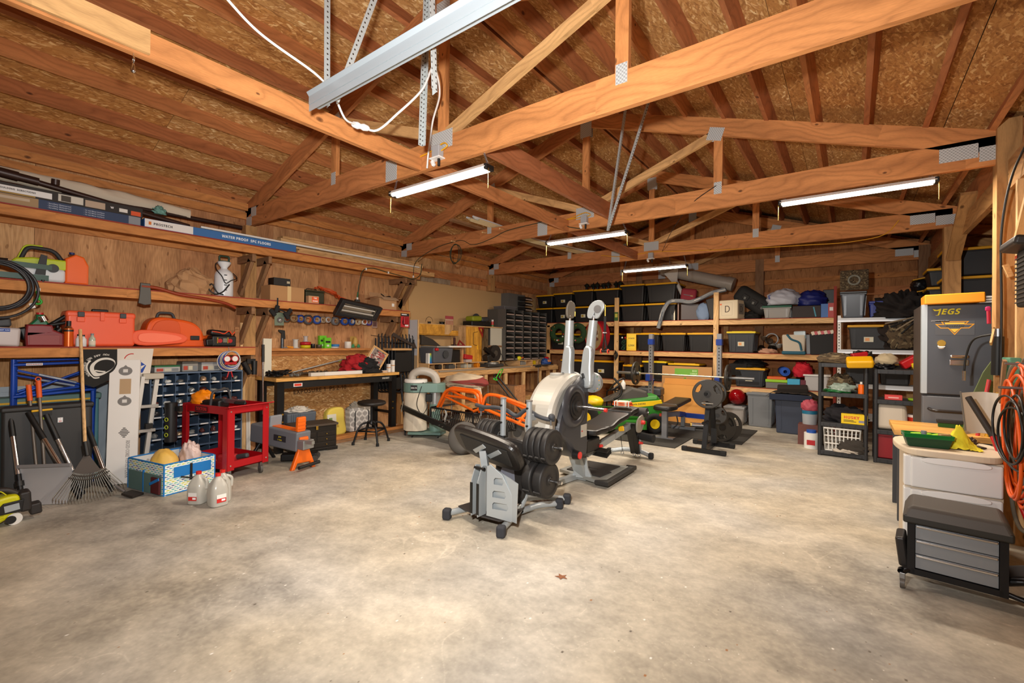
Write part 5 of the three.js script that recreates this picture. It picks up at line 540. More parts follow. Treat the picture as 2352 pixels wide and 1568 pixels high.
  const ws = T('white_carton_strip', 'long narrow white carton lying on the bench front', 'carton', [-5.95, 0.968, -3.83], XL); B(ws, 'box', A.white, [0.62, 0.05, 0.07], [0.03, 0.026, 0], [0, 0.02, 0], 0.004); B(ws, 'sleeve', M(0xd8d4c8, 0.6), [0.24, 0.048, 0.069], [-0.36, 0.025, 0], [0, 0.02, 0], 0.003);
  const tb = T('tent_poles', 'silver poles lying aslant on the workbench', 'poles', [-6.25, 0.975, -3.6], XL); for (const q of [0, 0.035]) rod(tb, 'pole', M(0xb8bcbc, 0.3, 0.7), [-0.35, 0.03 + q * 0.3, q], [0.45, 0.19 + q * 0.3, q - 0.03], 0.011); rod(tb, 'tip', M(0xa8c82a, 0.5), [0.38, 0.178, 0], [0.46, 0.193, 0], 0.013);
  const jk = T('red_jacket', 'crumpled red and black jacket on the workbench', 'jacket', [-6.14, 0.968, -4.22], XL); blob(jk, 'red_body', M(0xa8141e, 0.85), 0.5, 0.26, 0.32, [0, 0, 0], { amp: 0.3, f: 1.8, sd: 3.3, seg: 36 }); blob(jk, 'black_panel', M(0x161618, 0.85), 0.44, 0.22, 0.28, [0.1, 0, 0.05], { amp: 0.34, f: 2.2, sd: 8.1, seg: 32 }); tube(jk, 'hanger_loop', A.blk, [[-0.1, 0.22, 0], [-0.02, 0.28, 0], [0.02, 0.26, 0]], 0.006, 12, 6); blob(jk, 'sleeve', M(0x1c1a1a, 0.85), 0.3, 0.07, 0.14, [0.15, 0, 0.2], { amp: 0.3 });
  const pf = T('picture_frame', 'tilted wooden picture frame with flag photograph', 'picture frame', [-6.1, 0.968, -4.55], XL - 0.25); const fg = new THREE.Group(); fg.name = 'frame_body'; fg.position.set(0, 0.22, 0); fg.rotation.set(-0.35, 0, -0.62); pf.add(fg); const fw = W.pale2; for (const s of [-1, 1]) { B(fg, 'moulding', fw, [0.03, 0.36, 0.02], [s * 0.125, 0, 0], [0, 0, 0], 0.004); B(fg, 'moulding', fw, [0.25, 0.03, 0.02], [0, s * 0.165, 0], [0, 0, 0], 0.004); } print(fg, 'photograph', 0.23, 0.31, (c, a, b) => { c.fillStyle = '#8c7c74'; c.fillRect(0, 0, a, b); for (let i = 0; i < 50; i++) { c.fillStyle = ['#5c4840', '#a8423c', '#d8c4b8', '#3a3434'][i % 4]; c.fillRect(rnd() * a, rnd() * b, a * 0.13, b * 0.08); } c.fillStyle = '#b8202c'; for (let i = 0; i < 3; i++) c.fillRect(a * 0.5, b * (0.1 + i * 0.12), a * 0.4, b * 0.05); c.fillStyle = '#d8d0c8'; c.fillRect(0, 0, a * 0.06, b); }, [0, 0, 0.002]);
  const an = T('anvil_horn', 'brown bench anvil behind the picture frame', 'anvil', [-6.28, 0.968, -4.6], XL); B(an, 'base', M(0x6a5a4c, 0.6, 0.3), [0.2, 0.05, 0.14], [0, 0.025, 0], [0, 0, 0], 0.01); B(an, 'waist', M(0x6a5a4c, 0.6, 0.3), [0.1, 0.08, 0.09], [0, 0.08, 0], [0, 0, 0], 0.02); B(an, 'face', M(0x5c4a3e, 0.5, 0.4), [0.2, 0.06, 0.1], [-0.02, 0.15, 0], [0, 0, 0], 0.01); put(an, 'horn', new THREE.ConeGeometry(0.035, 0.2, 16), M(0x5c4a3e, 0.5, 0.4), [0.17, 0.155, 0], [0, 0, -PI / 2 + 0.1]);
  [[-4.6, 0.03, 0.13, 'small flat white box beside the picture frame'], [-4.7, 0.13, 0.045, 'small white box standing at the bench end'], [-4.78, 0.19, 0.05, 'taller white box standing at the bench end']].forEach(([z, h, w2, l]) => { const b = T('white_box', l, 'box', [-5.98, 0.968, z], XL, 'white boxes on the workbench'); B(b, 'box', A.white, [w2, h, 0.05], [0, h / 2, 0], [0, 0, 0], 0.003); B(b, 'band', M(0xc88a4a, 0.5), [w2 * 1.01, 0.012, 0.0505], [0, h * 0.55, 0]); });
  // under the bench
  const c = T('tool_chest', 'black wooden tool chest with brass knobs and dusty lid', 'tool chest', [-5.79, 0, -3.3], 1.405), bkw = M(0x17130f, 0.4);
  B(c, 'body', bkw, [0.53, 0.3, 0.34], [0, 0.18, 0], [0, 0, 0], 0.008); B(c, 'lid', M(0x4a3e32, 0.7), [0.57, 0.03, 0.38], [0, 0.345, 0], [0, 0, 0], 0.008); E(c, 'base', bkw, [[-0.28, 0], [-0.16, 0], [-0.12, 0.02], [0.12, 0.02], [0.16, 0], [0.28, 0], [0.28, 0.045], [-0.28, 0.045]], 0.37, [0, 0, 0], [0, 0, 0], 0.004); for (const [x, y, w2] of [[-0.13, 0.225, 0.24], [0.13, 0.225, 0.24], [-0.13, 0.155, 0.24], [0.13, 0.155, 0.24], [0, 0.085, 0.5]]) { const dr = B(c, 'drawer', M(0x1e1812, 0.4), [w2, 0.06, 0.01], [x, y, 0.172], [0, 0, 0], 0.004); for (const k of w2 > 0.3 ? [-0.13, 0.13] : [0]) put(dr, 'knob', new THREE.SphereGeometry(0.009, 10, 8), A.brass, [k, 0, 0.012]); } B(c, 'latch', A.brass, [0.03, 0.05, 0.008], [0, 0.315, 0.19], [0, 0, 0], 0.003);
  const gb = T('grey_parts_bin', 'grey plastic bin of papers behind the tool chest', 'bin', [-6.18, 0, -3.3], XL); put(gb, 'shell', taper(0.42, 0.47, 0.3, 0.85, 0.02), M(0x5c646e, 0.5)); blob(gb, 'papers', M(0xd8d0c4, 0.8), 0.34, 0.08, 0.22, [0.02, 0.45, 0], { amp: 0.4, f: 3 }); for (let i = 0; i < 5; i++) B(gb, 'rib', M(0x4a525c, 0.5), [0.006, 0.12, 0.006], [-0.15 + i * 0.03, 0.4, 0.148]);
  const yb = T('yellow_paper_bag', 'yellow and white feed bag standing under the bench', 'bag', [-6.06, 0.098, -3.8], XL); E(yb, 'bag', M(0xe4cb58, 0.7), smooth([[-0.14, 0], [0.16, 0], [0.15, 0.2], [0.13, 0.37], [-0.1, 0.36], [-0.15, 0.2]], 40), 0.12, [0, 0, 0], [-0.08, 0, 0], 0.03); B(yb, 'printed_panel', M(0xdcd8c8, 0.7), [0.14, 0.2, 0.004], [-0.07, 0.2, 0.052], [-0.08, 0, 0]); B(yb, 'green_print', M(0x6a8a4a, 0.7), [0.05, 0.06, 0.004], [-0.09, 0.22, 0.055], [-0.08, 0, 0]);
  const lbg = T('lattice_bag', 'grey and white lattice pattern shopping bag', 'bag', [-6.06, 0.098, -4.22], XL); put(lbg, 'bag', taper(0.42, 0.35, 0.14, 0.92, 0.02), M(0xffffff, 0.8, 0, { map: canvasTex(256, 256, (c2, a, b) => { c2.fillStyle = '#a8a4a0'; c2.fillRect(0, 0, a, b); c2.strokeStyle = '#e0dcd6'; c2.lineWidth = 9; for (let i = 0; i < 5; i++) for (let j = 0; j < 5; j++) { c2.beginPath(); c2.ellipse(i * 64 + (j % 2) * 32, j * 56 + 10, 32, 40, 0, 0, 7); c2.stroke(); } }) })); for (const s of [-1, 1]) pipe(lbg, 'strap', A.blk, [[-0.12, 0.02, s * 0.075], [-0.12, 0.3, s * 0.075], [-0.04, 0.34, s * 0.02], [0.04, 0.34, s * 0.02], [0.12, 0.3, s * 0.075], [0.12, 0.02, s * 0.075]], 0.008, 0.04, 6); blob(lbg, 'newspapers', M(0x8c8478, 0.8), 0.36, 0.1, 0.1, [0, 0.33, 0], { amp: 0.4, f: 4 });
  const st = T('work_stool', 'black round work stool with foot ring', 'stool', [-5.52, 0, -4.05], 0.3), sm = A.blkm; lathe(st, 'seat', M(0x1e1a18, 0.5), [[0.001, 0.545], [0.17, 0.545], [0.195, 0.56], [0.2, 0.58], [0.185, 0.6], [0.14, 0.612], [0.001, 0.612]], [0, 0, 0], [0, 0, 0], 36); rod(st, 'post', sm, [0, 0.26, 0], [0, 0.55, 0], 0.02); C(st, 'hub', sm, 0.06, 0.07, 0.03, [0, 0.3, 0]); for (let i = 0; i < 4; i++) { const a = i * PI / 2 + 0.6, x = Math.cos(a), z = Math.sin(a); pipe(st, 'leg', sm, [[x * 0.04, 0.3, z * 0.04], [x * 0.14, 0.29, z * 0.14], [x * 0.2, 0.2, z * 0.2], [x * 0.255, 0.02, z * 0.255]], 0.014, 0.05); C(st, 'foot', A.rub, 0.02, 0.022, 0.04, [x * 0.257, 0.02, z * 0.257]); } put(st, 'foot_ring', new THREE.TorusGeometry(0.2, 0.012, 8, 4), sm, [0, 0.19, 0], [PI / 2, 0, 0.6]);
  const bp = T('black_prop_pole', 'black and chrome prop pole standing beside the workbench', 'pole', [-5.95, 0, -2.74]); rod(bp, 'grip', A.blk, [-0.02, 1.18, 0], [-0.025, 1.4, 0], 0.018); rod(bp, 'shaft', A.chrome, [0, 0.5, 0], [-0.02, 1.2, 0], 0.011); rod(bp, 'lower_shaft', A.blk, [0.01, 0, 0], [0, 0.52, 0], 0.014); const bh = T('black_holster', 'black cup holders hanging by the post', 'holder', [-6.02, 1.02, -2.62], XL); for (const [x, r] of [[-0.06, 0.5], [0.03, 0]]) C(bh, 'cup', A.blk, 0.035, 0.03, 0.17, [x, 0.09, 0.02], [0, 0, r], 14); B(bh, 'backplate', A.blk, [0.1, 0.06, 0.02], [0, 0.17, 0]);
}
// ---------------------------------------------------------------- far left: chairs, saw bench, parts bins, dust collector, cart
{
  // folding chairs hung upside down
  for (let i = 0; i < 6; i++) { const c = T('folding_chair', 'black folding chair hanging upside down in the row on the wall', 'chair', [-6.42 + i * 0.045, 0.58, -5.0 - i * 0.035], XL, 'folding chairs hung upside down'), m = A.blkm, e = rr(-0.03, 0.03);
    pipe(c, 'back_frame', m, [[-0.23, 0.94 + e, 0], [-0.23, 0.14, 0], [-0.15, 0.02, 0.01], [0.15, 0.02, 0.01], [0.23, 0.14, 0], [0.23, 0.94 + e, 0]], 0.012, 0.1); pipe(c, 'leg_frame', m, [[-0.19, 0.3, 0.018], [-0.19, 1.0 + e, 0.018], [-0.18, 1.005 + e, 0.018]], 0.01, 0.01); pipe(c, 'leg_frame', m, [[0.19, 0.3, 0.018], [0.19, 1.0 + e, 0.018], [0.18, 1.005 + e, 0.018]], 0.01, 0.01); B(c, 'backrest', A.blk, [0.42, 0.18, 0.012], [0, 0.16, 0.006], [0, 0, 0], 0.005); B(c, 'seat', A.blk, [0.38, 0.38, 0.02], [0, 0.55, 0.008], [0, 0, 0], 0.008); rod(c, 'crossbar', m, [-0.19, 0.86, 0.018], [0.19, 0.86, 0.018], 0.008); }
  const hr = T('chair_hanger', 'wooden wall rail from which the folding chairs hang', 'rail', [XW, 1.33, -4.86], XL); B(hr, 'board', W.pale2, [0.42, 0.035, 0.42], [0.2, 0.0, 0.21], [0, 0, 0], 0.004); rod(hr, 'wire_hook', A.blkm, [-0.2, 0.23, 0.1], [0.02, 0.2, 0.3], 0.004, 6);
  const ar = T('metal_arrow', 'dark sheet metal arrow resting on the chair hanger', 'arrow', [-6.04, 1.348, -5.0], XL); E(ar, 'arrow', M(0x3c302a, 0.5, 0.3), [[-0.2, 0.13], [-0.16, 0.17], [0.26, -0.02], [0.28, 0.02], [0.34, -0.09], [0.22, -0.08], [0.245, -0.05], [-0.18, 0.11]], 0.012, [0, 0.09, 0], [0, 0, 0], 0.002);
  const sd = T('folded_stand', 'black folded metal stand leaning beside the workbench', 'stand', [-5.58, 0, -4.78]); for (const [a, b] of [[[0, 0, 0.06], [-0.14, 0.95, 0.04]], [[0.03, 0, -0.05], [-0.13, 0.93, -0.02]], [[-0.06, 0.03, 0], [-0.15, 0.7, 0.03]]]) rod(sd, 'leg', A.blkm, a, b, 0.011); rod(sd, 'brace', A.blkm, [-0.03, 0.3, 0.05], [-0.02, 0.3, -0.05], 0.008); rod(sd, 'brace', A.blkm, [-0.1, 0.7, 0.05], [-0.09, 0.7, -0.04], 0.008); rod(sd, 'hook', A.blkm, [-0.14, 0.95, 0.04], [-0.17, 0.97, 0.03], 0.011);
  // far bench
  const bp = T('particle_board_panel', 'large beige particle board panel on the far left wall', 'board', [XW + 0.012, 1.0, -7.55], XL); B(bp, 'sheet', M(0xc9a472, 0.85), [4.25, 1.6, 0.016], [0, 0.8, 0]);
  const e = T('end_panel', 'white melamine end panel of the saw bench', 'panel', [-6.3, 0, -5.45]); Q(e, 'upper_panel', M(0xd8d8dc, 0.5), [-0.19, 0.16], [1.22, 1.85], [-0.012, 0.012]); Q(e, 'lower_panel', M(0xc8a880, 0.7), [-0.19, 0.16], [0, 1.22], [-0.01, 0.01]); Q(e, 'edge_strip', W.pale, [0.16, 0.175], [0, 1.85], [-0.012, 0.012]);
  const t = T('saw_bench', 'long wooden saw bench built from pale studs', 'bench', [-6.1, 0, -7.55], XL), w = 4.1;
  panel(t, 'top', W.plyPale, [-w / 2, w / 2], [0.93, 0.955], [-0.37, 0.33]); bd(t, 'front_rail', W.pale2, [-w / 2, 0.885, 0.335], [w / 2, 0.885, 0.335], 0.09, 0.04); Q(t, 'worn_edge', M(0x9c8c78, 0.7), [-w / 2 + 0.1, w / 2 - 1.2], [0.935, 0.962], [0.33, 0.36]);
  for (let i = 0; i < 7; i++) { const x = -w / 2 + 0.1 + i * 0.65; bd(t, 'leg', W.pale, [x, 0, 0.31], [x, 0.84, 0.31], 0.09, 0.04, [1, 0, 0]); bd(t, 'leg', W.pale2, [x, 0, -0.34], [x, 0.93, -0.34], 0.09, 0.04, [1, 0, 0]); } for (const z of [0.3, -0.3]) bd(t, 'lower_rail', W.pale2, [-w / 2, 0.25, z], [w / 2, 0.25, z], 0.09, 0.04); panel(t, 'lower_shelf', W.ply, [-w / 2, w / 2], [0.295, 0.31], [-0.35, 0.3]);
  const cub = (x0, x1, n, l) => { const c = T('cubby_organiser', l, 'organiser', [-6.1, 0.956, -7.55], XL), m = W.pale; Q(c, 'top_board', m, [x0, x1], [0.11, 0.124], [-0.34, 0.17]); Q(c, 'bottom_board', m, [x0, x1], [0, 0.012], [-0.34, 0.17]); Q(c, 'back_board', W.pale2, [x0, x1], [0.012, 0.11], [-0.34, -0.2]); for (let i = 0; i <= n; i++) { const x = x0 + (x1 - x0) * i / n; Q(c, 'divider', m, [x - 0.007, x + 0.007], [0.012, 0.11], [-0.34, 0.17]); } return c; };
  cub(-2.02, -0.03, 6, 'pale wooden cubby row under the table saw'); cub(0.7, 1.95, 5, 'pale wooden cubby row under the parts bins');
  [[-1.75, 0x2a2624, 'dark sanding disc case in the cubby row'], [-1.42, 0x4a4a48, 'grey cord coil in the cubby row'], [-1.0, 0xa8a89c, 'clear parts tray in the cubby row'], [-0.7, 0xe08a1c, 'orange box in the cubby row'], [-0.3, 0x1c6070, 'teal power sander in the cubby row'], [0.85, 0x8c8a84, 'grey parts jar in the right cubby row'], [1.3, 0xd8b818, 'yellow marker can in the right cubby row']].forEach(([x, c, l], i) => { const o = T('cubby_item', l, 'tool', [-6.03, 0.969, -7.55 - x], XL, 'things in the wooden cubbies'); if (i % 3 === 0) { C(o, 'disc', M(c, 0.5), 0.045, 0.045, 0.1, [0, 0.046, 0.05], [PI / 2, 0, 0]); B(o, 'foot', M(c, 0.5), [0.06, 0.01, 0.08], [0, 0.006, 0.05]); } else { B(o, 'body', M(c, 0.5), [0.2, 0.07, 0.12], [0, 0.036, 0.04], [0, 0, 0], 0.012); B(o, 'grip', M(c, 0.5), [0.09, 0.02, 0.05], [0, 0.078, 0.04], [0, 0, 0], 0.008); } });
  // yellow shelves over the bench
  const ys = T('plywood_shelf', 'yellow plywood shelf with angled bracket on beige panel', 'shelf', [XW + 0.03, 1.59, -6.2], XL); Q(ys, 'upper_face', W.yell, [-0.65, 0.02], [0.02, 0.2], [0.2, 0.22]); Q(ys, 'lower_face', W.yell, [-0.65, 0.72], [0.0, 0.1], [0.18, 0.2]); E(ys, 'bracket', W.plyPale, [[0.02, 0.02], [0.12, 0.02], [0.24, 0.12], [0.24, 0.21], [0.02, 0.21]], 0.02, [0, 0, 0.212]); Q(ys, 'deck', W.plyPale, [-0.65, 0.22], [0.2, 0.212], [-0.01, 0.22]); 
  const yc = T('plywood_cabinet', 'yellow plywood tool cabinet with white side beside the saws', 'cabinet', [-6.27, 0.956, -7.2], XL); Q(yc, 'left_panel', W.yell, [-0.58, -0.12], [0.125, 0.82], [0.2, 0.215]); Q(yc, 'right_panel', M(0xc9c4b4, 0.6), [0.18, 0.6], [0.125, 0.82], [0.19, 0.205]); Q(yc, 'back_panel', W.plyPale, [-0.58, 0.6], [0.0, 0.82], [-0.2, -0.185]); Q(yc, 'top_board', W.plyPale, [-0.6, 0.62], [0.82, 0.84], [-0.2, 0.23]); for (const s of [-0.58, 0.6]) Q(yc, 'side', W.plyPale, [s - 0.008, s + 0.008], [0.125, 0.82], [-0.2, 0.2]); bd(yc, 'middle_shelf', W.old, [0.1, 0.43, 0.2], [0.6, 0.43, 0.2], 0.04, 0.02);
  const cs = T('coping_saw', 'coping saw with yellow handle hung on the cabinet', 'saw', [-6.05, 1.3, -6.95], XL); pipe(cs, 'bow', A.blkm, [[0.0, 0.1, 0], [-0.13, 0.12, 0], [-0.13, 0.36, 0], [0.0, 0.38, 0]], 0.004, 0.03, 6); rod(cs, 'handle', A.yel, [0, 0.02, 0], [0, 0.11, 0], 0.014);
  const rs = T('speed_square', 'red triangular speed square pinned to the cabinet', 'square', [-6.04, 1.55, -7.05], XL); E(rs, 'plate', M(0x9a1c1c, 0.4), [[-0.1, 0.22], [0.06, 0.22], [0.04, 0]], 0.004, [0, 0, 0.004], [0, 0, 0], 0, [[[-0.05, 0.2], [0.035, 0.2], [0.03, 0.08]]]);
  // things on the shelves and panel
  const K = 'small tools above the saw bench'; [[-6.07, 0.035, 0.04, 'black wire reel on the yellow shelf'], [-6.4, 0.06, 0.05, 'low black wire reel beside the others'], [-6.55, 0.055, 0.09, 'black cord spool on the yellow shelf end']].forEach(([z, r, h, l], i) => { const o = T('cord_reel', l, 'reel', [-6.36, 1.803, z + 0.15], 0, K); lathe(o, 'reel', A.blk, [[0.001, 0], [r, 0], [r, 0.008], [r * 0.8, 0.012], [r * 0.8, h - 0.012], [r, h - 0.008], [r, h], [0.001, h]], [0, 0, 0]); if (!i) put(o, 'wire_loop', new THREE.TorusGeometry(0.09, 0.003, 5, 20, PI), A.blkm, [0, 0.04, 0], [0, PI / 2, 0]); });
  const bl = T('chisel_card', 'copper coloured tool set card hanging on beige panel', 'tool set', [-6.27, 1.7, -6.36], XL); B(bl, 'card', M(0xc8a48c, 0.4), [0.22, 0.27, 0.004], [0, 0.135, 0]); B(bl, 'header', M(0xa8444a, 0.5), [0.22, 0.06, 0.005], [0, 0.24, 0.001]); for (let i = 0; i < 5; i++) rod(bl, 'tool', M(0xa86038, 0.4, 0.5), [-0.08 + i * 0.04, 0.03, 0.01], [-0.08 + i * 0.04, 0.18, 0.01], 0.006, 6);
  const lc = T('lime_case', 'lime and black soft case on top of the cabinet', 'case', [-6.24, 1.797, -7.12], XL); B(lc, 'tray', A.blk, [0.6, 0.1, 0.26], [0.02, 0.05, 0], [0, 0, 0], 0.02); B(lc, 'pouch', M(0x8c941c, 0.6), [0.3, 0.11, 0.22], [-0.08, 0.155, 0], [0, 0, 0.06], 0.04); B(lc, 'pouch', A.dgrey, [0.24, 0.1, 0.22], [0.18, 0.15, 0], [0, 0, 0.1], 0.04); const sb = T('circular_saw_disc', 'round saw blade standing behind the lime case', 'saw blade', [-6.4, 1.797, -7.3], XL); C(sb, 'blade', M(0x55585c, 0.4, 0.6), 0.14, 0.14, 0.008, [0, 0.141, 0], [PI / 2, 0, 0], 40); C(sb, 'arbor', A.blkm, 0.02, 0.02, 0.02, [0, 0.141, 0], [PI / 2, 0, 0], 16); const sc = T('spray_can', 'striped spray can beside the lime case', 'spray can', [-6.2, 1.797, -7.6], 0); C(sc, 'can', M(0xc83c34, 0.3), 0.03, 0.03, 0.12, [0, 0.06, 0]); C(sc, 'band', M(0x3c8c3c, 0.4), 0.0305, 0.0305, 0.03, [0, 0.03, 0]); C(sc, 'cap', A.white, 0.024, 0.024, 0.04, [0, 0.14, 0]);
  // table saw
  const ts = T('table_saw', 'grey benchtop table saw with white fence table', 'table saw', [-6.08, 1.081, -5.98], XL); put(ts, 'housing', taper(0.5, 0.28, 0.4, 0.9, 0.03), M(0x54565c, 0.5), [-0.14, 0, 0]); B(ts, 'table', M(0xb8b8b4, 0.35, 0.5), [0.85, 0.025, 0.44], [0.1, 0.295, 0], [0, 0, 0], 0.005); B(ts, 'fence', A.white, [0.6, 0.03, 0.04], [0.25, 0.3, 0.23], [0, 0, 0], 0.005); B(ts, 'red_knob', A.red, [0.07, 0.05, 0.05], [-0.33, 0.25, 0.21], [0, 0, 0], 0.015); C(ts, 'hand_wheel', A.dgrey, 0.07, 0.07, 0.02, [-0.1, 0.16, 0.205], [PI / 2, 0, 0]); Q(ts, 'motor_box', A.blk, [0.12, 0.38], [0, 0.24], [-0.1, 0.1]); Q(ts, 'leg_post', W.ply, [0.4, 0.44], [0, 0.28], [0.1, 0.14]);
  const sq = T('combination_square', 'red and steel squares lying on the table saw', 'square', [-6.05, 1.39, -6.3], XL); E(sq, 'plate', M(0x8c1c20, 0.4), [[-0.05, 0], [0.2, 0], [0.02, 0.12]], 0.01, [0.1, 0.002, 0], [0, 0, 0], 0, [[[0, 0.02], [0.12, 0.02], [0.02, 0.085]]]); B(sq, 'handle', M(0x4a2420, 0.5), [0.035, 0.16, 0.03], [-0.05, 0.08, 0.03], [0, 0, 0], 0.005); B(sq, 'blade', A.blkm, [0.14, 0.02, 0.01], [-0.06, 0.02, 0.03]);
  const md = T('saw_guard', 'dark blade guard arm lying on the bench shelf', 'guard', [-6.2, 1.39, -5.75], XL); E(md, 'guard', M(0x3c3630, 0.5, 0.3), [[-0.18, 0.02], [-0.18, 0.2], [0.1, 0.12], [0.3, 0.0], [0.2, 0.0]], 0.05, [0, 0, 0], [0, 0, 0], 0.008);
  const rc = T('red_dispenser', 'red and white box lying beside the table saw', 'box', [-5.95, 1.081, -6.5], XL); B(rc, 'box', M(0xb42424, 0.45), [0.22, 0.09, 0.12], [0.02, 0.1, 0], [0, 0, -0.15], 0.01); B(rc, 'base', M(0xb8aaa4, 0.5), [0.16, 0.055, 0.1], [0.02, 0.028, 0.02], [0, 0, 0], 0.006); const bx = T('paint_can', 'blue and yellow cleaning box on the saw bench', 'box', [-5.99, 1.081, -5.6], XL); print(bx, 'printed_front', 0.13, 0.18, (c, a, b) => { const g = c.createLinearGradient(0, 0, 0, b); g.addColorStop(0, '#e8d83a'); g.addColorStop(0.5, '#3aa8b8'); g.addColorStop(1, '#2a5cb0'); c.fillStyle = g; c.fillRect(0, 0, a, b); c.fillStyle = '#f0f0ec'; c.fillRect(0, 0, a * 0.25, b); }, [0, 0.09, 0.0355]); B(bx, 'box', A.white, [0.13, 0.18, 0.07], [0, 0.09, 0], [0, 0, 0], 0.003);
  const ms = T('mitre_saw', 'dark mitre saw with round blade guard on the bench', 'mitre saw', [-5.95, 0.964, -7.28], XL); B(ms, 'base', M(0x4a4a48, 0.5, 0.3), [0.5, 0.06, 0.26], [0, 0.035, 0], [0, 0, 0], 0.015); C(ms, 'turntable', M(0x7c7a76, 0.4, 0.5), 0.14, 0.15, 0.04, [0, 0.08, 0]); C(ms, 'blade_guard', M(0x2c2826, 0.5), 0.17, 0.17, 0.06, [0.1, 0.28, 0], [PI / 2, 0, 0.0], 36); C(ms, 'blade_hub', M(0x6a6660, 0.4, 0.6), 0.06, 0.06, 0.07, [0.1, 0.28, 0], [PI / 2, 0, 0], 24); bd(ms, 'arm', A.blkm, [-0.25, 0.38, 0.02], [0.05, 0.22, 0.02], 0.07, 0.06); B(ms, 'motor', M(0x24221f, 0.5), [0.14, 0.16, 0.16], [-0.1, 0.18, -0.03], [0, 0, 0.3], 0.03); tube(ms, 'cord', A.blk, [[0.2, 0.36, 0], [0.3, 0.2, 0.06], [0.32, 0.06, 0.1], [0.4, 0.02, 0.12]], 0.006, 20, 6);
  const fb = T('fishing_float', 'yellow and orange fishing float on the cubby top', 'float', [-5.97, 1.081, -8.3], XL); blob(fb, 'float', M(0xe8e024, 0.4), 0.13, 0.09, 0.09, [-0.03, 0, 0], { amp: 0.03, flat: 0.9 }); rod(fb, 'stem', M(0xf06a2a, 0.4), [0.02, 0.045, 0], [0.14, 0.055, 0], 0.022, 12, 0.01);
  // parts bins: five columns of nine, three more on top
  const binM = M(0x38352f, 0.55), pb = T('parts_bin_rack', 'tall dark rack of small parts drawers on the saw bench', 'drawer rack', [-6.24, 1.081, -8.58], XL), cw = 0.325, rh = 0.122;
  Q(pb, 'case', M(0x55534f, 0.6), [-2.5 * cw, 2.5 * cw], [0, 9 * rh + 0.02], [-0.24, 0.06]);
  for (let i = 0; i <= 5; i++) Q(pb, 'upright', M(0x5f5c58, 0.55), [-2.5 * cw + i * cw - 0.008, -2.5 * cw + i * cw + 0.008], [0, 9 * rh + 0.02], [0.06, 0.27]); for (let j = 0; j <= 9; j++) Q(pb, 'shelf', M(0x4c4a46, 0.55), [-2.5 * cw, 2.5 * cw], [j * rh, j * rh + 0.008], [0.06, 0.26]);
  const binG = exg([[0, 0.01], [0.2, 0.01], [0.215, 0.045], [0.16, 0.085], [0, 0.1]], cw - 0.035, 0.004); const bins = (par, n, m, x0) => { for (let i = 0; i < n; i++) for (let j = 0; j < m; j++) { const b = put(par, 'drawer', binG, M(0x23211e, 0.45), [x0 + (i + 0.5) * cw, j * rh + 0.005, 0.065], [0, -PI / 2, 0]); B(b, 'label_strip', M([0xb8a8a0, 0xa8a09a, 0xc0a8a0][(i + j) % 3], 0.5), [0.004, 0.022, cw - 0.06], [0.212, 0.024, 0], [0, 0, -0.35]); } };
  bins(pb, 5, 9, -2.5 * cw);
  const p2 = T('parts_bin_rack', 'small grey drawer cabinet standing on the tall parts rack', 'drawer rack', [-6.3, 2.201, -8.57], XL); Q(p2, 'case', M(0x6a6864, 0.6), [-cw / 2 - 0.16, cw / 2 + 0.16], [0, 0.4], [-0.18, 0.04]); bins(p2, 1, 3, 0.03 - cw / 2 + 0.12); const p3 = T('grey_tool_tray', 'flat grey metal tray on the parts rack', 'tray', [-6.2, 2.201, -8.04], XL); B(p3, 'tray', M(0x6c6c70, 0.5, 0.3), [0.44, 0.06, 0.3], [0, 0.031, 0], [0, 0, 0], 0.008); B(p3, 'rim', M(0x84848a, 0.5, 0.3), [0.46, 0.012, 0.32], [0, 0.062, 0], [0, 0, 0], 0.004);
  const bc = T('bar_clamp', 'long bar clamp with chrome post on the bench front', 'clamp', [-5.66, 0, -8.45], XL); Q(bc, 'jaw', M(0x2c2a28, 0.5), [-0.08, 0.08], [0.93, 0.985], [0.06, 0.12]); Q(bc, 'bar', M(0x4c4a48, 0.5, 0.4), [-0.2, 0.62], [0.965, 0.99], [0.08, 0.1]); rod(bc, 'post', A.chrome, [0.0, 0.35, 0.09], [0, 0.93, 0.09], 0.018); rod(bc, 'lower_post', A.blk, [0.01, 0, 0.09], [0, 0.4, 0.09], 0.022); B(bc, 'lever', A.red, [0.1, 0.02, 0.025], [-0.06, 0.42, 0.1], [0, 0, 0.1], 0.006);
}
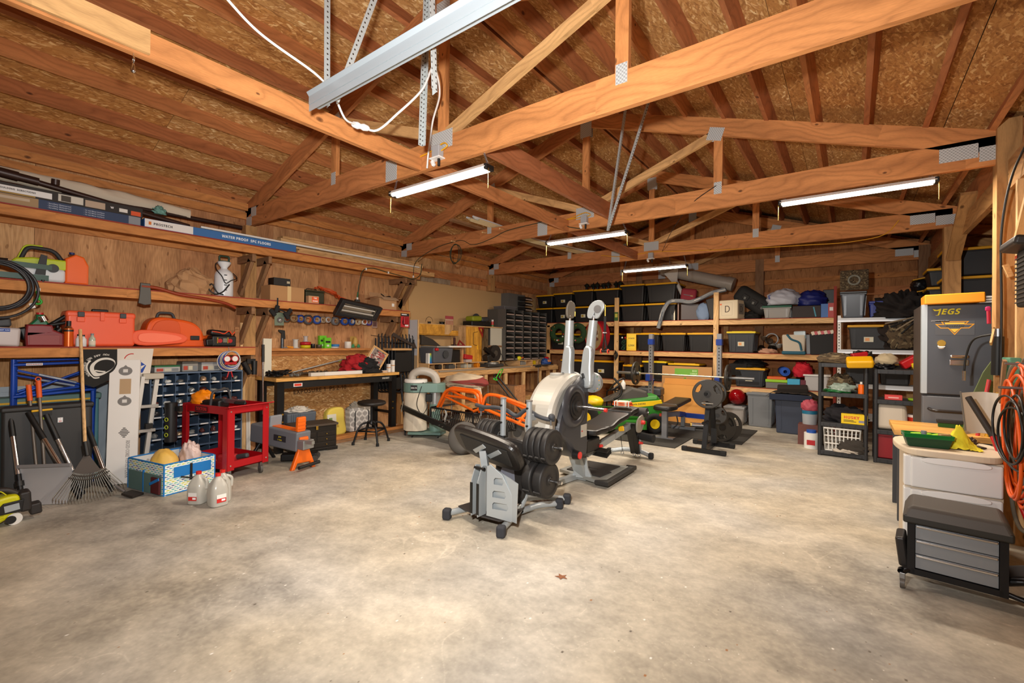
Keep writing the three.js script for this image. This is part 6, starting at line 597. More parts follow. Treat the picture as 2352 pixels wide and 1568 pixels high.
{ // dust collector
  const t = T('dust_collector', 'grey-green dust collector with white bag and grey hose', 'dust collector', [-5.25, 0, -4.95], 0.64), g = M(0x6f8d84, 0.45, 0.1);
  E(t, 'base', g, [[-0.3, -0.16], [0.1, -0.22], [0.26, -0.2], [0.3, 0.02], [0.24, 0.2], [-0.26, 0.18]], 0.04, [-0.06, 0.065, 0], [PI / 2, 0, 0], 0.008); for (const [x, z] of [[-0.28, -0.12], [0.16, -0.18], [0.14, 0.16], [-0.26, 0.14]]) C(t, 'caster', A.blk, 0.022, 0.022, 0.02, [x, 0.023, z], [0, 0, PI / 2]);
  rod(t, 'column', g, [0.06, 0.085, 0], [0.06, 0.5, 0], 0.085, 28); rod(t, 'motor', M(0xb8bcbc, 0.3, 0.7), [0.06, 0.48, 0], [0.06, 0.68, 0], 0.083, 28); B(t, 'switch_box', A.blk, [0.1, 0.12, 0.06], [-0.02, 0.6, 0.085], [0, 0, 0], 0.012); B(t, 'warning_label', A.cream, [0.06, 0.06, 0.002], [0.05, 0.42, 0.086]); B(t, 'warning_band', A.red, [0.06, 0.012, 0.003], [0.05, 0.444, 0.086]);
  const cap = []; for (let i = 0; i <= 12; i++) { const a = -PI / 2 + PI * i / 12; cap.push([0.08 + 0.14 * Math.cos(a), 0.14 * Math.sin(a)]); } for (let i = 0; i <= 14; i++) { const a = PI / 2 + PI * i / 14; cap.push([-0.24 + 0.19 * Math.cos(a), 0.19 * Math.sin(a)]); } E(t, 'housing', g, cap, 0.14, [0, 0.755, 0], [PI / 2, 0, 0], 0.01); print(t, 'brand_plate', 0.1, 0.08, txt('DELTA', '#e8e8e4', '#181818', 0.5), [-0.23, 0.76, 0.192]);
  lathe(t, 'collar', A.white, [[0.175, 0], [0.18, 0.02], [0.172, 0.05], [0.1, 0.055]], [-0.24, 0.83, 0]); const bag = new THREE.CylinderGeometry(0.175, 0.18, 0.58, 28, 10), p = bag.attributes.position; for (let i = 0; i < p.count; i++) { const k = 1 + 0.07 * n3(p.getX(i) * 9, p.getY(i) * 6, p.getZ(i) * 9); p.setX(i, p.getX(i) * k); p.setZ(i, p.getZ(i) * k); } bag.computeVertexNormals(); put(t, 'filter_bag', bag, M(0xd9cdb8, 0.9), [-0.24, 0.39, 0]);
  const hp = [], curve = new THREE.CatmullRomCurve3([[-0.3, 0.86, 0.02], [-0.28, 0.95, 0.02], [-0.2, 1.0, 0.02], [-0.08, 1.0, 0.01], [0.03, 0.95, 0], [0.07, 0.88, 0], [0.08, 0.82, 0]].map(V)); for (let i = 0; i <= 60; i++) hp.push(curve.getPointAt(i / 60)); const hg = new THREE.TubeGeometry(curve, 120, 0.062, 14), q = hg.attributes.position, nn = hg.attributes.normal; for (let i = 0; i < q.count; i++) { const ring = Math.floor(i / 15), s = (ring % 3 === 0 ? 0.004 : 0); q.setXYZ(i, q.getX(i) + nn.getX(i) * s, q.getY(i) + nn.getY(i) * s, q.getZ(i) + nn.getZ(i) * s); } put(t, 'hose', hg, M(0xb8b0a4, 0.4)); tube(t, 'power_cord', A.blk, [[0, 0.6, 0.12], [-0.04, 0.45, 0.14], [-0.1, 0.36, 0.18], [-0.18, 0.5, 0.21], [-0.14, 0.7, 0.2], [-0.1, 0.84, 0.14]], 0.006, 30, 6);
}
{ // orange framed utility cart
  const t = T('utility_cart', 'orange tube framed utility cart with black mesh basket', 'cart', [-4.33, 0, -4.76]), o = M(0xf26a14, 0.35, 0.1), k = A.blkm;
  for (const z of [0, -0.06]) pipe(t, 'orange_loop', o, [[-0.58, 0.5, z], [-0.4, 0.78 - z * 0.3, z], [0.2, 0.765 - z * 0.3, z], [0.24, 0.5, z]], 0.022, 0.1); rod(t, 'orange_brace', o, [-0.46, 0.68, -0.03], [0.2, 0.66, -0.03], 0.018); rod(t, 'orange_brace', o, [-0.36, 0.76, -0.03], [0.2, 0.61, -0.03], 0.016); rod(t, 'orange_brace', o, [-0.46, 0.66, -0.03], [0.08, 0.51, -0.03], 0.016);
  pipe(t, 'orange_loop', o, [[0.26, 0.48, 0.02], [0.34, 0.76, 0.0], [0.52, 0.75, -0.06], [1.0, 0.6, -0.2]], 0.022, 0.08); pipe(t, 'orange_loop', o, [[0.2, 0.52, 0.08], [0.36, 0.58, 0.08], [0.75, 0.48, 0.05], [1.05, 0.4, 0.02]], 0.02, 0.08); rod(t, 'orange_brace', o, [0.36, 0.62, 0], [1.0, 0.47, 0], 0.018); rod(t, 'orange_brace', o, [0.92, 0.42, 0.04], [0.96, 0.58, -0.1], 0.022); rod(t, 'orange_brace', o, [0.3, 0.7, -0.3], [1.0, 0.5, -0.35], 0.02);
  // basket: frame and expanded mesh
  const mesh = (x0, x1, y0, y1, z0, z1) => { const gs = []; for (let i = -6; i < 26; i++) for (const s of [1, -1]) { const a = i / 20, L = (y1 - y0) / 0.85; const pts = []; for (const v of [0, 1]) { let u = a + s * v * L * 0.35 / Math.max(0.3, Math.hypot(x1 - x0, z1 - z0)); pts.push([u, v]); } if (pts.some(([u]) => u < 0 || u > 1)) continue; gs.push(rodg(...pts.map(([u, v]) => [x0 + (x1 - x0) * u, y0 + (y1 - y0) * v, z0 + (z1 - z0) * u]), 0.004, 4)); } return gs; };
  MG(t, 'basket_mesh', k, mesh(-0.62, 0.26, 0.27, 0.5, 0.1, 0.16)); MG(t, 'basket_mesh', k, mesh(0.26, 0.6, 0.27, 0.48, 0.16, -0.35)); for (const y of [0.27, 0.5]) pipe(t, 'basket_rail', k, [[-0.62, y, -0.4], [-0.62, y, 0.1], [0.26, y, 0.16], [0.6, y - 0.02, -0.35]], 0.014, 0.01, 6); for (const [x, z] of [[-0.62, 0.1], [0.26, 0.16], [0.6, -0.35]]) rod(t, 'basket_post', k, [x, 0.27, z], [x, 0.5, z], 0.014, 6); Q(t, 'basket_floor', A.blk, [-0.6, 0.5], [0.25, 0.262], [-0.38, 0.1]); tube(t, 'clear_hose', M(0xa8a8a0, 0.3), [[-0.3, 0.5, 0.12], [-0.27, 0.44, 0.13], [-0.3, 0.36, 0.13]], 0.016, 16, 8); for (const x of [-0.3, -0.22]) B(t, 'hose_fitting', A.chrome, [0.06, 0.04, 0.03], [x, 0.34, 0.14], [0, 0, 0.2], 0.008);
  bd(t, 'tow_beam', A.blk, [-1.15, 0.47, 0.2], [0.4, 0.15, 0.2], 0.07, 0.04); rod(t, 'hitch_pin', A.chrome, [-1.12, 0.4, 0.23], [-1.08, 0.56, 0.23], 0.008); for (const x of [-0.32, -0.25]) C(t, 'bolt', A.chrome, 0.01, 0.01, 0.01, [x, 0.29 - (x + 0.32) * 0.2, 0.225], [PI / 2, 0, 0], 8);
  const wheel = (x, z, r) => { put(t, 'tyre', new THREE.TorusGeometry(0.15, 0.065, 12, 32), M(0x55524e, 0.9), [x, 0.212, z], [0, r, 0]); C(t, 'wheel_rim', A.dgrey, 0.1, 0.1, 0.06, [x, 0.212, z], [PI / 2, 0, -r], 24); }; wheel(0.28, 0.36, 1.15); wheel(0.5, -0.5, 1.4); rod(t, 'axle', A.blkm, [0.28, 0.21, 0.36], [0.5, 0.21, -0.5], 0.015); rod(t, 'rear_leg', A.blkm, [-0.5, 0, -0.3], [-0.5, 0.26, -0.3], 0.02);
  // behind the cart
  const fc = T('printed_cushion', 'printed canvas cushion with red fish draped on frame', 'cushion', [-5.22, 0, -5.7], 0.25); blob(fc, 'cushion', M(0xffffff, 0.8, 0, { map: canvasTex(256, 256, (c, a, b) => { c.fillStyle = '#d0bda0'; c.fillRect(0, 0, a, b); c.fillStyle = '#8c3a34'; c.beginPath(); c.moveTo(40, 120); c.lineTo(150, 60); c.lineTo(230, 120); c.lineTo(140, 170); c.fill(); for (let i = 0; i < 60; i++) { c.fillStyle = i % 2 ? '#6a4c40' : '#b89c84'; c.fillRect(rnd() * a, 120 + rnd() * 120, rr(8, 30), 4); } }) }), 0.8, 0.24, 0.46, [0, 0.7, 0], { amp: 0.12, flat: 0.6 }); for (const [x, z] of [[-0.35, -0.15], [0.35, -0.15], [0.35, 0.15], [-0.35, 0.15]]) rod(fc, 'leg', A.chrome, [x, 0, z], [x, 0.74, z], 0.012); B(fc, 'white_cloth', A.cream, [0.14, 0.2, 0.02], [0.36, 0.63, 0.25], [0, 0, 0.2], 0.008);
  const lm = T('lawn_mower', 'push lawn mower with black handle and green wire bail', 'lawn mower', [-4.75, 0, -6.7], 0.5), gw = M(0x3ad03a, 0.4); B(lm, 'deck', A.blk, [0.5, 0.14, 0.5], [0.2, 0.14, 0], [0, 0, 0], 0.05); C(lm, 'engine', M(0x2a2a2c, 0.5), 0.13, 0.15, 0.18, [0.2, 0.3, 0]); for (const [x, z] of [[0, 0.24], [0, -0.24], [0.42, 0.24], [0.42, -0.24]]) C(lm, 'wheel', A.rub, 0.09, 0.09, 0.04, [x, 0.092, z], [PI / 2, 0, 0]); pipe(lm, 'handle', A.blk, [[0.05, 0.2, 0.2], [-0.5, 0.88, 0.2], [-0.52, 0.88, -0.2], [0.05, 0.2, -0.2]], 0.014, 0.06); pipe(lm, 'bail', gw, [[-0.46, 0.82, 0.19], [-0.38, 0.98, 0.17], [-0.38, 0.98, -0.17], [-0.46, 0.82, -0.19]], 0.008, 0.06, 8); tube(lm, 'pull_cord', gw, [[-0.46, 0.83, 0.2], [-0.42, 0.8, 0.22], [-0.5, 0.82, 0.21], [-0.44, 0.84, 0.2]], 0.008, 20, 6);
  const cr = T('wooden_crate', 'brown wooden crate standing under the saw bench', 'crate', [-5.45, 0, -7.0], 0.1); for (let i = 0; i < 5; i++) { bd(cr, 'slat', W.old, [-0.32 + i * 0.16, 0, 0.2], [-0.32 + i * 0.16, 0.66, 0.2], 0.15, 0.02, [1, 0, 0]); bd(cr, 'slat', W.ply2, [0.4, 0, 0.16 - i * 0.08], [0.4, 0.66, 0.16 - i * 0.08], 0.075, 0.02, [0, 0, 1]); } Q(cr, 'core', M(0x6a4a34, 0.9), [-0.4, 0.39], [0, 0.64], [-0.2, 0.19]);
}
// ---------------------------------------------------------------- middle of the floor: home gym, accessory rack, weights
const padM = M(0x1d1a18, 0.38), silM = M(0xaab0b2, 0.38, 0.35), shellM = M(0xb4b0a6, 0.42, 0.15), dkM = M(0x34353a, 0.4, 0.1);
{
  const t = T('accessory_rack', 'silver steel accessory rack on four rubber tipped feet', 'rack', [-2.38, 0, -3.0]);
  pipe(t, 'upright', silM, [[0.17, 0.96, -0.22], [0.17, 0.22, -0.22], [0.17, 0.06, -0.1], [0.27, 0.05, 0.28]], 0.026, 0.14); pipe(t, 'upright', silM, [[-0.11, 0.96, -0.22], [-0.11, 0.22, -0.22], [-0.13, 0.06, -0.1], [-0.27, 0.05, 0.28]], 0.026, 0.14);
  for (const x of [0.17, -0.11]) { C(t, 'post_cap', M(0x77706a, 0.6), 0.029, 0.029, 0.012, [x, 0.962, -0.22]); for (const y of [0.62, 0.42]) C(t, 'clamp_band', A.blk, 0.031, 0.031, 0.025, [x, y, -0.22]); for (const y of [0.9, 0.75, 0.62]) C(t, 'bolt', A.blk, 0.009, 0.009, 0.06, [x, y, -0.21], [PI / 2, 0, 0], 8); }
  pipe(t, 'rear_foot', silM, [[0.17, 0.05, -0.12], [0.2, 0.045, -0.35], [0.3, 0.045, -0.47]], 0.026, 0.1); pipe(t, 'rear_foot', silM, [[-0.1, 0.05, -0.2], [0.15, 0.07, -0.5], [0.29, 0.045, -0.62]], 0.026, 0.1);
  for (const p of [[-0.28, 0.045, 0.3], [0.285, 0.045, 0.3], [0.32, 0.045, -0.49], [0.31, 0.045, -0.64]]) B(t, 'rubber_foot', M(0x2c2d32, 0.8), [0.07, 0.09, 0.07], p, [0, 0.4, 0], 0.02);
  E(t, 'floor_plate', M(0x3a3532, 0.7), [[-0.25, 0.2], [-0.2, -0.1], [0.2, -0.12], [0.27, 0.12], [0.22, 0.24], [0.0, 0.26]], 0.012, [0, 0.085, 0], [PI / 2, 0, 0], 0.003);
  const peg = (n, x0, x1, y, z) => rod(t, n, A.chrome, [x0, y, z], [x1, y, z], 0.013); peg('peg', 0.18, 0.5, 0.6, -0.22); peg('peg', 0.18, 0.5, 0.32, -0.22); peg('peg', -0.13, -0.42, 0.63, -0.22);
  tube(t, 'curl_handle', M(0x3a3c40, 0.6), [[-0.5, 0.86, -0.3], [-0.38, 0.85, -0.28], [-0.26, 0.86, -0.28], [-0.12, 0.85, -0.27], [0.0, 0.81, -0.27], [0.1, 0.87, -0.28], [0.22, 0.83, -0.28], [0.3, 0.81, -0.3], [0.36, 0.81, -0.32]], 0.019, 50, 10); for (const x of [-0.44, 0.34]) { rod(t, 'hook', A.steel, [x, 0.82, -0.3], [x, 0.76, -0.3], 0.008); put(t, 'ball_end', new THREE.SphereGeometry(0.03, 14, 10), M(0x3a3c40, 0.6), [x, 0.83, -0.31]); } B(t, 'handle_bracket', silM, [0.05, 0.06, 0.08], [0.17, 0.82, -0.26], [0, 0, 0], 0.01);
  const disc = (x, y, z, r, w, l, g) => { const p = T('weight_plate', l, 'weight plate', [-2.38 + x, y - r, -3.0 + z], 0, g), a = [[0.02, -w / 2], [r * 0.72, -w / 2], [r * 0.78, -w / 2 - 0.003], [r * 0.97, -w / 2], [r, -w * 0.3], [r, w * 0.3], [r * 0.97, w / 2], [r * 0.78, w / 2 + 0.003], [r * 0.72, w / 2 - 0.006], [0.05, w / 2 - 0.006], [0.045, w / 2 + 0.003], [0.02, w / 2]]; lathe(p, 'disc', M(0x232120, 0.55), a, [0, r, 0], [0, 0, -PI / 2], 36); lathe(p, 'hub', M(0x3a3836, 0.4, 0.4), [[0.014, -w / 2 - 0.002], [0.036, -w / 2 - 0.002], [0.036, w / 2 + 0.005], [0.014, w / 2 + 0.005]], [0, r, 0], [0, 0, -PI / 2], 20); B(p, 'moulded_tab', M(0x232120, 0.6), [w * 0.8, 0.02, 0.05], [0, r * 0.55, r * 0.82], [0.6, 0, 0], 0.006); };
  ['innermost plate of the upper right peg', 'second plate of the upper right peg', 'third plate of the upper right peg', 'outermost plate of the upper right peg'].forEach((l, i) => disc(0.225 + i * 0.058, 0.6, -0.22, 0.145, 0.05, `black rubber weight plate, ${l}`, 'weight plates on the rack'));
  disc(0.24, 0.32, -0.22, 0.15, 0.085, 'thick black weight plate, inner one on the lower peg', 'weight plates on the rack'); disc(0.345, 0.32, -0.22, 0.15, 0.085, 'thick black weight plate, outer one on the lower peg', 'weight plates on the rack');
  ['innermost', 'second', 'third', 'outermost'].forEach((k, i) => disc(-0.17 - i * 0.05, 0.63, -0.22, 0.13, 0.045, `black weight plate on the left peg, ${k} one`, 'weight plates on the left peg'));
  // preacher pad
  const p = T('preacher_pad', 'tilted black preacher curl pad on a silver post', 'exercise pad', [-2.36, 0.092, -2.86]); const g = new THREE.Group(); g.name = 'pad_assembly'; g.position.set(0, 0.52, 0); g.rotation.set(-0.95, 0.1, -0.09); p.add(g);
  E(g, 'pad', padM, smooth([[-0.33, -0.1], [-0.34, 0.06], [-0.26, 0.15], [0.26, 0.15], [0.33, 0.08], [0.31, -0.1], [0.22, -0.14], [-0.26, -0.14]], 48), 0.075, [0, 0, 0], [-PI / 2, 0, 0], 0.025); B(g, 'underside', M(0x24221f, 0.7), [0.5, 0.012, 0.18], [0, -0.04, 0], [0, 0, 0], 0.005); for (const x of [-0.06, 0.1]) B(g, 'mount_strip', silM, [0.04, 0.008, 0.2], [x, -0.048, 0.0], [0, 0.9, 0], 0.003);
  bd(p, 'post', silM, [-0.03, 0.49, 0.03], [0.03, 0.05, 0.0], 0.055, 0.055); rod(p, 'pivot', A.blk, [-0.06, 0.3, 0.09], [0.02, 0.3, 0.08], 0.014);
  const bk = T('back_pad', 'black back rest pad leaning between the rack uprights', 'exercise pad', [-2.3, 0.095, -3.1]); E(bk, 'pad', padM, smooth([[-0.12, 0.05], [-0.16, 0.45], [-0.1, 0.54], [0.12, 0.52], [0.17, 0.46], [0.14, 0.3], [0.1, 0.04], [0.0, 0.0]], 48), 0.07, [0, 0, 0], [-0.12, 0.2, 0], 0.025); E(bk, 'insert', M(0x5c5e68, 0.6), smooth([[-0.07, 0.02], [-0.06, 0.3], [0.0, 0.36], [0.05, 0.3], [0.05, 0.02]], 24), 0.02, [-0.03, 0, 0.036], [-0.12, 0.2, 0], 0.004);
  // leg press plate
  const lp = T('leg_press_plate', 'silver winged leg press plate with slotted holes', 'leg press plate', [-2.28, 0.092, -2.83]); const slot = (x, y, w) => [[x, y], [x + w, y], [x + w + 0.012, y + 0.02], [x + w, y + 0.05], [x + 0.012, y + 0.05], [x, y + 0.035]];
  E(lp, 'right_wing', silM, [[-0.01, -0.01], [0.2, -0.03], [0.22, 0.05], [0.2, 0.18], [0.12, 0.32], [0.02, 0.39], [-0.01, 0.37]], 0.01, [0.02, 0.03, 0.09], [0, 0.25, 0], 0.002, [slot(0.04, 0.05, 0.12), slot(0.04, 0.14, 0.1), slot(0.05, 0.24, 0.07)]); E(lp, 'rear_plate', silM, [[0.0, -0.02], [0.26, -0.06], [0.27, 0.24], [0.2, 0.27], [0.0, 0.34]], 0.01, [0.0, 0.06, 0.05], [0, 0.05, 0], 0.002); E(lp, 'left_wing', silM, [[-0.2, 0.0], [-0.22, 0.3], [-0.1, 0.32], [0.0, 0.36], [0.0, 0.0]], 0.01, [-0.03, 0.02, 0.03], [0, -0.35, 0], 0.002);
  for (const x of [-0.1, -0.035]) { E(lp, 'fin', silM, [[-0.05, 0], [0.05, 0], [0.05, 0.38], [0.0, 0.39], [-0.05, 0.28]], 0.008, [x, 0.01, 0.1], [0, PI / 2, 0], 0.002); Q(lp, 'grip_tape', A.blk, [x - 0.012, x + 0.012], [0.03, 0.27], [0.148, 0.152]); } rod(lp, 'hinge_pin', A.blk, [-0.11, 0.375, 0.1], [-0.01, 0.375, 0.1], 0.014);
  const rg = T('cloth_rag', 'crumpled pale rag on the floor behind the rack foot', 'rag', [-2.2, 0, -3.62]); blob(rg, 'rag', M(0xc4b0a4, 0.9), 0.26, 0.05, 0.2, [-0.1, 0, 0.02], { amp: 0.35, f: 3 }); B(rg, 'print', A.red, [0.04, 0.002, 0.02], [-0.1, 0.05, 0.03]);
}
{ // home gym
  const t = T('home_gym', 'silver and charcoal cable home gym with bench', 'home gym', [-2.3, 0, -4.0]);
  // shell: profile in z/y, thickness along x
  const prof = (pts, d, n, m, x, bev = 0.03) => E(t, n, m, smooth(pts.map(([z, y]) => [-z, y]), 60), d, [x, 0, 0], [0, PI / 2, 0], bev);
  prof([[0.5, 0.62], [0.46, 0.86], [0.34, 1.02], [0.18, 1.12], [0.0, 1.16], [-0.1, 1.13], [-0.08, 0.95], [0.1, 0.75], [0.22, 0.58], [0.36, 0.55]], 0.3, 'upper_shell', shellM, -0.02, 0.05);
  prof([[0.42, 0.62], [0.36, 0.82], [0.2, 1.0], [0.02, 1.11], [-0.12, 1.13], [-0.17, 1.05], [-0.15, 0.7], [-0.13, 0.34], [0.0, 0.33], [0.16, 0.42], [0.26, 0.52]], 0.34, 'lower_shell', dkM, 0.01, 0.04);
  lathe(t, 'disc_ring', M(0x3c3c40, 0.35, 0.2), [[0.13, 0.0], [0.14, 0.04], [0.19, 0.035], [0.21, 0.0]], [0.18, 0.865, 0.17], [0, 0, -PI / 2], 44); for (const [r, h] of [[0.145, 0.012], [0.12, 0.024], [0.09, 0.034]]) C(t, 'resistance_disc', M(0x1c1a19, 0.5), r, r, 0.03, [0.18 + h, 0.865, 0.17], [0, 0, PI / 2], 40); C(t, 'disc_hub', M(0x3a3634, 0.4, 0.4), 0.05, 0.05, 0.05, [0.22, 0.865, 0.17], [0, 0, PI / 2], 24); rod(t, 'load_bar', A.chrome, [0.2, 0.865, 0.17], [0.5, 0.855, 0.17], 0.016); rod(t, 'bar_tip', M(0xd0302a, 0.4), [0.5, 0.855, 0.17], [0.525, 0.854, 0.17], 0.018);
  C(t, 'knob', A.blk, 0.04, 0.045, 0.06, [0.21, 0.4, 0.15], [0, 0, -PI / 2], 24); C(t, 'knob_face', M(0xd8342c, 0.4), 0.034, 0.034, 0.01, [0.245, 0.4, 0.15], [0, 0, -PI / 2], 24); B(t, 'badge', shellM, [0.004, 0.12, 0.12], [0.183, 0.6, -0.04], [0, 0, 0], 0.001); B(t, 'badge_mark', A.red, [0.003, 0.012, 0.02], [0.186, 0.6, -0.0]); lathe(t, 'arm_well', M(0xc4c2bc, 0.3, 0.3), [[0.02, 0], [0.06, 0.03], [0.075, 0.06]], [-0.06, 1.1, 0.08], [0, 0, 0], 24);
  // arms
  for (const [s, x0, x1, l] of [[-1, -0.02, 0.0, 0], [1, 0.17, 0.235, 1]]) { const z = -0.06 - 0.06 * l; rod(t, 'arm', silM, [x0, 1.08, z], [x1, 1.69, z], 0.055, 18, 0.042); E(t, 'arm_shroud', silM, smooth([[-0.05, -0.1], [-0.06, 0.1], [-0.03, 0.3], [0.03, 0.3], [0.05, 0.1], [0.05, -0.1]], 30), 0.09, [x0 + 0.02, 1.13, z + 0.03], [0, 0, -0.06], 0.02); C(t, 'arm_pivot', M(0x9a9c9c, 0.4, 0.4), 0.1, 0.1, 0.05, [x0 + 0.05, 1.07, z - 0.03], [PI / 2, 0, 0], 28); for (let k = 0; k < 8; k++) C(t, 'pin_hole', M(k % 2 ? 0xd89a2a : 0x3a7a3a, 0.5), 0.006, 0.006, 0.055, [x0 + 0.05 + 0.085 * Math.cos(k * 0.5 - 1.2), 1.07 + 0.085 * Math.sin(k * 0.5 - 1.2), z - 0.03], [PI / 2, 0, 0], 6);
    B(t, 'arm_lever', A.blk, [0.025, 0.05, 0.02], [x0, 1.14, z + 0.085], [0, 0, 0.3], 0.008); rod(t, 'swivel', A.chrome, [x1, 1.69, z], [x1 + 0.005, 1.74, z], 0.013); if (l) { E(t, 'pulley_housing', silM, smooth([[-0.06, -0.05], [-0.05, 0.05], [0.01, 0.11], [0.09, 0.11], [0.12, 0.05], [0.08, -0.02], [0.05, -0.06], [0.02, -0.06], [0.02, 0.0], [-0.02, -0.06]], 40), 0.03, [x1 + 0.0, 1.77, z], [0, 0, 0], 0.006); C(t, 'pulley', A.steel, 0.04, 0.04, 0.036, [x1 + 0.05, 1.8, z], [PI / 2, 0, 0], 22); } else { E(t, 'pulley_housing', M(0x6c665c, 0.4, 0.4), smooth([[-0.03, -0.06], [-0.04, 0.04], [0, 0.11], [0.05, 0.08], [0.04, -0.06]], 24), 0.03, [x1, 1.78, z], [0, 1.0, 0], 0.006); }
    const hx = x1 + (l ? 0.125 : 0.06); rod(t, 'clip', A.brass, [hx, 1.84 - 0.06 * (1 - l), z], [hx, 1.73, z], 0.007); if (l) { B(t, 'strap', A.blk, [0.024, 0.15, 0.006], [hx, 1.65, z]); rod(t, 'strap_ring', A.steel, [hx - 0.02, 1.565, z], [hx + 0.02, 1.565, z], 0.007); for (const q of [-1, 1]) bd(t, 'strap', A.blk, [hx, 1.56, z + q * 0.005], [hx + q * 0.035, 1.4, z + q * 0.03], 0.025, 0.005, [0, 0, 1]); rod(t, 'hand_grip', A.blk, [hx - 0.05, 1.385, z - 0.03], [hx + 0.05, 1.385, z + 0.03], 0.014); for (const q of [-1, 1]) put(t, 'grip_ring', new THREE.TorusGeometry(0.018, 0.006, 8, 16), M(0xe8482a, 0.4), [hx + q * 0.05, 1.385, z + q * 0.03], [0, PI / 2, 0]); } }
  // stand and platform
  bd(t, 'stand', silM, [0.0, 0.02, -0.36], [-0.02, 0.44, -0.14], 0.12, 0.05, [1, 0, 0]); E(t, 'stand_gusset', silM, [[-0.1, 0], [0.13, 0], [0.08, 0.1], [0.06, 0.22], [0.0, 0.22]], 0.05, [0, 0.04, -0.33], [0, 0.35, 0], 0.006); bd(t, 'base_rail', silM, [-0.05, 0.04, -0.4], [-0.17, 0.04, 0.42], 0.05, 0.06); B(t, 'rail_cap', A.blk, [0.07, 0.05, 0.08], [-0.17, 0.04, 0.4], [0, 0.15, 0], 0.01);
  E(t, 'platform', M(0x9a9c98, 0.5, 0.3), [[-0.3, 0.4], [0.22, 0.27], [0.32, 0.3], [0.28, 1.0], [-0.26, 0.93]], 0.035, [0, 0.045, 0], [-PI / 2, 0, 0], 0.006); E(t, 'platform_rim', M(0x2a2826, 0.6), [[0.2, 0.25], [0.35, 0.25], [0.33, 1.06], [0.22, 1.02], [0.27, 0.97], [0.29, 0.34]], 0.05, [0, 0.045, 0], [-PI / 2, 0, 0], 0.012); for (const [a, b] of [[0.42, 0.62], [0.66, 0.9]]) E(t, 'tread_pad', M(0x302c2a, 0.8), [[-0.22, a], [0.2, a - 0.04], [0.22, b], [-0.22, b]].map(([x, y]) => [x * (b > 0.7 ? 0.9 : 1), y]), 0.012, [0, 0.068, 0], [-PI / 2, 0, 0], 0.003);
  for (const y of [0.3, 0.25]) E(t, 'foot_pedal', M(0x24221f, 0.5), [[-0.05, 0], [0.16, -0.02], [0.15, 0.08], [-0.04, 0.09]], 0.012, [0.06, y, -0.52], [-PI / 2 + 0.2, 0, 0], 0.003); B(t, 'pedal_stop', M(0xd8342c, 0.4), [0.08, 0.03, 0.04], [0.13, 0.36, -0.5], [0, 0, 0.2], 0.01); B(t, 'seat_bracket', A.blk, [0.16, 0.14, 0.3], [0.06, 0.4, -0.35], [0, 0, 0], 0.02);
  // bench
  const pad = (x0, z0, z1, y0, y1, w, n) => { const L = z0 - z1; E(t, n, padM, smooth([[-w / 2, 0], [-w / 2 * 1.03, L * 0.5], [-w / 2 * 0.98, L], [w / 2 * 0.98, L], [w / 2 * 1.03, L * 0.5], [w / 2, 0]], 40), 0.06, [x0, (y0 + y1) / 2 - 0.03 + (y0 - y1) / 2, z0], [-PI / 2 + Math.atan((y1 - y0) / L), 0, 0], 0.02); };
  pad(0.03, -0.3, -0.62, 0.56, 0.555, 0.3, 'seat_pad'); pad(0.03, -0.63, -1.2, 0.555, 0.65, 0.3, 'back_pad'); pad(0.03, -1.21, -1.5, 0.65, 0.68, 0.3, 'head_pad'); B(t, 'pad_strap', A.dgrey, [0.31, 0.03, 0.04], [0.03, 0.64, -1.2]); bd(t, 'bench_rail', silM, [0.02, 0.28, -0.4], [0.03, 0.42, -1.55], 0.07, 0.06); B(t, 'pad_frame', A.blk, [0.1, 0.05, 1.1], [0.03, 0.52, -0.9], [0.08, 0, 0], 0.01);
  rod(t, 'roller', M(0x2c2a28, 0.6), [-0.12, 0.6, -1.62], [0.24, 0.6, -1.62], 0.06, 20); rod(t, 'roller_pin', A.chrome, [0.24, 0.6, -1.62], [0.265, 0.6, -1.62], 0.014); rod(t, 'roller', A.rub, [0.1, 0.29, -1.68], [0.32, 0.28, -1.64], 0.05, 18); E(t, 'end_plate', M(0x9c9688, 0.4, 0.2), smooth([[-0.11, -0.08], [-0.12, 0.04], [-0.04, 0.09], [0.1, 0.1], [0.12, 0.03], [0.03, -0.09]], 30), 0.02, [0.2, 0.47, -1.5], [0, PI / 2, 0], 0.005); rod(t, 'red_knob', M(0xd8342c, 0.4), [0.2, 0.49, -1.52], [0.25, 0.49, -1.52], 0.03, 14, 0.022); rod(t, 'red_knob', M(0xd8342c, 0.4), [0.14, 0.21, -1.62], [0.19, 0.21, -1.62], 0.02, 12, 0.014);
  bd(t, 'end_leg', A.blk, [0.06, 0.05, -1.72], [0.05, 0.45, -1.55], 0.12, 0.05, [1, 0, 0]); rod(t, 'end_leg_strut', silM, [0.14, 0.3, -1.64], [0.12, 0.08, -1.72], 0.014); pipe(t, 'end_foot', silM, [[-0.26, 0.045, -1.66], [-0.1, 0.08, -1.74], [0.12, 0.07, -1.76], [0.25, 0.045, -1.72]], 0.03, 0.08); for (const x of [-0.28, 0.26]) B(t, 'rubber_foot', M(0x1c1c1e, 0.8), [0.06, 0.08, 0.07], [x, 0.042, x < 0 ? -1.65 : -1.72], [0, 0, 0], 0.02); for (const x of [-0.06, 0.1, 0.16]) { rod(t, 'cable', A.blk, [x, 0.32, -1.5], [x + 0.02, 0.1, -1.52], 0.004, 5); put(t, 'cable_clip', new THREE.TorusGeometry(0.018, 0.005, 6, 12), A.steel, [x + 0.02, 0.075, -1.52]); } B(t, 'yellow_tag', A.yel, [0.07, 0.06, 0.02], [0.12, 0.46, -1.1], [0, 0, 0.2], 0.015);
